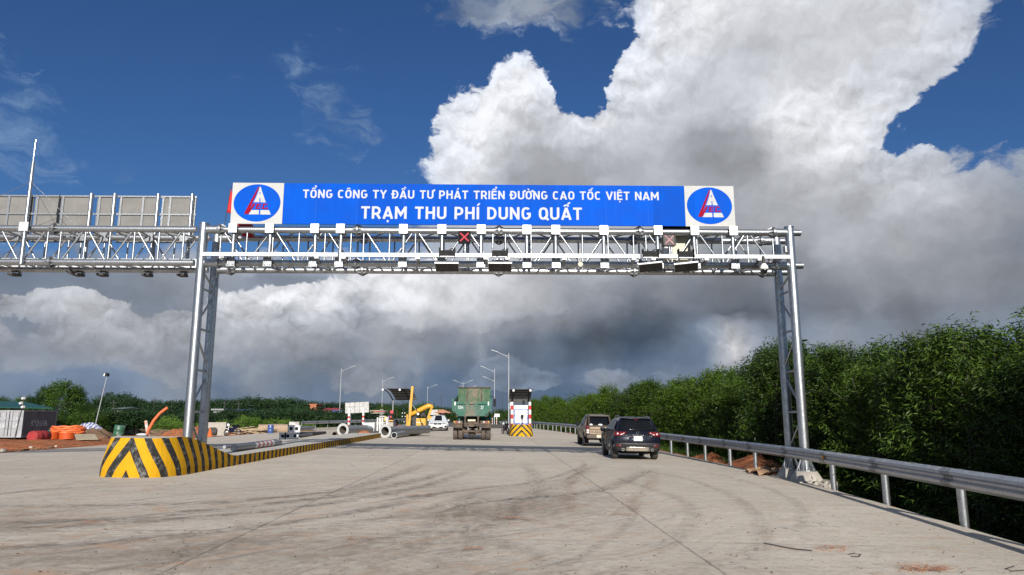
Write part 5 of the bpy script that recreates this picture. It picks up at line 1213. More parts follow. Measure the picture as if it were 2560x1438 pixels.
# perforated white sign back in the distance
PERF = M('white_perforated_sheet', (0.36, 0.35, 0.33), .6, var=.15, sc=3)
t = thing('roadside_sign', 'white perforated sign back standing beyond the far left guardrail', 'sign', (P(893, 1060, 90).x, 90, 0))
A = [P(863, 1007.5, 90), P(863, 1034, 90), P(922, 1031, 90.5), P(922, 1004.5, 90.5)]
mb = MB(); mb.add(A + [p + Vector((0, .12, 0)) for p in A], [(0,1,2,3),(7,6,5,4),(0,4,5,1),(1,5,6,2),(2,6,7,3),(3,7,4,0)]); mb.build('sheet', PERF, t)
fr = MB()
for k in (.2, .4, .6, .8): fr.tube(A[0].lerp(A[3], k) + Vector((0, -.03, 0)), A[1].lerp(A[2], k) + Vector((0, -.03, 0)), .03, n=6)
for k in (.33, .66): fr.tube(A[0].lerp(A[1], k) + Vector((0, -.03, 0)), A[3].lerp(A[2], k) + Vector((0, -.03, 0)), .03, n=6)
fr.build('stiffening_frame', GALV, t)
for px in (876, 909): q = P(px, 1020, 90.3); MB().tube((q.x, 90.4, -.3), (q.x, 90.4, q.z), .09, n=10).build('post', GALV2, t)
q = P(954, 1030, 100); mb = MB(); mb.tube((q.x, 100, q.z), (q.x, 99.95, q.z), .38, n=24); mb.tube((q.x, 100.05, 0), (q.x, 100.05, q.z), .05)
obj1('round_sign', mb, ALU, 'grey round traffic sign seen from behind, near the far lamp post', 'sign', (q.x, 100, 0))
q = P(1242, 1038.5, 105); mb = MB(); mb.bx(q.x - .4, q.x + .4, 105, 105.05, q.z - .22, q.z + .22); mb.tube((q.x, 105.1, 0), (q.x, 105.1, q.z), .05); obj1('small_sign', mb, WHITE, 'small white sign plate right of the green truck', 'sign', (q.x, 105, 0))
for k, px in enumerate((1241.5, 1231)):
    q = P(px, 1045, 104 + k*4); a = Vector((q.x, 104 + k*4, -.1)); t = thing('marker_post', ('thin red and white marker post under the small white sign', 'thin red and white marker post directly right of the truck')[k], 'post', a)
    MB().tube(a, (q.x, a.y, q.z), .06).build('shaft', WHITE, t)
    for j in range(3): MB().tube((q.x, a.y, .15 + j*.35), (q.x, a.y, .32 + j*.35), .063).build('red_band', REDP, t)
q = P(1085, 1031, 98); mb = MB(); mb.bx(q.x - .55, q.x + .55, 98, 98.05, q.z - .35, q.z + .35); mb.tube((q.x, 98.1, 0), (q.x, 98.1, q.z), .05); obj1('small_sign', mb, PERF, 'small pale sign plate behind the white car', 'sign', (q.x, 98, 0))

# ------------------------------------------------------------------ yard on the left: containers, shed, pipes, drums
def corr_mat():
    m, T, b, co = base('faded_grey_container_paint'); n = T.noise(co, 1.3, 6, 0.7); n2 = T.noise(T.v('MULTIPLY', co, (1, 1, .35)), 3.0, 6, 0.75)
    c = T.mix(T.ramp(n, .3, .7), (.085, .085, .095), (.14, .14, .15)); c = T.mix(T.ramp(n2, .56, .68, 0, .8), c, (.34, .34, .35)); c = T.mix(T.ramp(n, .60, .75, 0, .7), c, (.16, .075, .04))
    T.put(b.inputs['Base Color'], c); b.inputs['Roughness'].default_value = .7; return m
CONT = corr_mat(); CDOOR = M('pale_grey_container_doors', (.27, .275, .29), .6, var=.15, sc=1.5, c2=(.20, .13, .10), lo=.6, hi=.75)
Yc = 72.0; c0 = P(52, 1092, Yc); zc0 = land(c0.x, Yc) + .15
def container(x, y, rz, label, letters):
    t = thing('shipping_container', label, 'container', (x, y, land(x, y) + .12), rz, group='grey shipping containers by the shed')
    L, W, H = 6.06, 2.44, 2.59
    def wall(p0, p1, nm, mat):
        d = Vector(p1) - Vector(p0); n = int(d.length / .14); nr = Vector((d.y, -d.x, 0)).normalized(); mb = MB()
        for i in range(n + 1):
            o = nr * (-.04 if (i // 1) % 2 else 0)
            q = Vector(p0) + d * i / n + o; mb.v += [q + Vector((0, 0, .12)), q + Vector((0, 0, H - .10))]
        for i in range(n): mb.f.append((2*i, 2*i+2, 2*i+3, 2*i+1)); mb.mi.append(0); mb.sm.append(False)
        return mb.build(nm, mat, t, local=True)
    side = wall((W/2, 0, 0), (W/2, L, 0), 'side_wall', CONT); wall((-W/2, L, 0), (-W/2, 0, 0), 'side_wall', CONT); wall((W/2, L, 0), (-W/2, L, 0), 'end_wall', CONT)
    f = MB()
    for x_ in (-W/2, W/2):
        for y_ in (0, L): f.box((x_, y_, H/2), (.13, .13, H))
        for z_ in (.06, H - .05): f.box((x_, L/2, z_), (.12, L, .12))
    for y_ in (0, L):
        for z_ in (.06, H - .05): f.box((0, y_, z_), (W, .12, .12))
    f.build('corner_frame', CDOOR, t, local=True)
    MB().box((0, L/2, H - .03), (W, L, .04)).build('roof', CONT, t, local=True)
    for s in (-1, 1):
        d = MB(); d.box((s*W/4, -.02, H/2), (W/2 - .08, .04, H - .24)); o = d.build('door', CDOOR, t, local=True)
        b = MB()
        for xx in (.3, .85): b.tube((s*xx, -.075, .14), (s*xx, -.075, H - .12), .025, n=8); b.box((s*xx, -.08, .95), (.1, .05, .05))
        for zz in (.8, 1.55): b.box((s*W/4, -.045, zz), (W/2 - .1, .02, .04))
        b.build('lock_bar', GALV2, o, local=True)
        p = MB()
        for k in range(4): p.box((s*(.45 + .35*(k % 2)) , -.048, 1.12 + .72*(k // 2)), (.26, .012, .34 if k < 2 else .22))
        p.build('painted_mark', M('white_painted_mark', (.42, .42, .44), .6, c2=(.25, .25, .27), lo=.45, hi=.6, sc=9), o, local=True)
    if letters:
        mb = text_mb(letters, .62, 3.0, lambda a, b: Vector((W/2 + .010, 1.5 + a, 1.05 + b)), .01)
        mb.build('lettering', M('faded_white_lettering', (.62, .62, .66), .6, c2=(.14, .14, .17), lo=.46, hi=.62, sc=5), side, local=True)
    return t
container(P(52, 1080, Yc).x - 1.24, Yc, R(4), 'grey shipping container with pale doors and faded white letters on its dark side', 'KKNHA')
x2 = P(-40, 1080, Yc - 1); container(P(52, 1080, Yc).x - 3.80, Yc - .5, R(4), 'pale grey container cut by the left edge of the frame', '')
GROOF = M('green_roof_sheet', (.010, .065, .040), .45, .1, .12)
s0 = [P(-60, 1003, 80), P(-5, 1003.5, 78), P(134, 1019, 80)]
t = thing('yard_shed', 'long shed with a green sheet roof behind the containers', 'shed', (P(30, 1050, 84).x, 84, -.8))
ra, rb, rc, rd = P(-120, 1017, 76), P(134, 1020.5, 76), P(60, 1004, 85), P(-120, 1001, 85)
mb = MB(); mb.add([ra, rb, rc, rd] + [p + Vector((0, 0, -.06)) for p in (ra, rb, rc, rd)], [(0,1,2,3),(7,6,5,4),(0,4,5,1),(1,5,6,2),(2,6,7,3),(3,7,4,0)]); mb.build('roof', GROOF, t)
mb = MB(); mb.add([(ra.x, 85, -.9), (rc.x, 85, -.9), (rc.x, 85, rc.z - .1), (ra.x, 85, rc.z - .1)], [(0, 1, 2, 3)]); mb.build('back_wall', CONT, t)
for x in (ra.x + 1, (ra.x + rb.x)/2, rb.x - 1): MB().tube((x, 76.5, -.9), (x, 76.5, ra.z - .05), .08).build('post', DGREY, t)
q = P(62, 993, 70.5); zq = land(q.x, 70.5)
t = thing('yard_lamp_mast', 'thin pole with white floodlights before the dark container side', 'floodlight', (q.x, 70.5, zq))
MB().tube((q.x - .5, 70.5, zq), (q.x, 70.5, q.z), .05).build('pole', DGREY, t)
for dx, px_y in ((-.05, 997), (-.22, 1009), (.0, 1018.5)):
    z = P(62, px_y, 70.5).z; mb = MB(); mb.tube((q.x + dx - .12, 70.4, z), (q.x + dx + .12, 70.35, z + .06), .11, .14, 12); mb.build('flood_lamp', WHITE, t)
# coil of orange pipe
c = gl(161, 1099); t = thing('pipe_coil', 'big stack of coiled orange plastic pipe beside the red drum', 'pipe coil', c)
pts = []
for i in range(6 * 40):
    a = 2*math.pi*i/40; r = 1.25 + .05*math.sin(i*.7); pts.append(Vector((c[0] + r*math.cos(a), c[1] + r*.8*math.sin(a) + .4, c[2] + .12 + .165*i/40 + .03*math.sin(a*2 + i))))
MB().path(pts, .088, 8).build('large_coil', ORANGE, t)
pts = []
for i in range(7 * 30):
    a = 2*math.pi*i/30; r = .62; pts.append(Vector((c[0] - .55 + r*math.cos(a), c[1] - 1.05 + r*math.sin(a), c[2] + .06 + .085*i/30)))
MB().path(pts, .047, 6).build('small_coil', M('deep_orange_plastic', (.52, .085, .015), .5), t)
pts = []
for i in range(6 * 30):
    a = 2*math.pi*i/30; pts.append(Vector((c[0] + .75 + .55*math.cos(a), c[1] - .95 + .55*math.sin(a), c[2] + .06 + .09*i/30)))
MB().path(pts, .047, 6).build('small_coil', M('deep_orange_plastic', (.52, .085, .015), .5), t)
def drum(c, d, r, L, mat, label):
    t = thing('drum', label, 'drum', c); d = Vector(d).normalized(); m2 = Vector(c)
    mb = MB(); mb.lathe([(0, 0), (r*.96, 0), (r, .02), (r, L*.3), (r*1.03, L*.32), (r, L*.34), (r, L*.64), (r*1.03, L*.66), (r, L*.68), (r, L - .02), (r*.96, L), (0, L)], m2 - d*L/2 + (Vector((0, 0, r)) if abs(d.z) < .5 else Vector((0, 0, L/2))), d, 24); mb.build('shell', mat, t)
    e = MB(); q = m2 - d*(L/2 + .002) + (Vector((0, 0, r)) if abs(d.z) < .5 else Vector((0, 0, L/2))); e.tube(q, q + d*.004, r*.9, n=24); e.build('end_cap', mat, t)
    return t
DRED = M('red_drum_paint', (.30, .018, .02), .7, var=.25, c2=(.14, .025, .02), lo=.5, hi=.7, sc=3)
drum(gl(97, 1105), (.09, 1, 0), .42, 1.5, DRED, 'red steel drum lying on the red soil before the orange pipe coil')
DGRN = M('green_drum_paint', (.03, .10, .055), .5, c2=(.25, .28, .26), lo=.55, hi=.62, sc=2)
q = gl(296, 1096); drum((q[0], q[1], q[2] + .1), (.12, 0, 1), .42, 1.0, DGRN, 'tilted green steel drum behind the striped nose')
q = gl(676, 1083.5); drum(q, (0, 0, 1), .28, .8, M('blue_plastic', (.04, .08, .22), .4), 'small blue plastic drum beside the brown concrete pipe')
PLY = M('weathered_plywood', (.30, .25, .17), .9, var=.25, sc=2.5)
A = [Vector(gl(190, 1101, .06)), Vector(gl(245, 1100.5, .06)), P(236, 1087, Vector(gl(236, 1100)).y + .9), P(186, 1086.5, Vector(gl(186, 1100)).y + .9)]
mb = MB(); th = Vector((0, .05, .04)); mb.add(A + [p + th for p in A], [(0,1,2,3),(7,6,5,4),(0,4,5,1),(1,5,6,2),(2,6,7,3),(3,7,4,0)])
obj1('plywood_sheet', mb, PLY, 'weathered plywood sheet leaning on the heap right of the orange coil', 'board', A[0])
def tarp_mat():
    m, T, b, co = base('striped_tarpaulin'); x, y, z = T.xyz(co)
    f = T.m('FRACT', T.m('MULTIPLY', T.m('ADD', x, T.m('MULTIPLY', T.noise(co, 1.2, 3), .9)), 2.6)); c = T.mix(T.ramp(f, .42, .5), (.50, .49, .50), (.10, .13, .30))
    c = T.mix(T.ramp(T.noise(co, 2, 4), .55, .7), c, (.40, .33, .28)); T.put(b.inputs['Base Color'], c); b.inputs['Roughness'].default_value = .5; return m
TARP = tarp_mat()
def tarp(c, rx, ry, h, label, mat=None):
    mb = MB(); n = 22; sd = random.uniform(0, 50)
    for j in range(n + 1):
        for i in range(n + 1):
            u, v = i/n*2 - 1, j/n*2 - 1; r = math.hypot(u, v)
            z = h * max(0, 1 - r*r*.75) + .10*mnoise.noise(Vector((u*4 + sd, v*4, 0))) + .05*mnoise.noise(Vector((u*11 + sd, v*11, 0)))
            mb.v.append(Vector((c[0] + u*rx*(1 + .15*mnoise.noise(Vector((v*3, sd, 1)))), c[1] + v*ry, c[2] + z)))
    for j in range(n):
        for i in range(n): mb.f.append((j*(n+1)+i, j*(n+1)+i+1, (j+1)*(n+1)+i+1, (j+1)*(n+1)+i)); mb.mi.append(0); mb.sm.append(True)
    return obj1('tarpaulin', mb, mat or TARP, label, 'tarpaulin', c)
q = gl(147, 1090); tarp((q[0], q[1], q[2] + .45), 1.25, .9, .75, 'white and blue striped tarpaulin bundle behind the orange coil')
q = gl(221, 1090); tarp((q[0], q[1], q[2] + .55), 1.35, .9, .85, 'pale striped tarpaulin over the brown soil heap by the leaning lamp pole')
q = gl(183, 1089); tarp((q[0], q[1], q[2] + .6), .5, .5, .55, 'small green tarpaulin between the two striped ones', M('green_tarpaulin', (.04, .14, .06), .6, c2=(.3, .26, .2), lo=.5, hi=.6))
q = gl(110, 1095); tarp((q[0] + .6, q[1], q[2]), .8, .6, .8, 'green plastic heap right of the red drum', M('green_plastic_sheet', (.03, .13, .08), .5))
q = gl(57, 1093); mb = MB()
for i in range(9): mb.sphere((q[0] + random.uniform(-.7, 1.2), q[1] + random.uniform(-.4, .4), q[2] + .15 + random.uniform(0, .35)), random.uniform(.14, .24), 8, 6, (1.2, 1, .9), jit=.15)
obj1('white_sack_pile', mb, WHITE, 'small pile of white sacks before the container corner', 'sacks', q)
def sticks(c, n, L, label, spread=1.0, mat=WOOD, nm='timber_pile', r=.05):
    mb = MB()
    for i in range(n):
        a = random.uniform(-.35, .35) + (math.pi if random.random() < .5 else 0); o = Vector((c[0] + random.uniform(-1, 1)*spread, c[1] + random.uniform(-.5, .5), c[2] + .08 + random.uniform(0, .5)))
        d = Vector((math.cos(a), math.sin(a)*.5, random.uniform(-.06, .22))) * L * random.uniform(.6, 1)
        mb.beam(o - d/2, o + d/2, r*2, r)
    return obj1(nm, mb, mat, label, 'timber', c)
sticks(gl(625, 1084), 14, 4.2, 'pile of planks and bent timber beside the brown concrete pipe', 1.6)
sticks(gl(408, 1089), 34, 2.2, 'tangled pile of dry brushwood behind the orange conduit', 1.2, M('dry_brushwood', (.20, .135, .085), .9, var=.3), 'brushwood', .025)
sticks(gl(35, 1094), 10, 3.0, 'scattered dark poles on the ground before the containers', 2.0, DGREY, 'scattered_poles', .03)
CPIPE = M('brown_concrete_pipe', (.30, .22, .15), .9, var=.15)
for px, py, d, lb in ((645, 1083, 2.6, 'brown concrete pipe lying by the planks, nearer one'), (668, 1081, 1.4, 'brown concrete pipe behind the small blue drum')):
    q = Vector(gl(px, py)) + Vector((0, 0, .42)); MBp = MB().pipe(q, q + Vector((d, .9, 0)), .45, .36, 24, 0, 1); obj1('concrete_pipe', MBp, [CPIPE, DGREY], lb, 'pipe', q)
a, b = gl(518, 1088), gl(550, 1088); y = a[1]; zt_ = P(535, 1056, y).z
t = thing('concrete_block', 'pale upright concrete slab with small holes right of the left columns', 'slab', a)
bevel(MB().bx(a[0], b[0], y, y + .5, a[2] - .1, zt_).build('slab', CONC, t), .03)
h = MB()
for px in (526, 530, 534, 538): q = P(px, 1070, y - .004); h.tube(q, q + Vector((0, .003, 0)), .06, n=10)
h.build('hole', BLACK, t)
a = gl(524, 1091); obj1('orange_cone', MB().lathe([(0, .7), (.05, .7), (.22, .03), (.3, .03), (.3, 0), (0, 0)], a, n=14), ORANGE, 'small orange traffic cone before the concrete slab', 'cone', a)
a = gl(518, 1089); obj1('dark_pipe_piece', MB().tube((a[0], a[1] - .4, a[2] + .35), (a[0] + .9, a[1] - .2, a[2] + .35), .32, n=16), DGREY, 'dark pipe piece lying at the foot of the concrete slab', 'pipe', a)
# stones and offcuts on the road and soil
STONE = M('pale_stone', (.38, .33, .27), .9, var=.2)
for (px, py, r) in ((8, 1129, .13), (240, 1108, .10), (77, 1119, .08), (140, 1116, .07), (32, 1112, .06)):
    q = gl(px, py); mb = MB(); mb.sphere((q[0], q[1], q[2] + r*.5), r, 9, 6, (1.4, 1, .8), jit=.2); obj1('stone', mb, STONE, 'small pale stone lying on the red soil at the left', 'stone', q, 'stones on the red soil')
mb = MB()
for i in range(9): q = gl(45 + 11*i + random.uniform(-4, 4), 1128 - i*1.6); mb.sphere((q[0], q[1], q[2]), random.uniform(.05, .12), 8, 5, (1.6, 1, .7), jit=.3)
tag(mb.build('clods', BSOIL, None), kind='stuff')
q = G(1920, 1366)
mb = MB(); mb.path([Vector((*G(x, y)[:2], G(x, y).z + .012)) for x, y in ((1910, 1360), (1940, 1366), (1980, 1374), (2030, 1379))], .007, 6); obj1('steel_bar', mb, DGREY, 'thin dark steel bar lying on the concrete near the right edge', 'rod', q)
q = G(2150, 1388); mb = MB(); mb.path([Vector((*G(x, y)[:2], G(x, y).z + .01)) for x, y in ((2122, 1388), (2135, 1385), (2152, 1388), (2148, 1394), (2128, 1393))], .005, 6); obj1('wire_loop', mb, DGREY, 'small bent wire loop on the concrete', 'wire', q)
q = G(2520, 1428); mb = MB(); mb.path([Vector((*G(x, y)[:2], G(x, y).z + .01)) for x, y in ((2535, 1418), (2515, 1424), (2528, 1430), (2560, 1428))], .006, 6); obj1('wire_loop', mb, DGREY, 'thin bent wire at the right end of the foreground', 'wire', q)
BSK = M('brown_sacking', (.25, .15, .085), .95, var=.3, sc=5)
def rag(c, rx, ry, h, lab):
    mb = MB(); n = 14; sd = random.uniform(0, 50)
    for j in range(n + 1):
        for i in range(n + 1):
            u, v = i/n*2 - 1, j/n*2 - 1
            mb.v.append(Vector((c[0] + u*rx*(1 + .3*mnoise.noise(Vector((v*2, sd, 1)))), c[1] + v*ry*(1 + .3*mnoise.noise(Vector((u*2, sd, 3)))), c[2] + .02 + h*max(0, .5 + mnoise.noise(Vector((u*2.4 + sd, v*2.4, 0))) + .4*mnoise.noise(Vector((u*6 + sd, v*6, 0)))))))
    for j in range(n):
        for i in range(n): mb.f.append((j*(n+1)+i, j*(n+1)+i+1, (j+1)*(n+1)+i+1, (j+1)*(n+1)+i)); mb.mi.append(0); mb.sm.append(True)
    return obj1('sacking', mb, BSK, lab, 'sacking', c)
q = G(1950, 1188); rag((q.x, q.y, q.z), .75, .5, .20, 'crumpled brown sacking at the road edge before the right column')
q = G(1905, 1182); rag((q.x, q.y, q.z), .45, .35, .12, 'smaller crumpled brown sacking left of the right column')
mb = MB(); random.seed(3)
for i in range(900):
    px, py = random.uniform(0, 2560), 1150 + 288 * random.random() ** .8
    q = G(px, py)
    if q.x > edge_x(q.y) - .2 or q.x < -22 or (-9.9 < q.x < -7.4 and q.y > 17): continue
    r = random.choice((.006, .008, .01, .014, .02)) * random.uniform(.7, 1.3)
    mb.sphere((q.x, q.y, q.z + r*.4), r*.38, 6, 4, (random.uniform(.8, 2), 1, .7), jit=.25, mi=0 if random.random() < .8 else 1)
tag(mb.build('gravel', [BSOIL, M('dull_stone', (.24, .21, .17), .9)], None), kind='stuff')
mb = MB()
for cx, cy, n, w in ((2090, 1372, 80, 45), (2330, 1420, 90, 70), (2290, 1424, 120, 40), (1560, 1290, 20, 60), (880, 1352, 20, 50)):
    for i in range(n):
        q = G(cx + random.gauss(0, w*.5), cy + random.gauss(0, 4)); r = random.uniform(.003, .008); mb.sphere((q.x, q.y, q.z + r*.4), r, 6, 4, (1.5, 1.2, .6), jit=.25)
tag(mb.build('soil_crumbs', M('dusty_red_soil', (.30, .13, .065), .95, var=.3, sc=6), None), kind='stuff')
# ------------------------------------------------------------------ vehicles
def shell(prof, W, name, mat, root, cols=(-1, -.9, -.55, 0, .55, .9, 1), pull=0.10, drop=0.05, bw=0.03):
    # prof: closed side outline (y, z) going round; W(z): half width; the ends are rounded in plan by pulling the outer columns in
    ys = [p[0] for p in prof]; ym, yM = min(ys), max(ys); mb = MB(); nc = len(cols); n = len(prof)
    zM = max(p[1] for p in prof)
    for (y, z) in prof:
        for c in cols:
            e = abs(c) ** 3; yy = y
            yy += e * pull * sstep(ym + .9, ym, y) - e * pull * 1.6 * sstep(yM - 1.0, yM, y)
            mb.v.append(Vector((c * W(z), yy, z - drop * e * sstep(zM - .25, zM, z))))
    for i in range(n):
        for k in range(nc - 1): j = (i+1) % n; mb.f.append((i*nc+k, i*nc+k+1, j*nc+k+1, j*nc+k)); mb.mi.append(0); mb.sm.append(True)
    mb.f.append([i*nc for i in range(n)]); mb.f.append([i*nc+nc-1 for i in range(n)][::-1]); mb.mi += [0, 0]; mb.sm += [False, False]
    o = mb.build(name, mat, root, local=True)
    return bevel(o, bw, 2, 30)
def arch(yc, r, z0, n=9): return [(yc - r*math.cos(math.pi*k/n), max(z0, .30 + r*math.sin(math.pi*k/n))) for k in range(n + 1)]
def wheel(root, x, y, r, w, rim_mat, tyre_mat=RUBBER, name='wheel', spokes=5):
    wh = MB(); s = 1 if x > 0 else -1; prof = [(r*.62, -w/2), (r*.90, -w/2), (r*.98, -w*.38), (r, -w*.2), (r, w*.2), (r*.98, w*.38), (r*.90, w/2), (r*.62, w/2), (r*.62, -w/2)]
    wh.lathe(prof, (x, y, r), (1, 0, 0), 28); o = wh.build(name, tyre_mat, root, local=True)
    tr = MB()
    for k in (-.28, -.1, .1, .28): tr.lathe([(r*1.003, k*w - .012), (r*1.006, k*w), (r*1.003, k*w + .012)], (x, y, r), (1, 0, 0), 28)
    tr.build('tread_band', DGREY, o, local=True)
    rm = MB(); rm.lathe([(0, s*w*.30), (r*.2, s*w*.34), (r*.55, s*w*.25), (r*.62, s*w*.46), (r*.64, s*w*.46), (r*.64, -s*w*.3), (0, -s*w*.3)], (x, y, r), (1, 0, 0), 24)
    for k in range(spokes):
        a = 2*math.pi*k/spokes; rm.beam((x + s*w*.40, y, r), (x + s*w*.42, y + math.cos(a)*r*.6, r + math.sin(a)*r*.6), .06, .04)
    rm.build('rim', rim_mat, o, local=True)
    return o
def patch(mb, pts, th=0.004): return mb.add(pts, [tuple(range(len(pts)))])
RIM = M('alloy_rim', (.35, .35, .36), .35, .8, .05); TAIL = M('red_tail_lamp', (.13, .006, .008), .2, var=.1, spec=.6); TAILW = M('clear_lamp', (.62, .60, .58), .12, var=.05)
PLATE = M('white_number_plate', (.66, .65, .63), .4, var=.03); PLATEY = M('faded_number_plate', (.46, .40, .30), .5, var=.1)

# dark blue SUV, seen from behind
def suv():
    q = G(1591, 1151); y0 = q.y - .1; x0 = 5.50
    t = thing('dark_suv', 'dark navy SUV seen from behind, nearest car on the right', 'car', (x0, y0, gz(x0)), R(-1.0))
    t.rotation_euler = (0, R(1.1), R(-1.0))
    P_ = M('navy_car_paint', (.004, .005, .013), .32, .2, .06, coat=.5, rvar=.04, spec=.3); CL = M('black_car_cladding', (.020, .020, .021), .55, var=.1)
    def W(z): return interp(z, [(.2, .80), (.45, .88), (.75, .915), (.95, .905), (1.12, .86), (1.55, .66), (1.68, .60)])
    prof = [(.13, .42), (.04, .55), (.0, .72), (.03, .90), (.10, 1.02), (.14, 1.10), (.42, 1.50), (.46, 1.585), (.60, 1.63), (1.1, 1.665), (1.8, 1.67), (2.35, 1.61), (3.25, 1.10), (3.5, 1.06), (4.2, .96), (4.45, .84), (4.52, .62), (4.48, .35), (4.2, .26)]
    prof += arch(3.62, -.0, .26)[:0] + [(3.62 + .40*math.cos(math.pi*k/8), .36 + .36*math.sin(math.pi*k/8)) for k in range(9)] + [(3.1, .26), (1.45, .26)] + [(.92 + .40*math.cos(math.pi*k/8), .36 + .36*math.sin(math.pi*k/8)) for k in range(9)] + [(.40, .34)]
    body = shell(prof, W, 'body', P_, t, pull=.16, drop=.05)
    def rear(u, z, off=.012):                       # point on the rear surface
        y = interp(z, [(.42, .13), (.55, .04), (.72, 0), (.90, .03), (1.02, .10), (1.10, .14), (1.50, .42), (1.585, .46)])
        return Vector((u * W(z), y + abs(u)**3 * .16 - off, z))
    def rpatch(name, us, zs, mat, off=.014, par=t):
        mb = MB(); nu, nz = len(us(zs[0])), len(zs)
        for z in zs:
            for u in us(z): mb.v.append(rear(u, z, off))
        for j in range(nz - 1):
            for i in range(nu - 1): mb.f.append((j*nu+i, j*nu+i+1, (j+1)*nu+i+1, (j+1)*nu+i)); mb.mi.append(0); mb.sm.append(True)
        o = mb.build(name, mat, par, local=True); s = o.modifiers.new('thickness', 'SOLIDIFY'); s.thickness = .012; s.offset = 1; return o
    lin_ = lambda a, b, n=7: [lerp(a, b, i/(n-1)) for i in range(n)]
    wz = [1.13, 1.2, 1.3, 1.4, 1.5, 1.555]
    win = rpatch('rear_window', lambda z: lin_(-interp(z, [(1.13, .86), (1.55, .93)]), interp(z, [(1.13, .86), (1.55, .93)]), 9), wz, GLASS)
    sp = MB()
    for z_, y_, e in ((1.60, .36, .0), (1.645, .50, 0)):
        for u in lin_(-.95, .95, 9): sp.v.append(Vector((u*.62, y_ + abs(u)**3*.1, z_ - abs(u)**3*.02)))
    for i in range(8): sp.f.append((i, i+1, 10+i, 9+i)); sp.mi.append(0); sp.sm.append(True)
    s_ = sp.build('roof_spoiler', P_, t, local=True); m = s_.modifiers.new('thickness', 'SOLIDIFY'); m.thickness = .03
    rpatch('brake_lamp', lambda z: lin_(-.13, .13, 3), [1.535, 1.56], TAIL, .022)
    for s in (-1, 1):
        tl = rpatch('tail_lamp', lambda z: [s*a for a in lin_(interp(z, [(.93, .72), (1.0, .56), (1.05, .48)]), 1.0, 5)], [.92, .96, 1.0, 1.05, 1.075], TAIL, .02)
        c = rear(s*.86, 1.0, .05); mb = MB(); mb.sphere(c, .036, 10, 8, (1, .5, 1)); mb.build('lamp_bulb', TAILW, tl, local=True)
        mb = MB(); mb.sphere(rear(s*.70, .975, .03), .028, 10, 8, (1.7, .5, .8)); mb.build('lamp_bulb', TAILW, tl, local=True)
    rpatch('bumper', lambda z: lin_(-1.0, 1.0, 11), [.345, .42, .50, .60, .655], CL, .024)
    sk = MB(); 
    for z_ in (.345, .40, .46, .505):
        for u in lin_(-.52 + .35*max(0, z_-.42), .52 - .35*max(0, z_-.42), 7): p = rear(u, max(z_, .43), .05); p.z = z_; sk.v.append(p)
    for j in range(3):
        for i in range(6): sk.f.append((j*7+i, j*7+i+1, j*7+i+8, j*7+i+7)); sk.mi.append(0); sk.sm.append(True)
    s_ = sk.build('skid_plate', M('silver_skid_plate', (.55, .50, .42), .28, .75, .12), t, local=True); m = s_.modifiers.new('thickness', 'SOLIDIFY'); m.thickness = .012
    for s in (-1, 1):
        mb = MB(); c = rear(s*.645, .44, .03); c.z = .40; mb.pipe(c + Vector((0, -.02, 0)), c + Vector((0, .1, 0)), .052, .036, 18, 0, 1); mb.build('exhaust_tip', [CHROME, BLACK], t, local=True)
        rpatch('reflector', lambda z: [s*a for a in lin_(.70 + .25*(z-.47), .93, 4)], [.475, .525, .575], TAIL, .032)
    rpatch('plate_recess', lambda z: lin_(-.44 + .5*(z-.72), .44 - .5*(z-.72), 5), [.72, .80, .88], M('dark_blue_recess', (.014, .018, .034), .4), .016)
    mb = MB(); c = rear(0, .82, .035); mb.box(c, (.33, .012, .19)); pl = mb.build('number_plate', PLATE, t, local=True)
    mb = MB(); mb.box(rear(0, .955, .03), (.44, .02, .02)); mb.build('hatch_trim', CHROME, t, local=True)
    mb = MB(); mb.lathe([(.055, 0), (.075, .006), (.055, .012)], rear(0, 1.015, .03), (0, -1, 0), 20); mb.beam(rear(-.05, 1.02, .034), rear(0, .995, .034), .006, .012); mb.beam(rear(0, .995, .034), rear(.05, 1.02, .034), .006, .012); mb.build('badge', CHROME, t, local=True)
    mb = text_mb('CX-5', .036, .17, lambda a, b: rear(-.60, .925, .024) + Vector((a, 0, b)), .02); mb.build('lettering', CHROME, t, local=True)
    mb = text_mb('AWD', .028, .13, lambda a, b: rear(.48, .915, .024) + Vector((a, 0, b)), .02); mb.build('lettering', CHROME, t, local=True)
    mb = MB(); mb.tube(rear(.04, 1.10, .03), rear(-.42, 1.20, .026), .008, n=6); mb.tube(rear(.04, 1.10, .01), rear(.04, 1.10, .05), .02, n=8); mb.build('rear_wiper', BLACK, t, local=True)
    for s in (-1, 1):
        mb = MB(); mb.path([(s*.58, .62, 1.60), (s*.59, .80, 1.665), (s*.59, 1.3, 1.69), (s*.585, 2.0, 1.68), (s*.57, 2.2, 1.63)], .015, 8); mb.build('roof_rail', M('dull_silver_rail', (.30, .30, .31), .35, .8), t, local=True)
        def sp_(y, z, off=.008): return Vector((s*(W(z) + off - (.16*.9 if False else 0)), y, z))
        mb = MB()
        for poly in ([(.62, 1.15), (.80, 1.50), (1.35, 1.56), (1.42, 1.14)], [(1.47, 1.14), (1.42, 1.56), (2.25, 1.53), (2.85, 1.17)]): mb.add([sp_(*p) for p in poly], [(0, 1, 2, 3)])
        o = mb.build('side_window', GLASS, t, local=True); m = o.modifiers.new('thickness', 'SOLIDIFY'); m.thickness = .008
        mb = MB(); mb.sphere((s*(W(1.1) + .13), 2.75, 1.12), .1, 12, 8, (1.1, .6, .8)); mb.beam((s*W(1.05), 2.78, 1.07), (s*(W(1.05) + .1), 2.76, 1.10), .05, .03); mb.build('wing_mirror', P_, t, local=True)
        mb = MB()
        for k, yy in enumerate((1.55, 2.55)): mb.beam(sp_(yy - .1, .98, .015), sp_(yy + .1, .98, .015), .02, .025)
        mb.build('door_handle', P_, t, local=True)
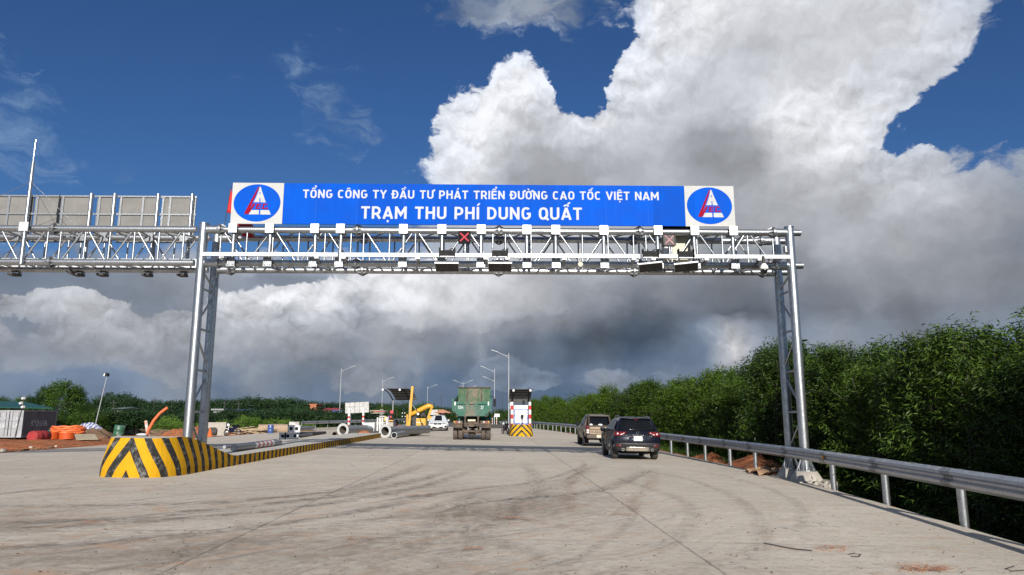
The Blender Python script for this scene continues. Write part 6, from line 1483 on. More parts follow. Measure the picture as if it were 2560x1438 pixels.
        mb = MB(); mb.add([sp_(y, z, .006) for y, z in ((1.36, .27), (3.16, .27), (3.16, .42), (1.36, .42))], [(0, 1, 2, 3)])
        for yc in (.92, 3.62):
            a = [(yc + .40*math.cos(math.pi*k/10), .36 + .36*math.sin(math.pi*k/10)) for k in range(11)]; b = [(yc + .47*math.cos(math.pi*k/10), .34 + .44*math.sin(math.pi*k/10)) for k in range(11)]
            v0 = len(mb.v); mb.v += [sp_(y, z, .006) for y, z in a] + [sp_(y, z, .006) for y, z in b]
            for k in range(10): mb.f.append((v0+k, v0+k+1, v0+11+k+1, v0+11+k)); mb.mi.append(0); mb.sm.append(False)
        o = mb.build('side_cladding', CL, t, local=True); m = o.modifiers.new('thickness', 'SOLIDIFY'); m.thickness = .01
        for yc in (.92, 3.62): wheel(t, s*.79, yc, .36, .23, RIM)
    mb = MB(); mb.sphere((0, .52, 1.67), .025, 8, 6, (1, 1.2, 1.2)); mb.build('roof_aerial', BLACK, t, local=True)
    mb = MB(); mb.box((0, 2.3, .30), (1.2, 3.8, .12)); mb.build('underbody', BLACK, t, local=True)
suv()
# tan and grey pickup
def pickup():
    q = G(1480, 1114); x0 = 5.88; y0 = q.y - 1.9
    t = thing('pickup_truck', 'dusty brown double-cab pickup truck before the dark SUV', 'pickup', (x0, y0, gz(x0)), R(-1.0))
    t.rotation_euler = (0, R(1.1), R(-1.0))
    BR = M('dusty_brown_car_paint', (.060, .045, .034), .4, .2, .15, 2.0, coat=.3); TG = M('dusty_tan_tailgate', (.25, .175, .115), .5, .15, .12, 2.0, c2=(.19, .13, .085), lo=.4, hi=.7)
    def W(z): return interp(z, [(.3, .84), (.6, .92), (.95, .925), (1.10, .90), (1.55, .72), (1.80, .62)])
    wa = lambda yc: [(yc + .44*math.cos(math.pi*k/8), .42 + .42*math.sin(math.pi*k/8)) for k in range(9)]
    prof = [(.04, .62), (0, .80), (0, 1.12), (1.50, 1.14), (1.52, 1.16), (1.85, 1.68), (2.05, 1.77), (2.6, 1.81), (3.1, 1.76), (3.85, 1.18), (4.9, 1.08), (5.2, .95), (5.28, .62), (5.2, .42), (4.9, .38)] + wa(4.35) + [(3.8, .40), (1.7, .40)] + wa(1.12) + [(.55, .50)]
    shell(prof, W, 'body', BR, t, pull=.05, drop=.05)
    lin_ = lambda a, b, n: [lerp(a, b, i/(n-1)) for i in range(n)]
    mb = MB(); mb.box((0, -.015, .905), (1.42, .05, .46)); tg = bevel(mb.build('tailgate', TG, t, local=True), .015)
    mb = MB(); mb.box((0, -.05, .94), (1.36, .02, .03)); mb.box((0, -.012, 1.125), (1.5, .09, .05)); mb.build('tailgate_trim', DGREY, tg, local=True)
    mb = MB(); mb.box((0, -.052, 1.05), (.22, .03, .06)); mb.build('handle', BLACK, tg, local=True)
    mb = MB(); mb.lathe([(0, 0), (.1, 0), (.11, .008), (0, .012)], (0, -.042, .96), (0, -1, 0), 20); o = mb.build('badge', M('dark_blue_badge', (.02, .03, .09), .3), tg, local=True); o.scale = (1, 1, 1)
    mb = text_mb('RANGER', .085, .98, lambda a, b: Vector((-.60 + a, -.044, .765 + b)), .01); mb.build('lettering', DGREY, tg, local=True)
    for s in (-1, 1):
        mb = MB(); mb.box((s*.80, .0, .93), (.16, .10, .44)); o = bevel(mb.build('tail_lamp', TAIL, t, local=True), .02)
        mb = MB(); mb.box((s*.80, -.056, .90), (.125, .012, .10)); mb.box((s*.80, -.056, .78), (.125, .012, .09)); mb.build('clear_lens', TAILW, o, local=True)
        for yc in (1.12, 4.35): wheel(t, s*.80, yc, .40, .27, RIM, MUDTYRE if False else RUBBER)
        mb = MB(); mb.box((s*.82, .62, .34), (.28, .02, .42)); mb.build('mud_flap', BLACK, t, local=True)
        mb = MB(); mb.beam((s*.62, .95, 1.14), (s*.58, 1.55, 1.72), .10, .09); mb.beam((s*.62, .95, 1.14), (s*.62, 1.4, 1.14), .08, .06); mb.build('roll_bar', BR, t, local=True)
        mb = MB(); mb.sphere((s*1.04, 3.55, 1.22), .12, 12, 8, (.9, .5, 1.1)); mb.build('wing_mirror', BLACK, t, local=True)
        mb = MB()
        for poly in ([(1.70, 1.2), (2.0, 1.66), (2.5, 1.70), (2.52, 1.2)], [(2.6, 1.2), (2.58, 1.70), (3.05, 1.67), (3.62, 1.22)]): mb.add([Vector((s*(W(z) + .008), y, z)) for y, z in poly], [(0, 1, 2, 3)])
        o = mb.build('side_window', GLASS, t, local=True); m = o.modifiers.new('thickness', 'SOLIDIFY'); m.thickness = .008
    mb = MB(); mb.beam((-.58, 1.55, 1.72), (.58, 1.55, 1.72), .10, .08); mb.build('roll_bar', BR, t, local=True)
    mb = MB(); mb.add([Vector((-.68, 1.50, 1.22)), Vector((.68, 1.50, 1.22)), Vector((.57, 1.79, 1.67)), Vector((-.57, 1.79, 1.67))], [(0, 1, 2, 3)]); o = mb.build('rear_window', GLASS, t, local=True); m = o.modifiers.new('thickness', 'SOLIDIFY'); m.thickness = .03
    mb = MB(); mb.box((0, .75, 1.15), (1.45, 1.4, .03)); mb.build('bed_cover', DGREY, t, local=True)
    for x, lb in ((-.60, 0), (-.08, 1)):
        mb = MB(); mb.sphere((x, .12, 1.20), .085, 10, 8, (1.2 + lb*.4, 1, .7), jit=.1); mb.build('white_bundle', WHITE, t, local=True)
    mb = MB(); mb.box((0, .0, .56), (1.72, .16, .20)); bevel(mb.build('bumper', BR, t, local=True), .03)
    mb = MB(); mb.box((-.05, -.085, .58), (.52, .012, .16)); mb.build('number_plate', PLATEY, t, local=True)
    mb = MB(); mb.box((0, 2.6, .45), (1.1, 4.4, .16)); mb.sphere((0.15, 1.1, .38), .2, 12, 8); mb.tube((-.7, 1.12, .40), (.7, 1.12, .40), .06); mb.build('underbody', BLACK, t, local=True)
pickup()
# green tipper lorry
def lorry():
    q = G(1178, 1101); x0, y0 = -1.57, q.y
    t = thing('tipper_lorry', 'muddy green tipper lorry seen from behind in the middle lane', 'lorry', (x0, y0, gz(x0)), 0)
    def gm(nm, c, k=1.0):
        m, T, b, co = base(nm); x, y, z = T.xyz(co); n = T.noise(co, 2.5, 7, 0.72); n2 = T.noise(T.v('MULTIPLY', co, (1, 1, .4)), 5, 6, .7)
        cc = T.mix(T.ramp(n, .3, .7), tuple(v*.8 for v in c), c)
        mid = T.ramp(T.m('ADD', T.m('MULTIPLY', T.m('SUBTRACT', 1.0, T.m('ABSOLUTE', x)), .9), T.m('MULTIPLY', T.m('SUBTRACT', n2, .5), 3.2)), .25, 1.1)
        cc = T.mix(T.m('MULTIPLY', mid, .72 * k), cc, T.mix(n, (.10, .075, .055), (.20, .14, .09)))
        T.put(b.inputs['Base Color'], cc); T.put(b.inputs['Roughness'], T.ramp(n, .3, .7, .45, .8)); return m
    GT = gm('worn_green_paint', (.011, .095, .066), 1.1); GI = gm('muddy_green_board', (.030, .085, .033), 1.25)
    MUD = M('mud_caked_metal', (.10, .072, .052), .9, var=.3, sc=5, c2=(.05, .04, .032), lo=.45, hi=.65)
    W = 1.20; zt0, zt1 = 1.55, 2.45
    # tailgate with cut lower corners
    gate = [(-W+.03, zt1), (-W+.0, 1.86), (-.86, 1.50), (.86, 1.50), (W-.0, 1.86), (W-.03, zt1)]
    mb = MB(); mb.prism(gate, lambda a, b, d: Vector((a, d, b)), .0, .08); tg = mb.build('tailgate', GT, t, local=True)
    rb = MB()
    for poly in ([(-1.12, 2.44), (1.12, 2.44), (1.12, 2.30), (-1.12, 2.30)], [(-1.12, 2.30), (-.98, 2.30), (-.98, 1.80), (-.84, 1.70), (-.84, 1.55), (-1.12, 1.84)], [(1.12, 2.30), (.98, 2.30), (.98, 1.80), (.84, 1.70), (.84, 1.55), (1.12, 1.84)],
                 [(-.40, 2.30), (-.20, 2.30), (-.06, 1.69), (-.24, 1.69)], [(.20, 2.30), (.40, 2.30), (.24, 1.69), (.06, 1.69)], [(-.84, 1.69), (.84, 1.69), (.84, 1.53), (-.84, 1.53)]):
        rb.prism(poly, lambda a, b, d: Vector((a, d, b)), -.10, .0)
    bevel(rb.build('stiffening_rib', GT, tg, local=True), .012)
    LT = M('chalky_lettering', (.50, .52, .50), .7, c2=(.12, .22, .16), lo=.55, hi=.7, sc=14)
    for s, x_, w_ in (('92H-', -.90, .36), ('37', .58, .17)):
        mb = text_mb(s, .20, w_*1.1, lambda a, b: Vector((x_ + a, -.004, 1.99 + b)), .015); mb.build('lettering', LT, tg, local=True)
    for s in (-1, 1):
        mb = MB(); mb.box((s*1.08, -.107, 2.33), (.07, .012, .24)); mb.build('white_reflector', WHITE, tg, local=True)
        mb = MB(); mb.box((s*1.10, -.03, 1.90), (.085, .012, .25)); mb.build('red_reflector', TAIL, tg, local=True)
    # bed sides, floor and the tall headboard at the front
    for s in (-1, 1):
        mb = MB(); mb.prism([(.08, zt1 + .12), (.08, 1.75), (5.2, 1.6), (5.2, 3.0), (4.6, 2.95), (1.2, 2.62)], lambda a, b, d: Vector((s*d, a, b)), W - .06, W + .02); mb.build('bed_side', GT, t, local=True)
        mb = MB(); mb.prism([(-.02, 2.66), (.15, 2.70), (.15, 1.85), (-.02, 1.85)], lambda a, b, d: Vector((s*d, a, b)), W - .03, W + .08); mb.build('corner_post', GT, t, local=True)
    mb = MB(); mb.box((0, 2.6, 1.55), (2.0, 5.1, .1)); mb.build('bed_floor', MUD, t, local=True)
    mb = MB(); mb.box((0, 5.2, 2.55), (2.34, .08, 2.0)); hb = mb.build('headboard', GI, t, local=True)
    mb = MB()
    for x in (-.52, .52): mb.box((x, 5.14, 2.6), (.09, .06, 1.8))
    mb.box((0, 5.12, 3.56), (2.36, .14, .05)); mb.build('headboard_rib', MUD, hb, local=True)
    mb = MB(); mb.sphere((0, 2.8, 1.55), 1.0, 20, 10, (1.0, 2.2, .72), z0=0, jit=.05); mb.build('load', MUD, t, local=True)
    # cab in front
    mb = MB(); mb.box((0, 6.6, 2.0), (2.4, 1.9, 2.1)); bevel(mb.build('cab', GT, t, local=True), .12, 3)
    for s in (-1, 1):
        mb = MB(); mb.path([(s*1.2, 7.2, 2.95), (s*1.36, 7.2, 2.96), (s*1.44, 7.2, 2.86)], .025, 6); mb.box((s*1.46, 7.2, 2.52), (.20, .1, .58)); mb.box((s*1.44, 7.2, 2.0), (.05, .05, .9)); mb.build('wing_mirror', BLACK, t, local=True)
    # chassis
    mb = MB()
    for s in (-1, 1): mb.box((s*.42, 3.2, 1.12), (.10, 6.6, .28)); mb.beam((s*.42, -.05, 1.62), (s*.42, .05, 1.02), .10, .12); mb.tube((s*.42, -.08, 1.52), (s*.42, .1, 1.52), .09, n=12)
    mb.build('chassis_rail', MUD, t, local=True)
    mb = MB(); mb.box((0, .05, 1.02), (1.0, .10, .26)); mb.box((0, .06, .95), (.3, .16, .2)); mb.build('rear_crossmember', MUD, t, local=True)
    for x in (-.25, .25): 
        mb = MB(); mb.tube((x, -.02, 1.0), (x, .0, 1.0), .045, n=12); mb.build('tow_eye', BLACK, t, local=True)
    mb = MB(); mb.box((0, -.01, 1.26), (.50, .02, .12)); mb.build('number_plate', PLATEY, t, local=True)
    AMB = M('amber_lamp', (.60, .30, .04), .2, var=.05); PINK = M('pale_red_lamp', (.50, .10, .09), .2, var=.05)
    for s in (-1, 1):
        mb = MB(); mb.box((s*.88, .02, 1.12), (.62, .06, .24)); mb.box((s*.92, .06, .92), (.64, .05, .28)); o = mb.build('mudguard', MUD, t, local=True)
        for k, (x, mt) in enumerate(((1.09, AMB), (.93, PINK), (.79, TAILW))):
            l = MB(); l.lathe([(0, .035), (.035, .03), (.052, .01), (.056, 0)], (s*x, -.012, 1.15), (0, -1, 0), 16); l.build('rear_lamp', mt, o, local=True)
        for yc in (.95, 2.30):
            for dx in (.66, 1.00):
                w = wheel(t, s*(dx + .08), yc, .50, .275, MUD, MUDTYRE, spokes=0)
        w = wheel(t, s*1.02, 6.2, .50, .28, MUD, RUBBER, spokes=0)
    mb = MB()
    for yc in (.95, 2.30): mb.tube((-1.0, yc, .5), (1.0, yc, .5), .10, n=12); mb.sphere((0, yc, .47), .24, 14, 10, (1.1, 1, .95))
    for s in (-1, 1): mb.box((s*.42, 1.6, .72), (.12, 1.8, .16)); mb.tube((s*.52, .55, .42), (s*.46, .55, .95), .06, n=10)
    mb.beam((-.6, .42, .58), (.6, .42, .58), .08, .08); mb.build('rear_axle', MUD, t, local=True)
    mb = MB(); mb.box((-.88, 4.2, .85), (.5, 1.2, .6)); mb.box((.88, 4.2, .85), (.5, 1.2, .6)); mb.box((0, 3.4, .95), (.5, 3.0, .5)); mb.build('fuel_tank', BLACK, t, local=True)
lorry()
# white crossover facing the camera
def white_car():
    a, b = G(1072, 1077.5), G(1118, 1077.5); x0 = (a.x + b.x)/2; y0 = a.y
    t = thing('white_car', 'white crossover car facing the camera beside the yellow machine', 'car', (x0, y0, gz(x0)), R(1.5))
    WP = M('white_car_paint', (.62, .63, .63), .2, .0, .03, coat=.6)
    def W(z): return interp(z, [(.2, .82), (.5, .89), (.8, .90), (1.0, .85), (1.42, .62), (1.55, .57)])
    wa = lambda yc: [(yc + .38*math.cos(math.pi*k/8), .35 + .35*math.sin(math.pi*k/8)) for k in range(9)]
    prof = [(.10, .26), (.0, .40), (-.02, .62), (.05, .78), (.40, .90), (1.0, 1.0), (1.75, 1.46), (2.2, 1.55), (3.3, 1.55), (4.1, 1.40), (4.3, .95), (4.32, .40), (4.15, .26)] + wa(3.45) + [(3.0, .24), (1.3, .24)] + wa(.84) + [(.38, .24)]
    shell(prof, W, 'body', WP, t, pull=.30, drop=.04)
    def fr(u, z, off=.02): return Vector((u*W(z), interp(z, [(.26, .10), (.40, 0), (.62, -.02), (.78, .05), (.90, .40), (1.0, 1.0), (1.46, 1.75)]) + abs(u)**3*.30 - off, z))
    def fp(name, poly, mat, off=.02):
        mb = MB(); mb.add([fr(u, z, off) for u, z in poly], [tuple(range(len(poly)))]); o = mb.build(name, mat, t, local=True); m = o.modifiers.new('thickness', 'SOLIDIFY'); m.thickness = .015; return o
    mb = MB(); us = [-.95, -.6, -.3, 0, .3, .6, .95]; zs = [.99, 1.15, 1.32, 1.49]
    for z in zs:
        for u in us: p = fr(u, z, .012); p.y = lerp(.98, 1.80, (z-.99)/.50) + abs(u)**3*.12 - .012; mb.v.append(p)
    for j in range(3):
        for i in range(6): mb.f.append((j*7+i, j*7+i+1, j*7+i+8, j*7+i+7)); mb.mi.append(0); mb.sm.append(True)
    o = mb.build('windscreen', GLASS, t, local=True); m = o.modifiers.new('thickness', 'SOLIDIFY'); m.thickness = .012
    fp('grille', [(-.46, .76), (.46, .76), (.40, .62), (-.40, .62)], BLACK, .04)
    mb = MB(); mb.box(fr(0, .69, .07), (.13, .02, .09)); mb.build('badge', CHROME, t, local=True)
    fp('air_intake', [(-.62, .42), (.62, .42), (.55, .30), (-.55, .30)], BLACK, .035)
    fp('number_plate', [(-.24, .54), (.24, .54), (.24, .46), (-.24, .46)], PLATE, .05)
    for s in (-1, 1):
        fp('headlamp', [(s*.50, .77), (s*.94, .80), (s*.94, .70), (s*.50, .68)], M('headlamp_glass', (.12, .12, .13), .1, var=.05), .03); fp('fog_lamp', [(s*.76, .52), (s*.96, .50), (s*.94, .36), (s*.78, .34)], BLACK, .03)
        mb = MB(); mb.sphere((s*1.0, 1.25, 1.02), .1, 10, 8, (1.1, .6, .75)); mb.build('wing_mirror', WP, t, local=True)
        mb = MB()
        for poly in ([(1.45, 1.06), (2.0, 1.42), (2.6, 1.45), (2.6, 1.05)], [(2.67, 1.05), (2.67, 1.45), (3.6, 1.40), (3.9, 1.08)]): mb.add([Vector((s*(W(z) + .008), y, z)) for y, z in poly], [(0, 1, 2, 3)])
        mb.build('side_window', GLASS, t, local=True)
        for yc in (.84, 3.45): wheel(t, s*.78, yc, .33, .21, RIM)
    mb = MB(); mb.box((0, 2.2, .28), (1.3, 3.6, .12)); mb.build('underbody', BLACK, t, local=True)
white_car()
# yellow piling machine with an upright mast
YEL = M('yellow_machine_paint', (.52, .26, .012), .4, var=.12, sc=3, c2=(.40, .18, .02), lo=.55, hi=.75)
def machine():
    Y = 63.0; a = P(1056, 1080, Y); t = thing('piling_machine', 'yellow post driving machine with a tall leaning mast and folded arm', 'construction machine', (a.x, Y, gz(a.x)))
    mb = MB(); mb.beam(P(1022, 1074, Y), P(1031.5, 966, Y), .20, .30, up=(0, 1, 0)); ms = mb.build('mast', YEL, t)
    mb = MB(); mb.beam(P(1017.5, 1066, Y + .1), P(1018.5, 1036, Y + .1), .12, .22, up=(0, 1, 0)); mb.beam(P(1019, 1075, Y - .1), P(1020, 1081, Y - .1), .14, .2, up=(0, 1, 0)); mb.build('hammer', YEL, t)
    mb = MB(); mb.path([P(1025, 1037, Y), P(1040, 1030, Y), P(1060, 1020, Y), P(1072, 1014.5, Y), P(1078, 1016, Y), P(1080, 1021, Y)], [.16, .20, .22, .22, .20, .15], 8); mb.build('main_arm', YEL, t)
    mb = MB(); mb.beam(P(1080, 1018, Y), P(1069.5, 1046, Y), .16, .2, up=(0, 1, 0)); mb.build('stick_arm', YEL, t)
    mb = MB(); mb.tube(P(1031, 1012, Y - .1), P(1041, 1026, Y - .1), .035); mb.build('hydraulic_ram', CHROME, t)
    mb = MB(); mb.tube(P(1040, 1024, Y - .15), P(1051, 1040, Y - .15), .05); mb.path([P(1045, 1030, Y), P(1050, 1045, Y), P(1056, 1060, Y - .5), P(1060, 1068, Y - .5)], .04); mb.path([P(1068, 1023, Y), P(1071, 1035, Y), P(1064, 1045, Y)], .04); mb.build('hose', BLACK, t)
    p0, p1 = P(1040, 1067, Y - .4), P(1064.5, 1046, Y - .4)
    bevel(MB().bx(p0.x, p1.x, Y - .4, Y + 1.4, p0.z, p1.z).build('engine_cover', YEL, t), .06)
    mb = MB(); mb.bx(p0.x + .02, p0.x + .55, Y - .412, Y - .402, lerp(p0.z, p1.z, .48), lerp(p0.z, p1.z, .54)); mb.build('grip_rail', WHITE, t)
    mb = MB(); mb.tube(P(1054, 1064, Y - .45), P(1050.5, 1048, Y - .45), .03); mb.build('stay', BLACK, t)
    q = P(1045, 1035, Y - .2); mb = MB(); mb.tube(q, q + Vector((0, .1, 0)), .10, n=16); mb.build('gauge', WHITE, t)
    mb = MB(); mb.box(P(1048, 1026, Y - .1), (.3, .02, .13), Matrix.Rotation(-.5, 3, 'Y')); mb.build('white_label', WHITE, t)
    mb = MB()
    for px, py, s in ((1036, 1046, .2), (1033, 1052, .16), (1058, 1036, .22), (1054, 1040, .16), (1062, 1040, .14), (1040, 1041, .15)): mb.sphere(P(px, py, Y + .3), s, 8, 6, jit=.2)
    mb.bx(P(1031, 1060, Y).x, P(1040, 1060, Y).x, Y, Y + .6, P(1, 1062, Y).z, P(1, 1042, Y).z); mb.build('engine_parts', DGREY, t)
    mb = MB(); mb.bx(P(1029, 1, Y).x, P(1070, 1, Y).x, Y - .3, Y + 1.6, P(1, 1071, Y).z, P(1, 1066, Y).z); mb.build('chassis', DGREY, t)
    for px, nm in ((1057, 0), (1069, 1), (1034, 0)):
        q = P(px, 1073, Y - .2); z0 = gz(q.x)
        mb = MB(); mb.lathe([(0, -.14), (.30, -.14), (.33, -.08), (.33, .08), (.30, .14), (0, .14)], (q.x, Y - .0, z0 + .33), (1, .05, 0), 20); mb.build('wheel', RUBBER, t)
    mb = MB(); mb.bx(P(1066, 1, Y).x, P(1070.5, 1, Y).x, Y - .38, Y - .2, P(1, 1064, Y).z, P(1, 1046, Y).z); mb.build('side_post', GPLATE, t)
    mb = MB(); mb.bx(P(1023, 1, Y).x, P(1033, 1, Y).x, Y - .45, Y - .3, P(1, 1070, Y).z, P(1, 1065, Y).z); mb.build('orange_bumper', ORANGE, t)
machine()
# other things in the far work area
def roller():
    Y = 79.0; a = P(1108, 1060, Y); t = thing('road_roller', 'yellow road roller under a faded orange sunshade behind the white car', 'construction machine', (a.x, Y, gz(a.x)))
    q = lambda px, py, dy=0: P(px, py, Y + dy)
    bevel(MB().bx(q(1101, 1).x, q(1116, 1).x, Y, Y + 2.4, q(1, 1066).z, q(1, 1040).z).build('body', YEL, t), .08)
    mb = MB(); mb.tube(q(1098, 1058), q(1117, 1058), .55, n=20); mb.build('drum', DGREY, t)
    mb = MB(); mb.path([q(1088.5, 1042, .2), q(1088.5, 1035.5, .2), q(1097, 1035.5, .2), q(1097, 1042, .2)], .04); mb.bx(q(1090, 1).x, q(1103, 1).x, Y + .3, Y + 1.6, q(1, 1050).z, q(1, 1041).z); mb.build('front_frame', YEL, t)
    mb = MB(); n = 16; ap = q(1107, 1023.5, .8); ring = [ap + Vector((math.cos(2*math.pi*k/n)*1.0, math.sin(2*math.pi*k/n)*.9, -.42 + .06*(k % 2))) for k in range(n)]
    mb.add([ap] + ring, [(0, k + 1, (k+1) % n + 1) for k in range(n)]); mb.build('sunshade', M('faded_orange_cloth', (.44, .20, .13), .8, var=.2), t)
    mb = MB(); mb.tube(q(1107, 1042, .8), ap, .03); mb.bx(q(1113, 1).x, q(1125, 1).x, Y + 1.4, Y + 2.8, q(1, 1026).z, q(1, 1024).z); mb.build('roof', YEL, t)
    mb = MB(); mb.bx(q(1115, 1).x, q(1124, 1).x, Y + 1.6, Y + 3.2, q(1, 1055).z, q(1, 1026.5).z); mb.build('cab', GLASS, t)
    mb = MB()
    for px in (1114.5, 1124): mb.tube(q(px, 1058, 1.5), q(px, 1025, 1.5), .05)
    mb.bx(q(1113, 1).x, q(1126, 1).x, Y + 1.4, Y + 3.6, q(1, 1062).z, q(1, 1050).z); mb.build('rear_frame', DGREY, t)
roller()
def tractor():
    Y = 74.0; q = lambda px, py, dy=0: P(px, py, Y + dy); a = q(985, 1068); t = thing('small_tractor', 'small tractor with a flat red canopy behind the canopy post', 'tractor', (a.x, Y, gz(a.x)))
    MB().bx(q(968, 1).x, q(993, 1).x, Y, Y + 1.6, q(1, 1030).z, q(1, 1027.5).z).build('canopy_roof', M('dark_red_roof', (.26, .03, .03), .5), t)
    mb = MB()
    for px in (970, 992): mb.tube(q(px, 1062, .2), q(px, 1029, .2), .03)
    mb.build('canopy_post', DGREY, t)
    mb = MB(); mb.bx(q(984, 1).x, q(992, 1).x, Y, Y + 1.8, q(1, 1066).z, q(1, 1045).z); mb.build('body', M('brown_machine', (.15, .10, .06), .7, var=.3), t)
    for px in (977, 991): 
        c = q(px, 1060, .3); mb = MB(); mb.lathe([(0, -.15), (.42, -.15), (.48, 0), (.42, .15), (0, .15)], (c.x, c.y, gz(c.x) + .5), (1, .2, 0), 18); mb.build('wheel', RUBBER, t)
tractor()
def person_sheet():
    Y = 71.5; q = lambda px, py, dy=0: P(px, py, Y + dy)
    mb = MB(); n = 18; c = q(974, 1040); base_ = q(974, 1062)
    for i in range(8):
        k = i / 7; r = lerp(.10, .52, k ** .8); z = lerp(c.z, base_.z, k)
        for j in range(n): a = 2*math.pi*j/n; mb.v.append(Vector((c.x + .08*k + math.cos(a)*r*(1 + .18*math.sin(a*5 + k*3)), Y + math.sin(a)*r*.7, z)))
    for i in range(7):
        for j in range(n): mb.f.append((i*n+j, i*n+(j+1) % n, (i+1)*n+(j+1) % n, (i+1)*n+j)); mb.mi.append(0); mb.sm.append(True)
    obj1('covered_load', mb, M('lavender_sheet', (.26, .22, .36), .7, var=.15), 'lavender sheet draped over a load under the left canopy', 'sheet', base_)
    c = q(964.5, 1048); mb = MB(); mb.sphere(c, .28, 10, 8, (.8, .6, 1.0), jit=.1); obj1('yellow_sack', mb, M('pale_yellow_sack', (.48, .40, .18), .7), 'pale yellow sack beside the lavender sheet', 'sack', c)
person_sheet()
def red_signal():
    Y = 64.5; q = lambda px, py, dy=0: P(px, py, Y + dy); a = q(1007, 1072); t = thing('signal_stand', 'dark stand with stacked red lamps between canopy and yellow mast', 'signal', (a.x, Y, gz(a.x) + .28))
    mb = MB(); mb.bx(q(1003.5, 1).x, q(1014, 1).x, Y, Y + .2, q(1, 1068).z, q(1, 1028).z); mb.build('housing', BLACK, t)
    for x0, y0, x1, y1, m in ((1006, 1034, 1013, 1026.5, REDP), (1006, 1045, 1009.5, 1040, REDP), (1003.5, 1064, 1010, 1057, REDP), (1003, 1053.5, 1013.5, 1050.5, YEL)):
        MB().bx(q(x0, 1).x, q(x1, 1).x, Y - .06, Y - .004, q(1, y0).z, q(1, y1).z).build('lamp', m, t)
    mb = MB()
    for px, py in ((1006, 1033), (1012, 1033), (1005.5, 1041.5), (1013, 1041.5), (1010, 1055), (1005, 1066)): mb.sphere(q(px, py, -.05), .055, 8, 6)
    mb.build('small_lamp', TAILW, t)
red_signal()
a, b = P(996, 1070, 63.5), P(1020, 1066, 63.5); mb = MB(); mb.prism([(a.x, gz(-8) + .1), (b.x, gz(-8) + .1), (b.x, P(1, 1057, 63.5).z), (lerp(a.x, b.x, .5), P(1, 1062, 63.5).z)], lambda u, v, d: Vector((u, d, v)), 63.5, 64.2)
obj1('concrete_ramp', mb, M('dark_concrete', (.10, .10, .105), .9), 'dark wedge of concrete at the foot of the yellow mast', 'ramp', (a.x, 63.5, .3))
# motorbikes
def motorbike(px, py, rz, label, col_, Yk=None):
    q = Vector(gl(px, py)); t = thing('motorbike', label, 'motorbike', q, rz); PT = M('motorbike_paint', col_, .3, .2)
    for y in (-.62, .62):
        mb = MB(); n = 20
        for k in range(n): a = 2*math.pi*k/n; b = 2*math.pi*(k+1)/n; mb.tube((0, y + .27*math.cos(a), .29 + .27*math.sin(a)), (0, y + .27*math.cos(b), .29 + .27*math.sin(b)), .045, n=6, caps=False)
        o = mb.build('wheel', RUBBER, t, local=True)
        mb = MB(); mb.tube((-.05, y, .29), (.05, y, .29), .07, n=12)
        for k in range(8): a = math.pi*k/4; mb.tube((0, y, .29), (0, y + .25*math.cos(a), .29 + .25*math.sin(a)), .008, n=4)
        mb.build('spokes', CHROME, o, local=True)
    mb = MB(); mb.path([(0, .62, .75), (0, .25, .55), (0, -.15, .60), (0, -.60, .82)], [.06, .12, .14, .08], 10); mb.box((0, .1, .42), (.24, .34, .28)); mb.build('body', PT, t, local=True)
    mb = MB(); mb.path([(0, .05, .84), (0, -.2, .80), (0, -.62, .86)], [.09, .13, .10], 10); mb.build('seat', BLACK, t, local=True)
    mb = MB()
    for s in (-1, 1): mb.tube((s*.08, .64, .29), (s*.07, .42, .95), .022, n=8)
    mb.path([(-.34, .30, 1.04), (-.15, .40, 1.0), (.15, .40, 1.0), (.34, .30, 1.04)], .018, 6); mb.build('fork', CHROME, t, local=True)
    mb = MB(); mb.sphere((0, .52, .92), .12, 12, 8, (1, .8, 1.1)); mb.build('headlamp', WHITE, t, local=True)
    for s in (-1, 1): mb = MB(); mb.tube((s*.28, .33, 1.03), (s*.34, .34, 1.18), .01, n=5); mb.sphere((s*.35, .34, 1.2), .055, 8, 6, (1.2, .4, 1)); mb.build('mirror', BLACK, t, local=True)
    mb = MB(); mb.tube((.14, .2, .28), (.16, -.75, .36), .045, n=10); mb.build('exhaust', CHROME, t, local=True)
    mb = MB(); mb.sphere((0, -.72, .80), .06, 8, 6); mb.build('tail_lamp', TAIL, t, local=True)
    return t
motorbike(581, 1088.5, R(150), 'dark blue motorbike parked before the red soil heap', (.012, .016, .05))
motorbike(1263.5, 1085, R(20), 'black motorbike parked left of the white kiosk', (.02, .015, .015))
# ------------------------------------------------------------------ trees and shrubs
def leaf_mat(name, dark, light, gloss=0.42, trans=0.3):
    m = bpy.data.materials.new(name); m.use_nodes = True; nt = m.node_tree; nt.nodes.clear(); T = NT(nt)
    g = T.n('ShaderNodeNewGeometry'); oi = T.n('ShaderNodeObjectInfo'); co = T.n('ShaderNodeTexCoord').outputs['Object']
    k = T.m('ADD', T.m('MULTIPLY', g.outputs['Random Per Island'], 0.55), T.m('MULTIPLY', T.noise(co, 1.3, 3), 0.55))
    k = T.m('ADD', k, T.m('MULTIPLY', T.m('SUBTRACT', oi.outputs['Random'], 0.5), 0.5), clamp=True)
    c = T.mix(T.ramp(k, 0.15, 0.95), dark, light)
    b = T.n('ShaderNodeBsdfPrincipled'); T.put(b.inputs['Base Color'], c); b.inputs['Roughness'].default_value = gloss; b.inputs['Specular IOR Level'].default_value = 0.22
    tr = T.n('ShaderNodeBsdfTranslucent'); T.put(tr.inputs[0], T.v('MULTIPLY', c, (1.3, 1.5, .6)))
    mx = T.n('ShaderNodeMixShader'); mx.inputs[0].default_value = trans
    nt.links.new(b.outputs[0], mx.inputs[1]); nt.links.new(tr.outputs[0], mx.inputs[2]); nt.links.new(mx.outputs[0], T.n('ShaderNodeOutputMaterial').inputs[0])
    return m
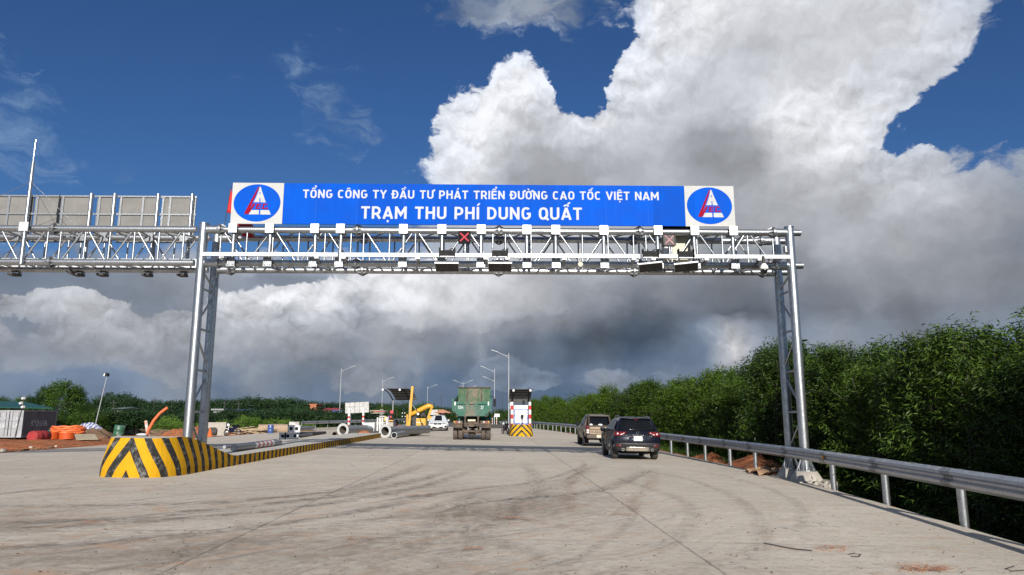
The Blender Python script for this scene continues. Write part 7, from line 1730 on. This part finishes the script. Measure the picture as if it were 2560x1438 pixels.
LEAF = leaf_mat('acacia_leaves', (.013, .034, .005), (.105, .175, .018)); LEAF_SHADE = leaf_mat('shade_toned_acacia_leaves', (.007, .021, .004), (.072, .124, .014), .5, .13); LEAFD = leaf_mat('dark_tree_leaves', (.012, .030, .012), (.030, .062, .020), .6, .15)  # near rows get a darkened acacia green that stands in for their shade
LEAFM = leaf_mat('mid_green_leaves', (.014, .038, .007), (.070, .130, .018), .5); LEAFB = leaf_mat('bright_shrub_leaves', (.06, .13, .015), (.16, .26, .04), .5)
BARK = M('grey_brown_bark', (.06, .05, .038), .9, var=.25, sc=8)
def crown_mesh(name, H, Rr, nspray, nl, L, wd, seed, mat, shape='acacia', z0=0.04):
    rng = np.random.default_rng(seed)
    ph = rng.uniform(0, 6.28, 8)
    u = rng.random(nspray); th = rng.uniform(0, 2*np.pi, nspray)
    if shape == 'acacia':
        h = z0 + (1 - z0) * u ** .9; prof = np.clip((1 - h), .002, 1) ** .60 * np.clip(.60 + h * 1.3, 0, 1.12) + .05
    elif shape == 'round':
        h = .30 + .70 * u ** .9; prof = np.sqrt(np.clip(1 - ((h - .62) / .40) ** 2, .02, 1))
    else:
        h = .02 + .98 * u; prof = np.sqrt(np.clip(1 - ((h - .40) / .62) ** 2, .03, 1))
    lump = 1 + .22*np.sin(3*th + ph[0] + 5*h) + .16*np.sin(5*th + ph[1] - 9*h) + .14*np.sin(2*th + ph[2] + 14*h) + .10*np.sin(9*th + 11*h + ph[3])
    r = Rr * prof * lump * np.sqrt(rng.uniform(.10, 1.0, nspray))
    pos = np.stack([r*np.cos(th), r*np.sin(th), h*H], 1)
    if shape == 'acacia':                        # leaders that rise above the mass
        nlead = 7
        for k in range(nlead if wd < .2 else 3):
            a = rng.uniform(0, 6.28); rr = Rr*rng.uniform(.05, .50); top = H*rng.uniform(.78, 1.0)
            idx = rng.choice(nspray, max(4, nspray//34), replace=False); t = rng.random(len(idx))
            pos[idx, 0] = rr*np.cos(a) + rng.normal(0, .10, len(idx)); pos[idx, 1] = rr*np.sin(a) + rng.normal(0, .10, len(idx)); pos[idx, 2] = top - t*H*.20
    out = pos * np.array([1, 1, 0]); out /= (np.linalg.norm(out, axis=1, keepdims=True) + .05)
    d = out*.75 + np.array([0, 0, .75]) + rng.normal(0, .33, (nspray, 3)); d /= np.linalg.norm(d, axis=1, keepdims=True)
    N = nspray * nl; si = np.repeat(np.arange(nspray), nl); t = np.tile(np.linspace(.05, 1, nl), nspray) + rng.uniform(-.03, .03, N)
    ls = (L * rng.uniform(2.6, 4.6, nspray))[si]
    b = pos[si] + d[si]*(t*ls)[:, None]; b[:, 2] -= .10*ls*t*t
    rnd = rng.normal(0, 1, (N, 3)); sd = np.cross(d[si], rnd); sd /= np.linalg.norm(sd, axis=1, keepdims=True) + 1e-6
    ld = d[si]*.55 + sd*.80 + np.array([0, 0, -.22]); ld /= np.linalg.norm(ld, axis=1, keepdims=True)
    ll = L * rng.uniform(.65, 1.25, N); nr = np.cross(ld, rng.normal(0, 1, (N, 3)) + np.array([0, 0, .6])); nr /= np.linalg.norm(nr, axis=1, keepdims=True) + 1e-6
    up = np.cross(nr, ld); w = (wd * rng.uniform(.7, 1.2, N))
    v0 = b; v2 = b + ld*ll[:, None]; v2[:, 2] -= .12*ll
    mid = b + ld*(ll*.48)[:, None]; v1 = mid + nr*w[:, None]/2 + up*(w*.18)[:, None]; v3 = mid - nr*w[:, None]/2 + up*(w*.18)[:, None]
    V = np.stack([v0, v1, v2, v3], 1).reshape(-1, 3).astype(np.float32)
    V[:, 2] *= H / np.percentile(V[:, 2], 99.7)
    me = bpy.data.meshes.new(name); me.vertices.add(4*N); me.vertices.foreach_set('co', V.ravel())
    me.loops.add(4*N); me.loops.foreach_set('vertex_index', np.arange(4*N, dtype=np.int32))
    me.polygons.add(N); me.polygons.foreach_set('loop_start', np.arange(0, 4*N, 4, dtype=np.int32)); me.polygons.foreach_set('loop_total', np.full(N, 4, dtype=np.int32))
    me.materials.append(mat); me.update(); me.validate()
    return me
def trunk_mesh(name, H, Rr, seed, stems=4):
    rg = random.Random(seed); mb = MB(); r0 = .006*H + .015
    for s in range(stems):
        a = rg.uniform(0, 6.28); lean = rg.uniform(.1, .5)*Rr if s else .05
        pts = [Vector((0, 0, -.3))]
        for k in range(1, 6): f = k/5; pts.append(Vector((math.cos(a)*lean*f**1.3 + rg.uniform(-.06, .06), math.sin(a)*lean*f**1.3 + rg.uniform(-.06, .06), H*.92*f)))
        mb.path(pts, [r0*(1 - .16*k) for k in range(6)], 7)
        for k in range(2, 5):
            for _ in range(2):
                b = rg.uniform(0, 6.28); p = pts[k]; mb.path([p, p + Vector((math.cos(b)*Rr*.35, math.sin(b)*Rr*.35, H*.05)), p + Vector((math.cos(b)*Rr*.65, math.sin(b)*Rr*.65, H*.13))], [r0*.35, r0*.22, r0*.08], 5)
    me_o = mb.build(name, BARK, None); me = me_o.data; bpy.data.objects.remove(me_o)
    return me
def protos(n, tag_, H, Rr, ns, nl, L, wd, mat, shape, seed0, stems=4):
    return [(crown_mesh('crown', H, Rr, ns, nl, L, wd, seed0 + i, mat, shape), trunk_mesh('trunk', H, Rr, seed0 + i, stems)) for i in range(n)]
PN = protos(5, 'near', 6.0, 1.65, 1050, 13, .185, .038, LEAF_SHADE, 'acacia', 11)
PM = protos(5, 'mid', 6.0, 1.75, 950, 11, .19, .044, LEAF, 'acacia', 31)
PF = protos(3, 'far', 6.0, 2.0, 330, 8, .42, .12, LEAFM, 'acacia', 51)
PB = protos(3, 'belt', 6.0, 2.0, 330, 8, .42, .12, LEAFD, 'acacia', 61)
PD = protos(4, 'dark', 8.0, 3.4, 420, 8, .55, .26, LEAFD, 'round', 71, 3)
PS = protos(3, 'shrub', 2.5, 1.25, 330, 9, .17, .06, LEAFB, 'shrub', 91, 5)
PL = protos(2, 'left', 6.5, 2.5, 900, 11, .26, .075, LEAFM, 'acacia', 111)
def tree(protos_, x, y, H, label, group, sx=1.0, name='acacia_tree', z=None, h0=6.0, cat='tree'):
    cm, tm = random.choice(protos_); z = land(x, y) if z is None else z; s = H / h0
    r = thing(name, label, cat, (x, y, z - .05), random.uniform(0, 6.28), group); r.scale = (s*sx, s*sx, s)
    for nm, me in (('crown', cm), ('trunk', tm)):
        o = bpy.data.objects.new(nm, me); col.objects.link(o); o.parent = r
    return r
def proj_x(X, Y):
    v = CM.transposed() @ (Vector((X, Y, CAMH + 2)) - Vector((0, 0, CAMH))); return CX + F * v.x / -v.z
TOPL = [(1300,1010),(1340,1001),(1400,986),(1450,976),(1500,968),(1560,968),(1600,952),(1650,945),(1700,936),(1760,918),(1800,898),(1840,902),(1880,868),(1910,852),(1950,862),(2000,855),(2040,868),(2090,846),(2130,862),(2180,850),(2250,826),(2300,838),(2380,822),(2450,834),(2500,820),(2560,796),(2700,740),(3000,640),(3600,450)]
random.seed(21); nright = 0
def right_row(off, y, y1, step, droop, jit, protos_, label, sx=1.0):
    global nright
    while y < y1:
        x = edge_x(y) + off + random.uniform(-jit, jit); yy = y + random.uniform(-.4, .4)*step
        px = proj_x(x, yy); zt_ = P(px, interp(px, TOPL) + droop + random.uniform(-6, 10), yy).z if yy > 6 and px < 3300 else 4.4
        zb_ = land(x, yy); H = max(3.0, min(8.5, zt_ - zb_)) * random.uniform(*((.76 if yy > 34 else .84, 1.10 if yy > 34 else 1.06) if droop < 8 else (.80, 1.02)))
        pp = protos_
        tree(pp, x, yy, H, label, 'young acacias beyond the right guardrail', sx * (6.0/H) ** .5)
        nright += 1; y += step * random.uniform(.85, 1.15)
right_row(3.6, -10, 9, 2.6, 6, .6, PM, 'unseen young acacia added beyond the guardrail to shade the near rows', 1.1)  # this row and the next are unseen, added for the shade they cast
right_row(6.5, -12, 9, 2.8, 6, .6, PM, 'unseen young acacia added deeper in the plantation to shade the near rows', 1.2)
right_row(2.5, 9.5, 34, 2.0, 6, .45, PN, 'young acacia with long glossy leaves in the front row beyond the near guardrail')
right_row(4.4, 8.0, 38, 2.2, 0, .6, PN, 'young acacia in the second row behind the near guardrail trees')
right_row(7.0, 9.0, 40, 2.6, 6, .6, PM, 'young acacia in the third row, deep in the right plantation', 1.2)
right_row(2.7, 35, 78, 3.0, 4, .5, PM, 'bushy acacia in the front row beside the dark car and pickup', 1.05)
right_row(5.2, 37, 80, 3.1, 12, .8, PM, 'bushy acacia in the second row behind the pickup', 1.1)
right_row(8.2, 40, 84, 3.4, 14, .8, PF, 'bushy acacia at the back of the plantation behind the pickup', 1.2)
right_row(3.0, 80, 150, 4.2, 4, .6, PM, 'acacia in the far end of the right-hand row, near the kiosk', 1.0)
right_row(6.8, 82, 150, 4.6, 10, .8, PF, 'acacia behind the far end of the right-hand row', 1.1)
# left: trees by the shed, the dark belt, far trees
def ptree(px, ytop, wpx, Y, protos_, label, group, name, h0, w0, cat='tree', sink=0.0):
    x = P(px, 1039, Y).x; z = land(x, Y) - sink; zt_ = P(px, ytop, Y).z; H = max(.8, zt_ - z); w = wpx/F*Y
    return tree(protos_, x, Y, H*.97, label, group, (w/w0) / (H/h0), name, z, h0, cat)
for px, yt, w, Y in ((152, 946, 105, 90), (185, 962, 80, 92), (112, 962, 85, 95)):
    ptree(px, yt, w, Y, PL, {152: 'tallest bushy tree rising behind the grey container', 185: 'bushy tree at the right flank of the tallest left tree', 112: 'bushy tree at the left flank of the tallest left tree'}[px], 'bushy trees behind the shed', 'acacia_tree', 6.5, 5.0)
for px, yt, w, Y in ((-10, 985, 70, 93), (20, 996, 60, 93), (48, 990, 55, 93), (75, 986, 60, 94), (215, 1006, 60, 88), (235, 1022, 50, 86), (200, 1028, 60, 84), (250, 1030, 50, 88), (165, 1035, 50, 84)):
    ptree(px, yt, w, Y, PL if yt < 1010 else PF, 'lower bushy tree in the green belt behind the shed and soil heaps', 'lower trees behind the shed', 'acacia_tree', 6.5 if yt < 1010 else 6.0, 5.0 if yt < 1010 else 4.0)
random.seed(5)
px = 215
while px < 900:
    for Y, yt in ((104, 1026), (118, 1016)):
        far_ = random.random() < .35
        ptree(px + random.uniform(-8, 8), yt + random.uniform(-10, 8) + (8 if px > 760 else 0), random.uniform(62, 84), Y + random.uniform(-4, 4), PB if far_ else PD, 'dark green tree in the dense belt beyond the left work yard', 'trees of the dark left belt', 'belt_tree', 6.0 if far_ else 8.0, 4.4 if far_ else 6.8)
    px += 27
far = [(248,1000,40),(266,992,46),(292,984,50),(318,992,44),(338,1000,36),(372,1003,40),(408,1004,40),(440,1003,36),(470,1004,40),(500,1002,40),(535,1000,44),(565,1001,40),(592,1000,36),(628,993,52),(655,1000,40),(684,1000,50),(712,995,44),(738,1000,46),(765,1006,40),(800,1007,44),(840,1008,40),(870,1010,40),(905,1010,44),(935,1010,44),(960,1012,40)]
for px, yt, w in far: ptree(px, yt - 5, w*1.3, 235 + random.uniform(-15, 15), PD, 'dark round tree on the far left skyline', 'trees on the far left skyline', 'skyline_tree', 8.0, 6.8)
for px, yt, w, Y in ((958,1010,52,140),(985,1004,50,142),(1012,1001,50,140),(1040,1008,48,146),(1064,1003,46,150),(1086,1012,46,155),(1108,1016,44,160),(1130,1016,44,165),(1152,1020,40,170),(975,1022,50,128),(1022,1022,50,130),(1075,1024,44,135),(1100,1028,44,140),(1125,1028,40,150)):
    ptree(px, yt, w*1.2, Y, PF, 'mid green tree in the row behind the canopy and yellow machine', 'trees behind the yellow machine', 'acacia_tree', 6.0, 4.2)
for px, yt, w, Y in ((1243,1022,26,150),(1258,1020,30,145),(1272,1022,30,140),(1262,1034,34,125),(1246,1042,28,120),(1232,1030,26,160)):
    ptree(px, yt, w*1.3, Y, PF, 'distant green tree between the truck and the kiosk', 'trees between truck and kiosk', 'acacia_tree', 6.0, 4.2)
for px, yt, w, Y, lb in ((617,1034,62,88,'big bright green shrub behind the motorbike and planks'),(640,1040,40,89,'bright green shrub touching the big one behind the planks'),(556,1047,40,88,'bright green shrub between the concrete slab and motorbike'),(688,1042,52,90,'bright green shrub above the brown concrete pipe'),(716,1045,36,92,'small bright green shrub right of the concrete pipes'),(741,1052,40,94,'low bright green shrub behind the guardrail end'),(819,1037,58,104,'round yellowish green shrub behind the guardrail, left of the first lamp post'),(428,1036,50,92,'bright green shrub behind the orange conduit'),(412,1046,40,90,'low bright green shrub left of the left column'),(446,1052,36,91,'small green shrub touching the left column'),(775,1055,30,98,'small green shrub behind the left guardrail'),(595,1052,36,90,'low bright shrub behind the motorbike'),(500,1055,30,92,'small green shrub seen between the two left columns')):
    ptree(px, yt, w, Y, PS, lb, None, 'shrub', 2.5, 2.5, 'shrub', .4)
# far houses, poles
def house(px, py0, py1, wpx, Y, wall, roof, label, gable=True, kind='house'):
    a, b = P(px - wpx/2, py1, Y), P(px + wpx/2, py0, Y); z0 = -1.6; h = b.z; zr = lerp(a.z, b.z, .5) if gable else b.z
    ze = P(px, lerp(py0, py1, .5), Y).z if gable else b.z - .25
    t = thing(kind, label, 'house', ((a.x + b.x)/2, Y, z0)); D_ = 7
    MB().bx(a.x, b.x, Y, Y + D_, z0, ze).build('wall', wall, t)
    mb = MB()
    if gable: mb.prism([(Y - .5, ze), (Y + D_/2, h), (Y + D_ + .5, ze)], lambda u, v, d: Vector((d, u, v)), a.x - .4, b.x + .4)
    else: mb.bx(a.x - .3, b.x + .3, Y - .3, Y + D_ + .3, ze, h)
    mb.build('roof', roof, t)
    w = MB(); n = max(2, int((b.x - a.x)/3))
    for i in range(n): x = lerp(a.x, b.x, (i + .5)/n); w.bx(x - .5, x + .5, Y - .02, Y - .002, z0 + 1.6 + (ze - z0)*.25, z0 + 2.6 + (ze - z0)*.25)
    w.build('window', GLASS, t)
CW, RR, BR_, OW = M('pale_house_wall', (.24, .24, .235), .8), M('red_tile_roof', (.26, .03, .035), .7), M('blue_roof_sheet', (.04, .08, .30), .5), M('orange_house_wall', (.38, .13, .06), .8)
TINR = M('grey_tin_roof', (.20, .205, .21), .5, .2); BEIGE = M('beige_wall', (.36, .33, .24), .8)
house(825, 1020, 1034, 34, 150, CW, RR, 'distant house with a red roof left of the first lamp post'); house(846, 1026, 1036, 26, 146, CW, BR_, 'distant low building with a blue roof behind the first lamp post', False)
house(783, 1010, 1018, 15, 215, OW, OW, 'distant orange house high in the dark trees', False); house(294, 1018, 1027, 17, 110, CW, TINR, 'distant house with a pale tin roof in the left tree belt')
house(545, 1022, 1028, 22, 110, CW, TINR, 'distant white shed roof right of the left columns', False); house(601, 1023, 1031, 16, 112, CW, BR_, 'distant small white house with a bluish roof in the trees')
house(937, 1026, 1050, 22, 128, BEIGE, BEIGE, 'beige flat-roofed building right of the perforated sign', False); house(953, 1026, 1048, 26, 132, TINR, TINR, 'grey flat-roofed building behind the round sign', False)
house(1262, 1030, 1040, 18, 190, CW, TINR, 'tiny distant house left of the kiosk lamp post')
for px, yt, Y, lb in ((387, 993, 150, 'thin dark power pole left of the left column'), (597, 1003, 118, 'thin pole in the trees above the motorbike'), (813, 1004, 160, 'thin power pole beside the red-roofed house'), (285, 1000, 112, 'thin pale pole before the tall skyline trees'), (923, 1010, 120, 'thin power pole right of the perforated sign'), (562, 1003, 125, 'thin lamp pole right of the left column')):
    top = P(px, yt, Y); mb = MB(); mb.tube((top.x, Y, -1.5), (top.x, Y, top.z), .09, .06, 8); mb.beam((top.x - .6, Y, top.z - .4), (top.x + .6, Y, top.z - .4), .06, .06); obj1('power_pole', mb, DGREY, lb, 'pole', (top.x, Y, -1.5))
top = P(271, 981, 330); mb = MB(); x, Y = top.x, 330
for sx in (-1, 1):
    for sy in (-1, 1): mb.tube((x + sx*2.2, Y + sy*2.2, -2), (x + sx*.4, Y + sy*.4, top.z), .12, n=5)
for k in range(8):
    z = lerp(0, top.z, k/8); w = lerp(2.2, .4, k/8); z2 = lerp(0, top.z, (k+1)/8); w2 = lerp(2.2, .4, (k+1)/8)
    mb.tube((x - w, Y - w, z), (x + w2, Y - w2, z2), .07, n=4); mb.tube((x + w, Y - w, z), (x - w2, Y - w2, z2), .07, n=4)
for z in (.88, .95): mb.tube((x - 2.4, Y, top.z*z), (x + 2.4, Y, top.z*z), .1, n=4)
obj1('pylon', mb, DGREY, 'distant lattice pylon on the far left skyline', 'pylon', (x, Y, -2))
# undergrowth on the bank beyond the right edge of the road
gr = []
rng = np.random.default_rng(77); n = 26000
yy = rng.uniform(8, 75, n); xx = np.array([edge_x(v) for v in yy]) + .8 + rng.random(n)**1.3 * 5
zz = np.array([land(a, b) for a, b in zip(xx, yy)])
hh = rng.uniform(.10, .34, n); an = rng.uniform(0, 6.28, n); le = rng.normal(0, .10, (n, 2))
V = np.stack([np.stack([xx - .012*np.cos(an), yy - .012*np.sin(an), zz - .08], 1), np.stack([xx + .012*np.cos(an), yy + .012*np.sin(an), zz - .08], 1), np.stack([xx + le[:, 0], yy + le[:, 1], zz + hh], 1)], 1).reshape(-1, 3)
me = bpy.data.meshes.new('grass'); me.from_pydata(V.tolist(), [], [(3*i, 3*i+1, 3*i+2) for i in range(n)]); me.materials.append(LEAFM); o = bpy.data.objects.new('grass', me); col.objects.link(o); tag(o, kind='stuff')
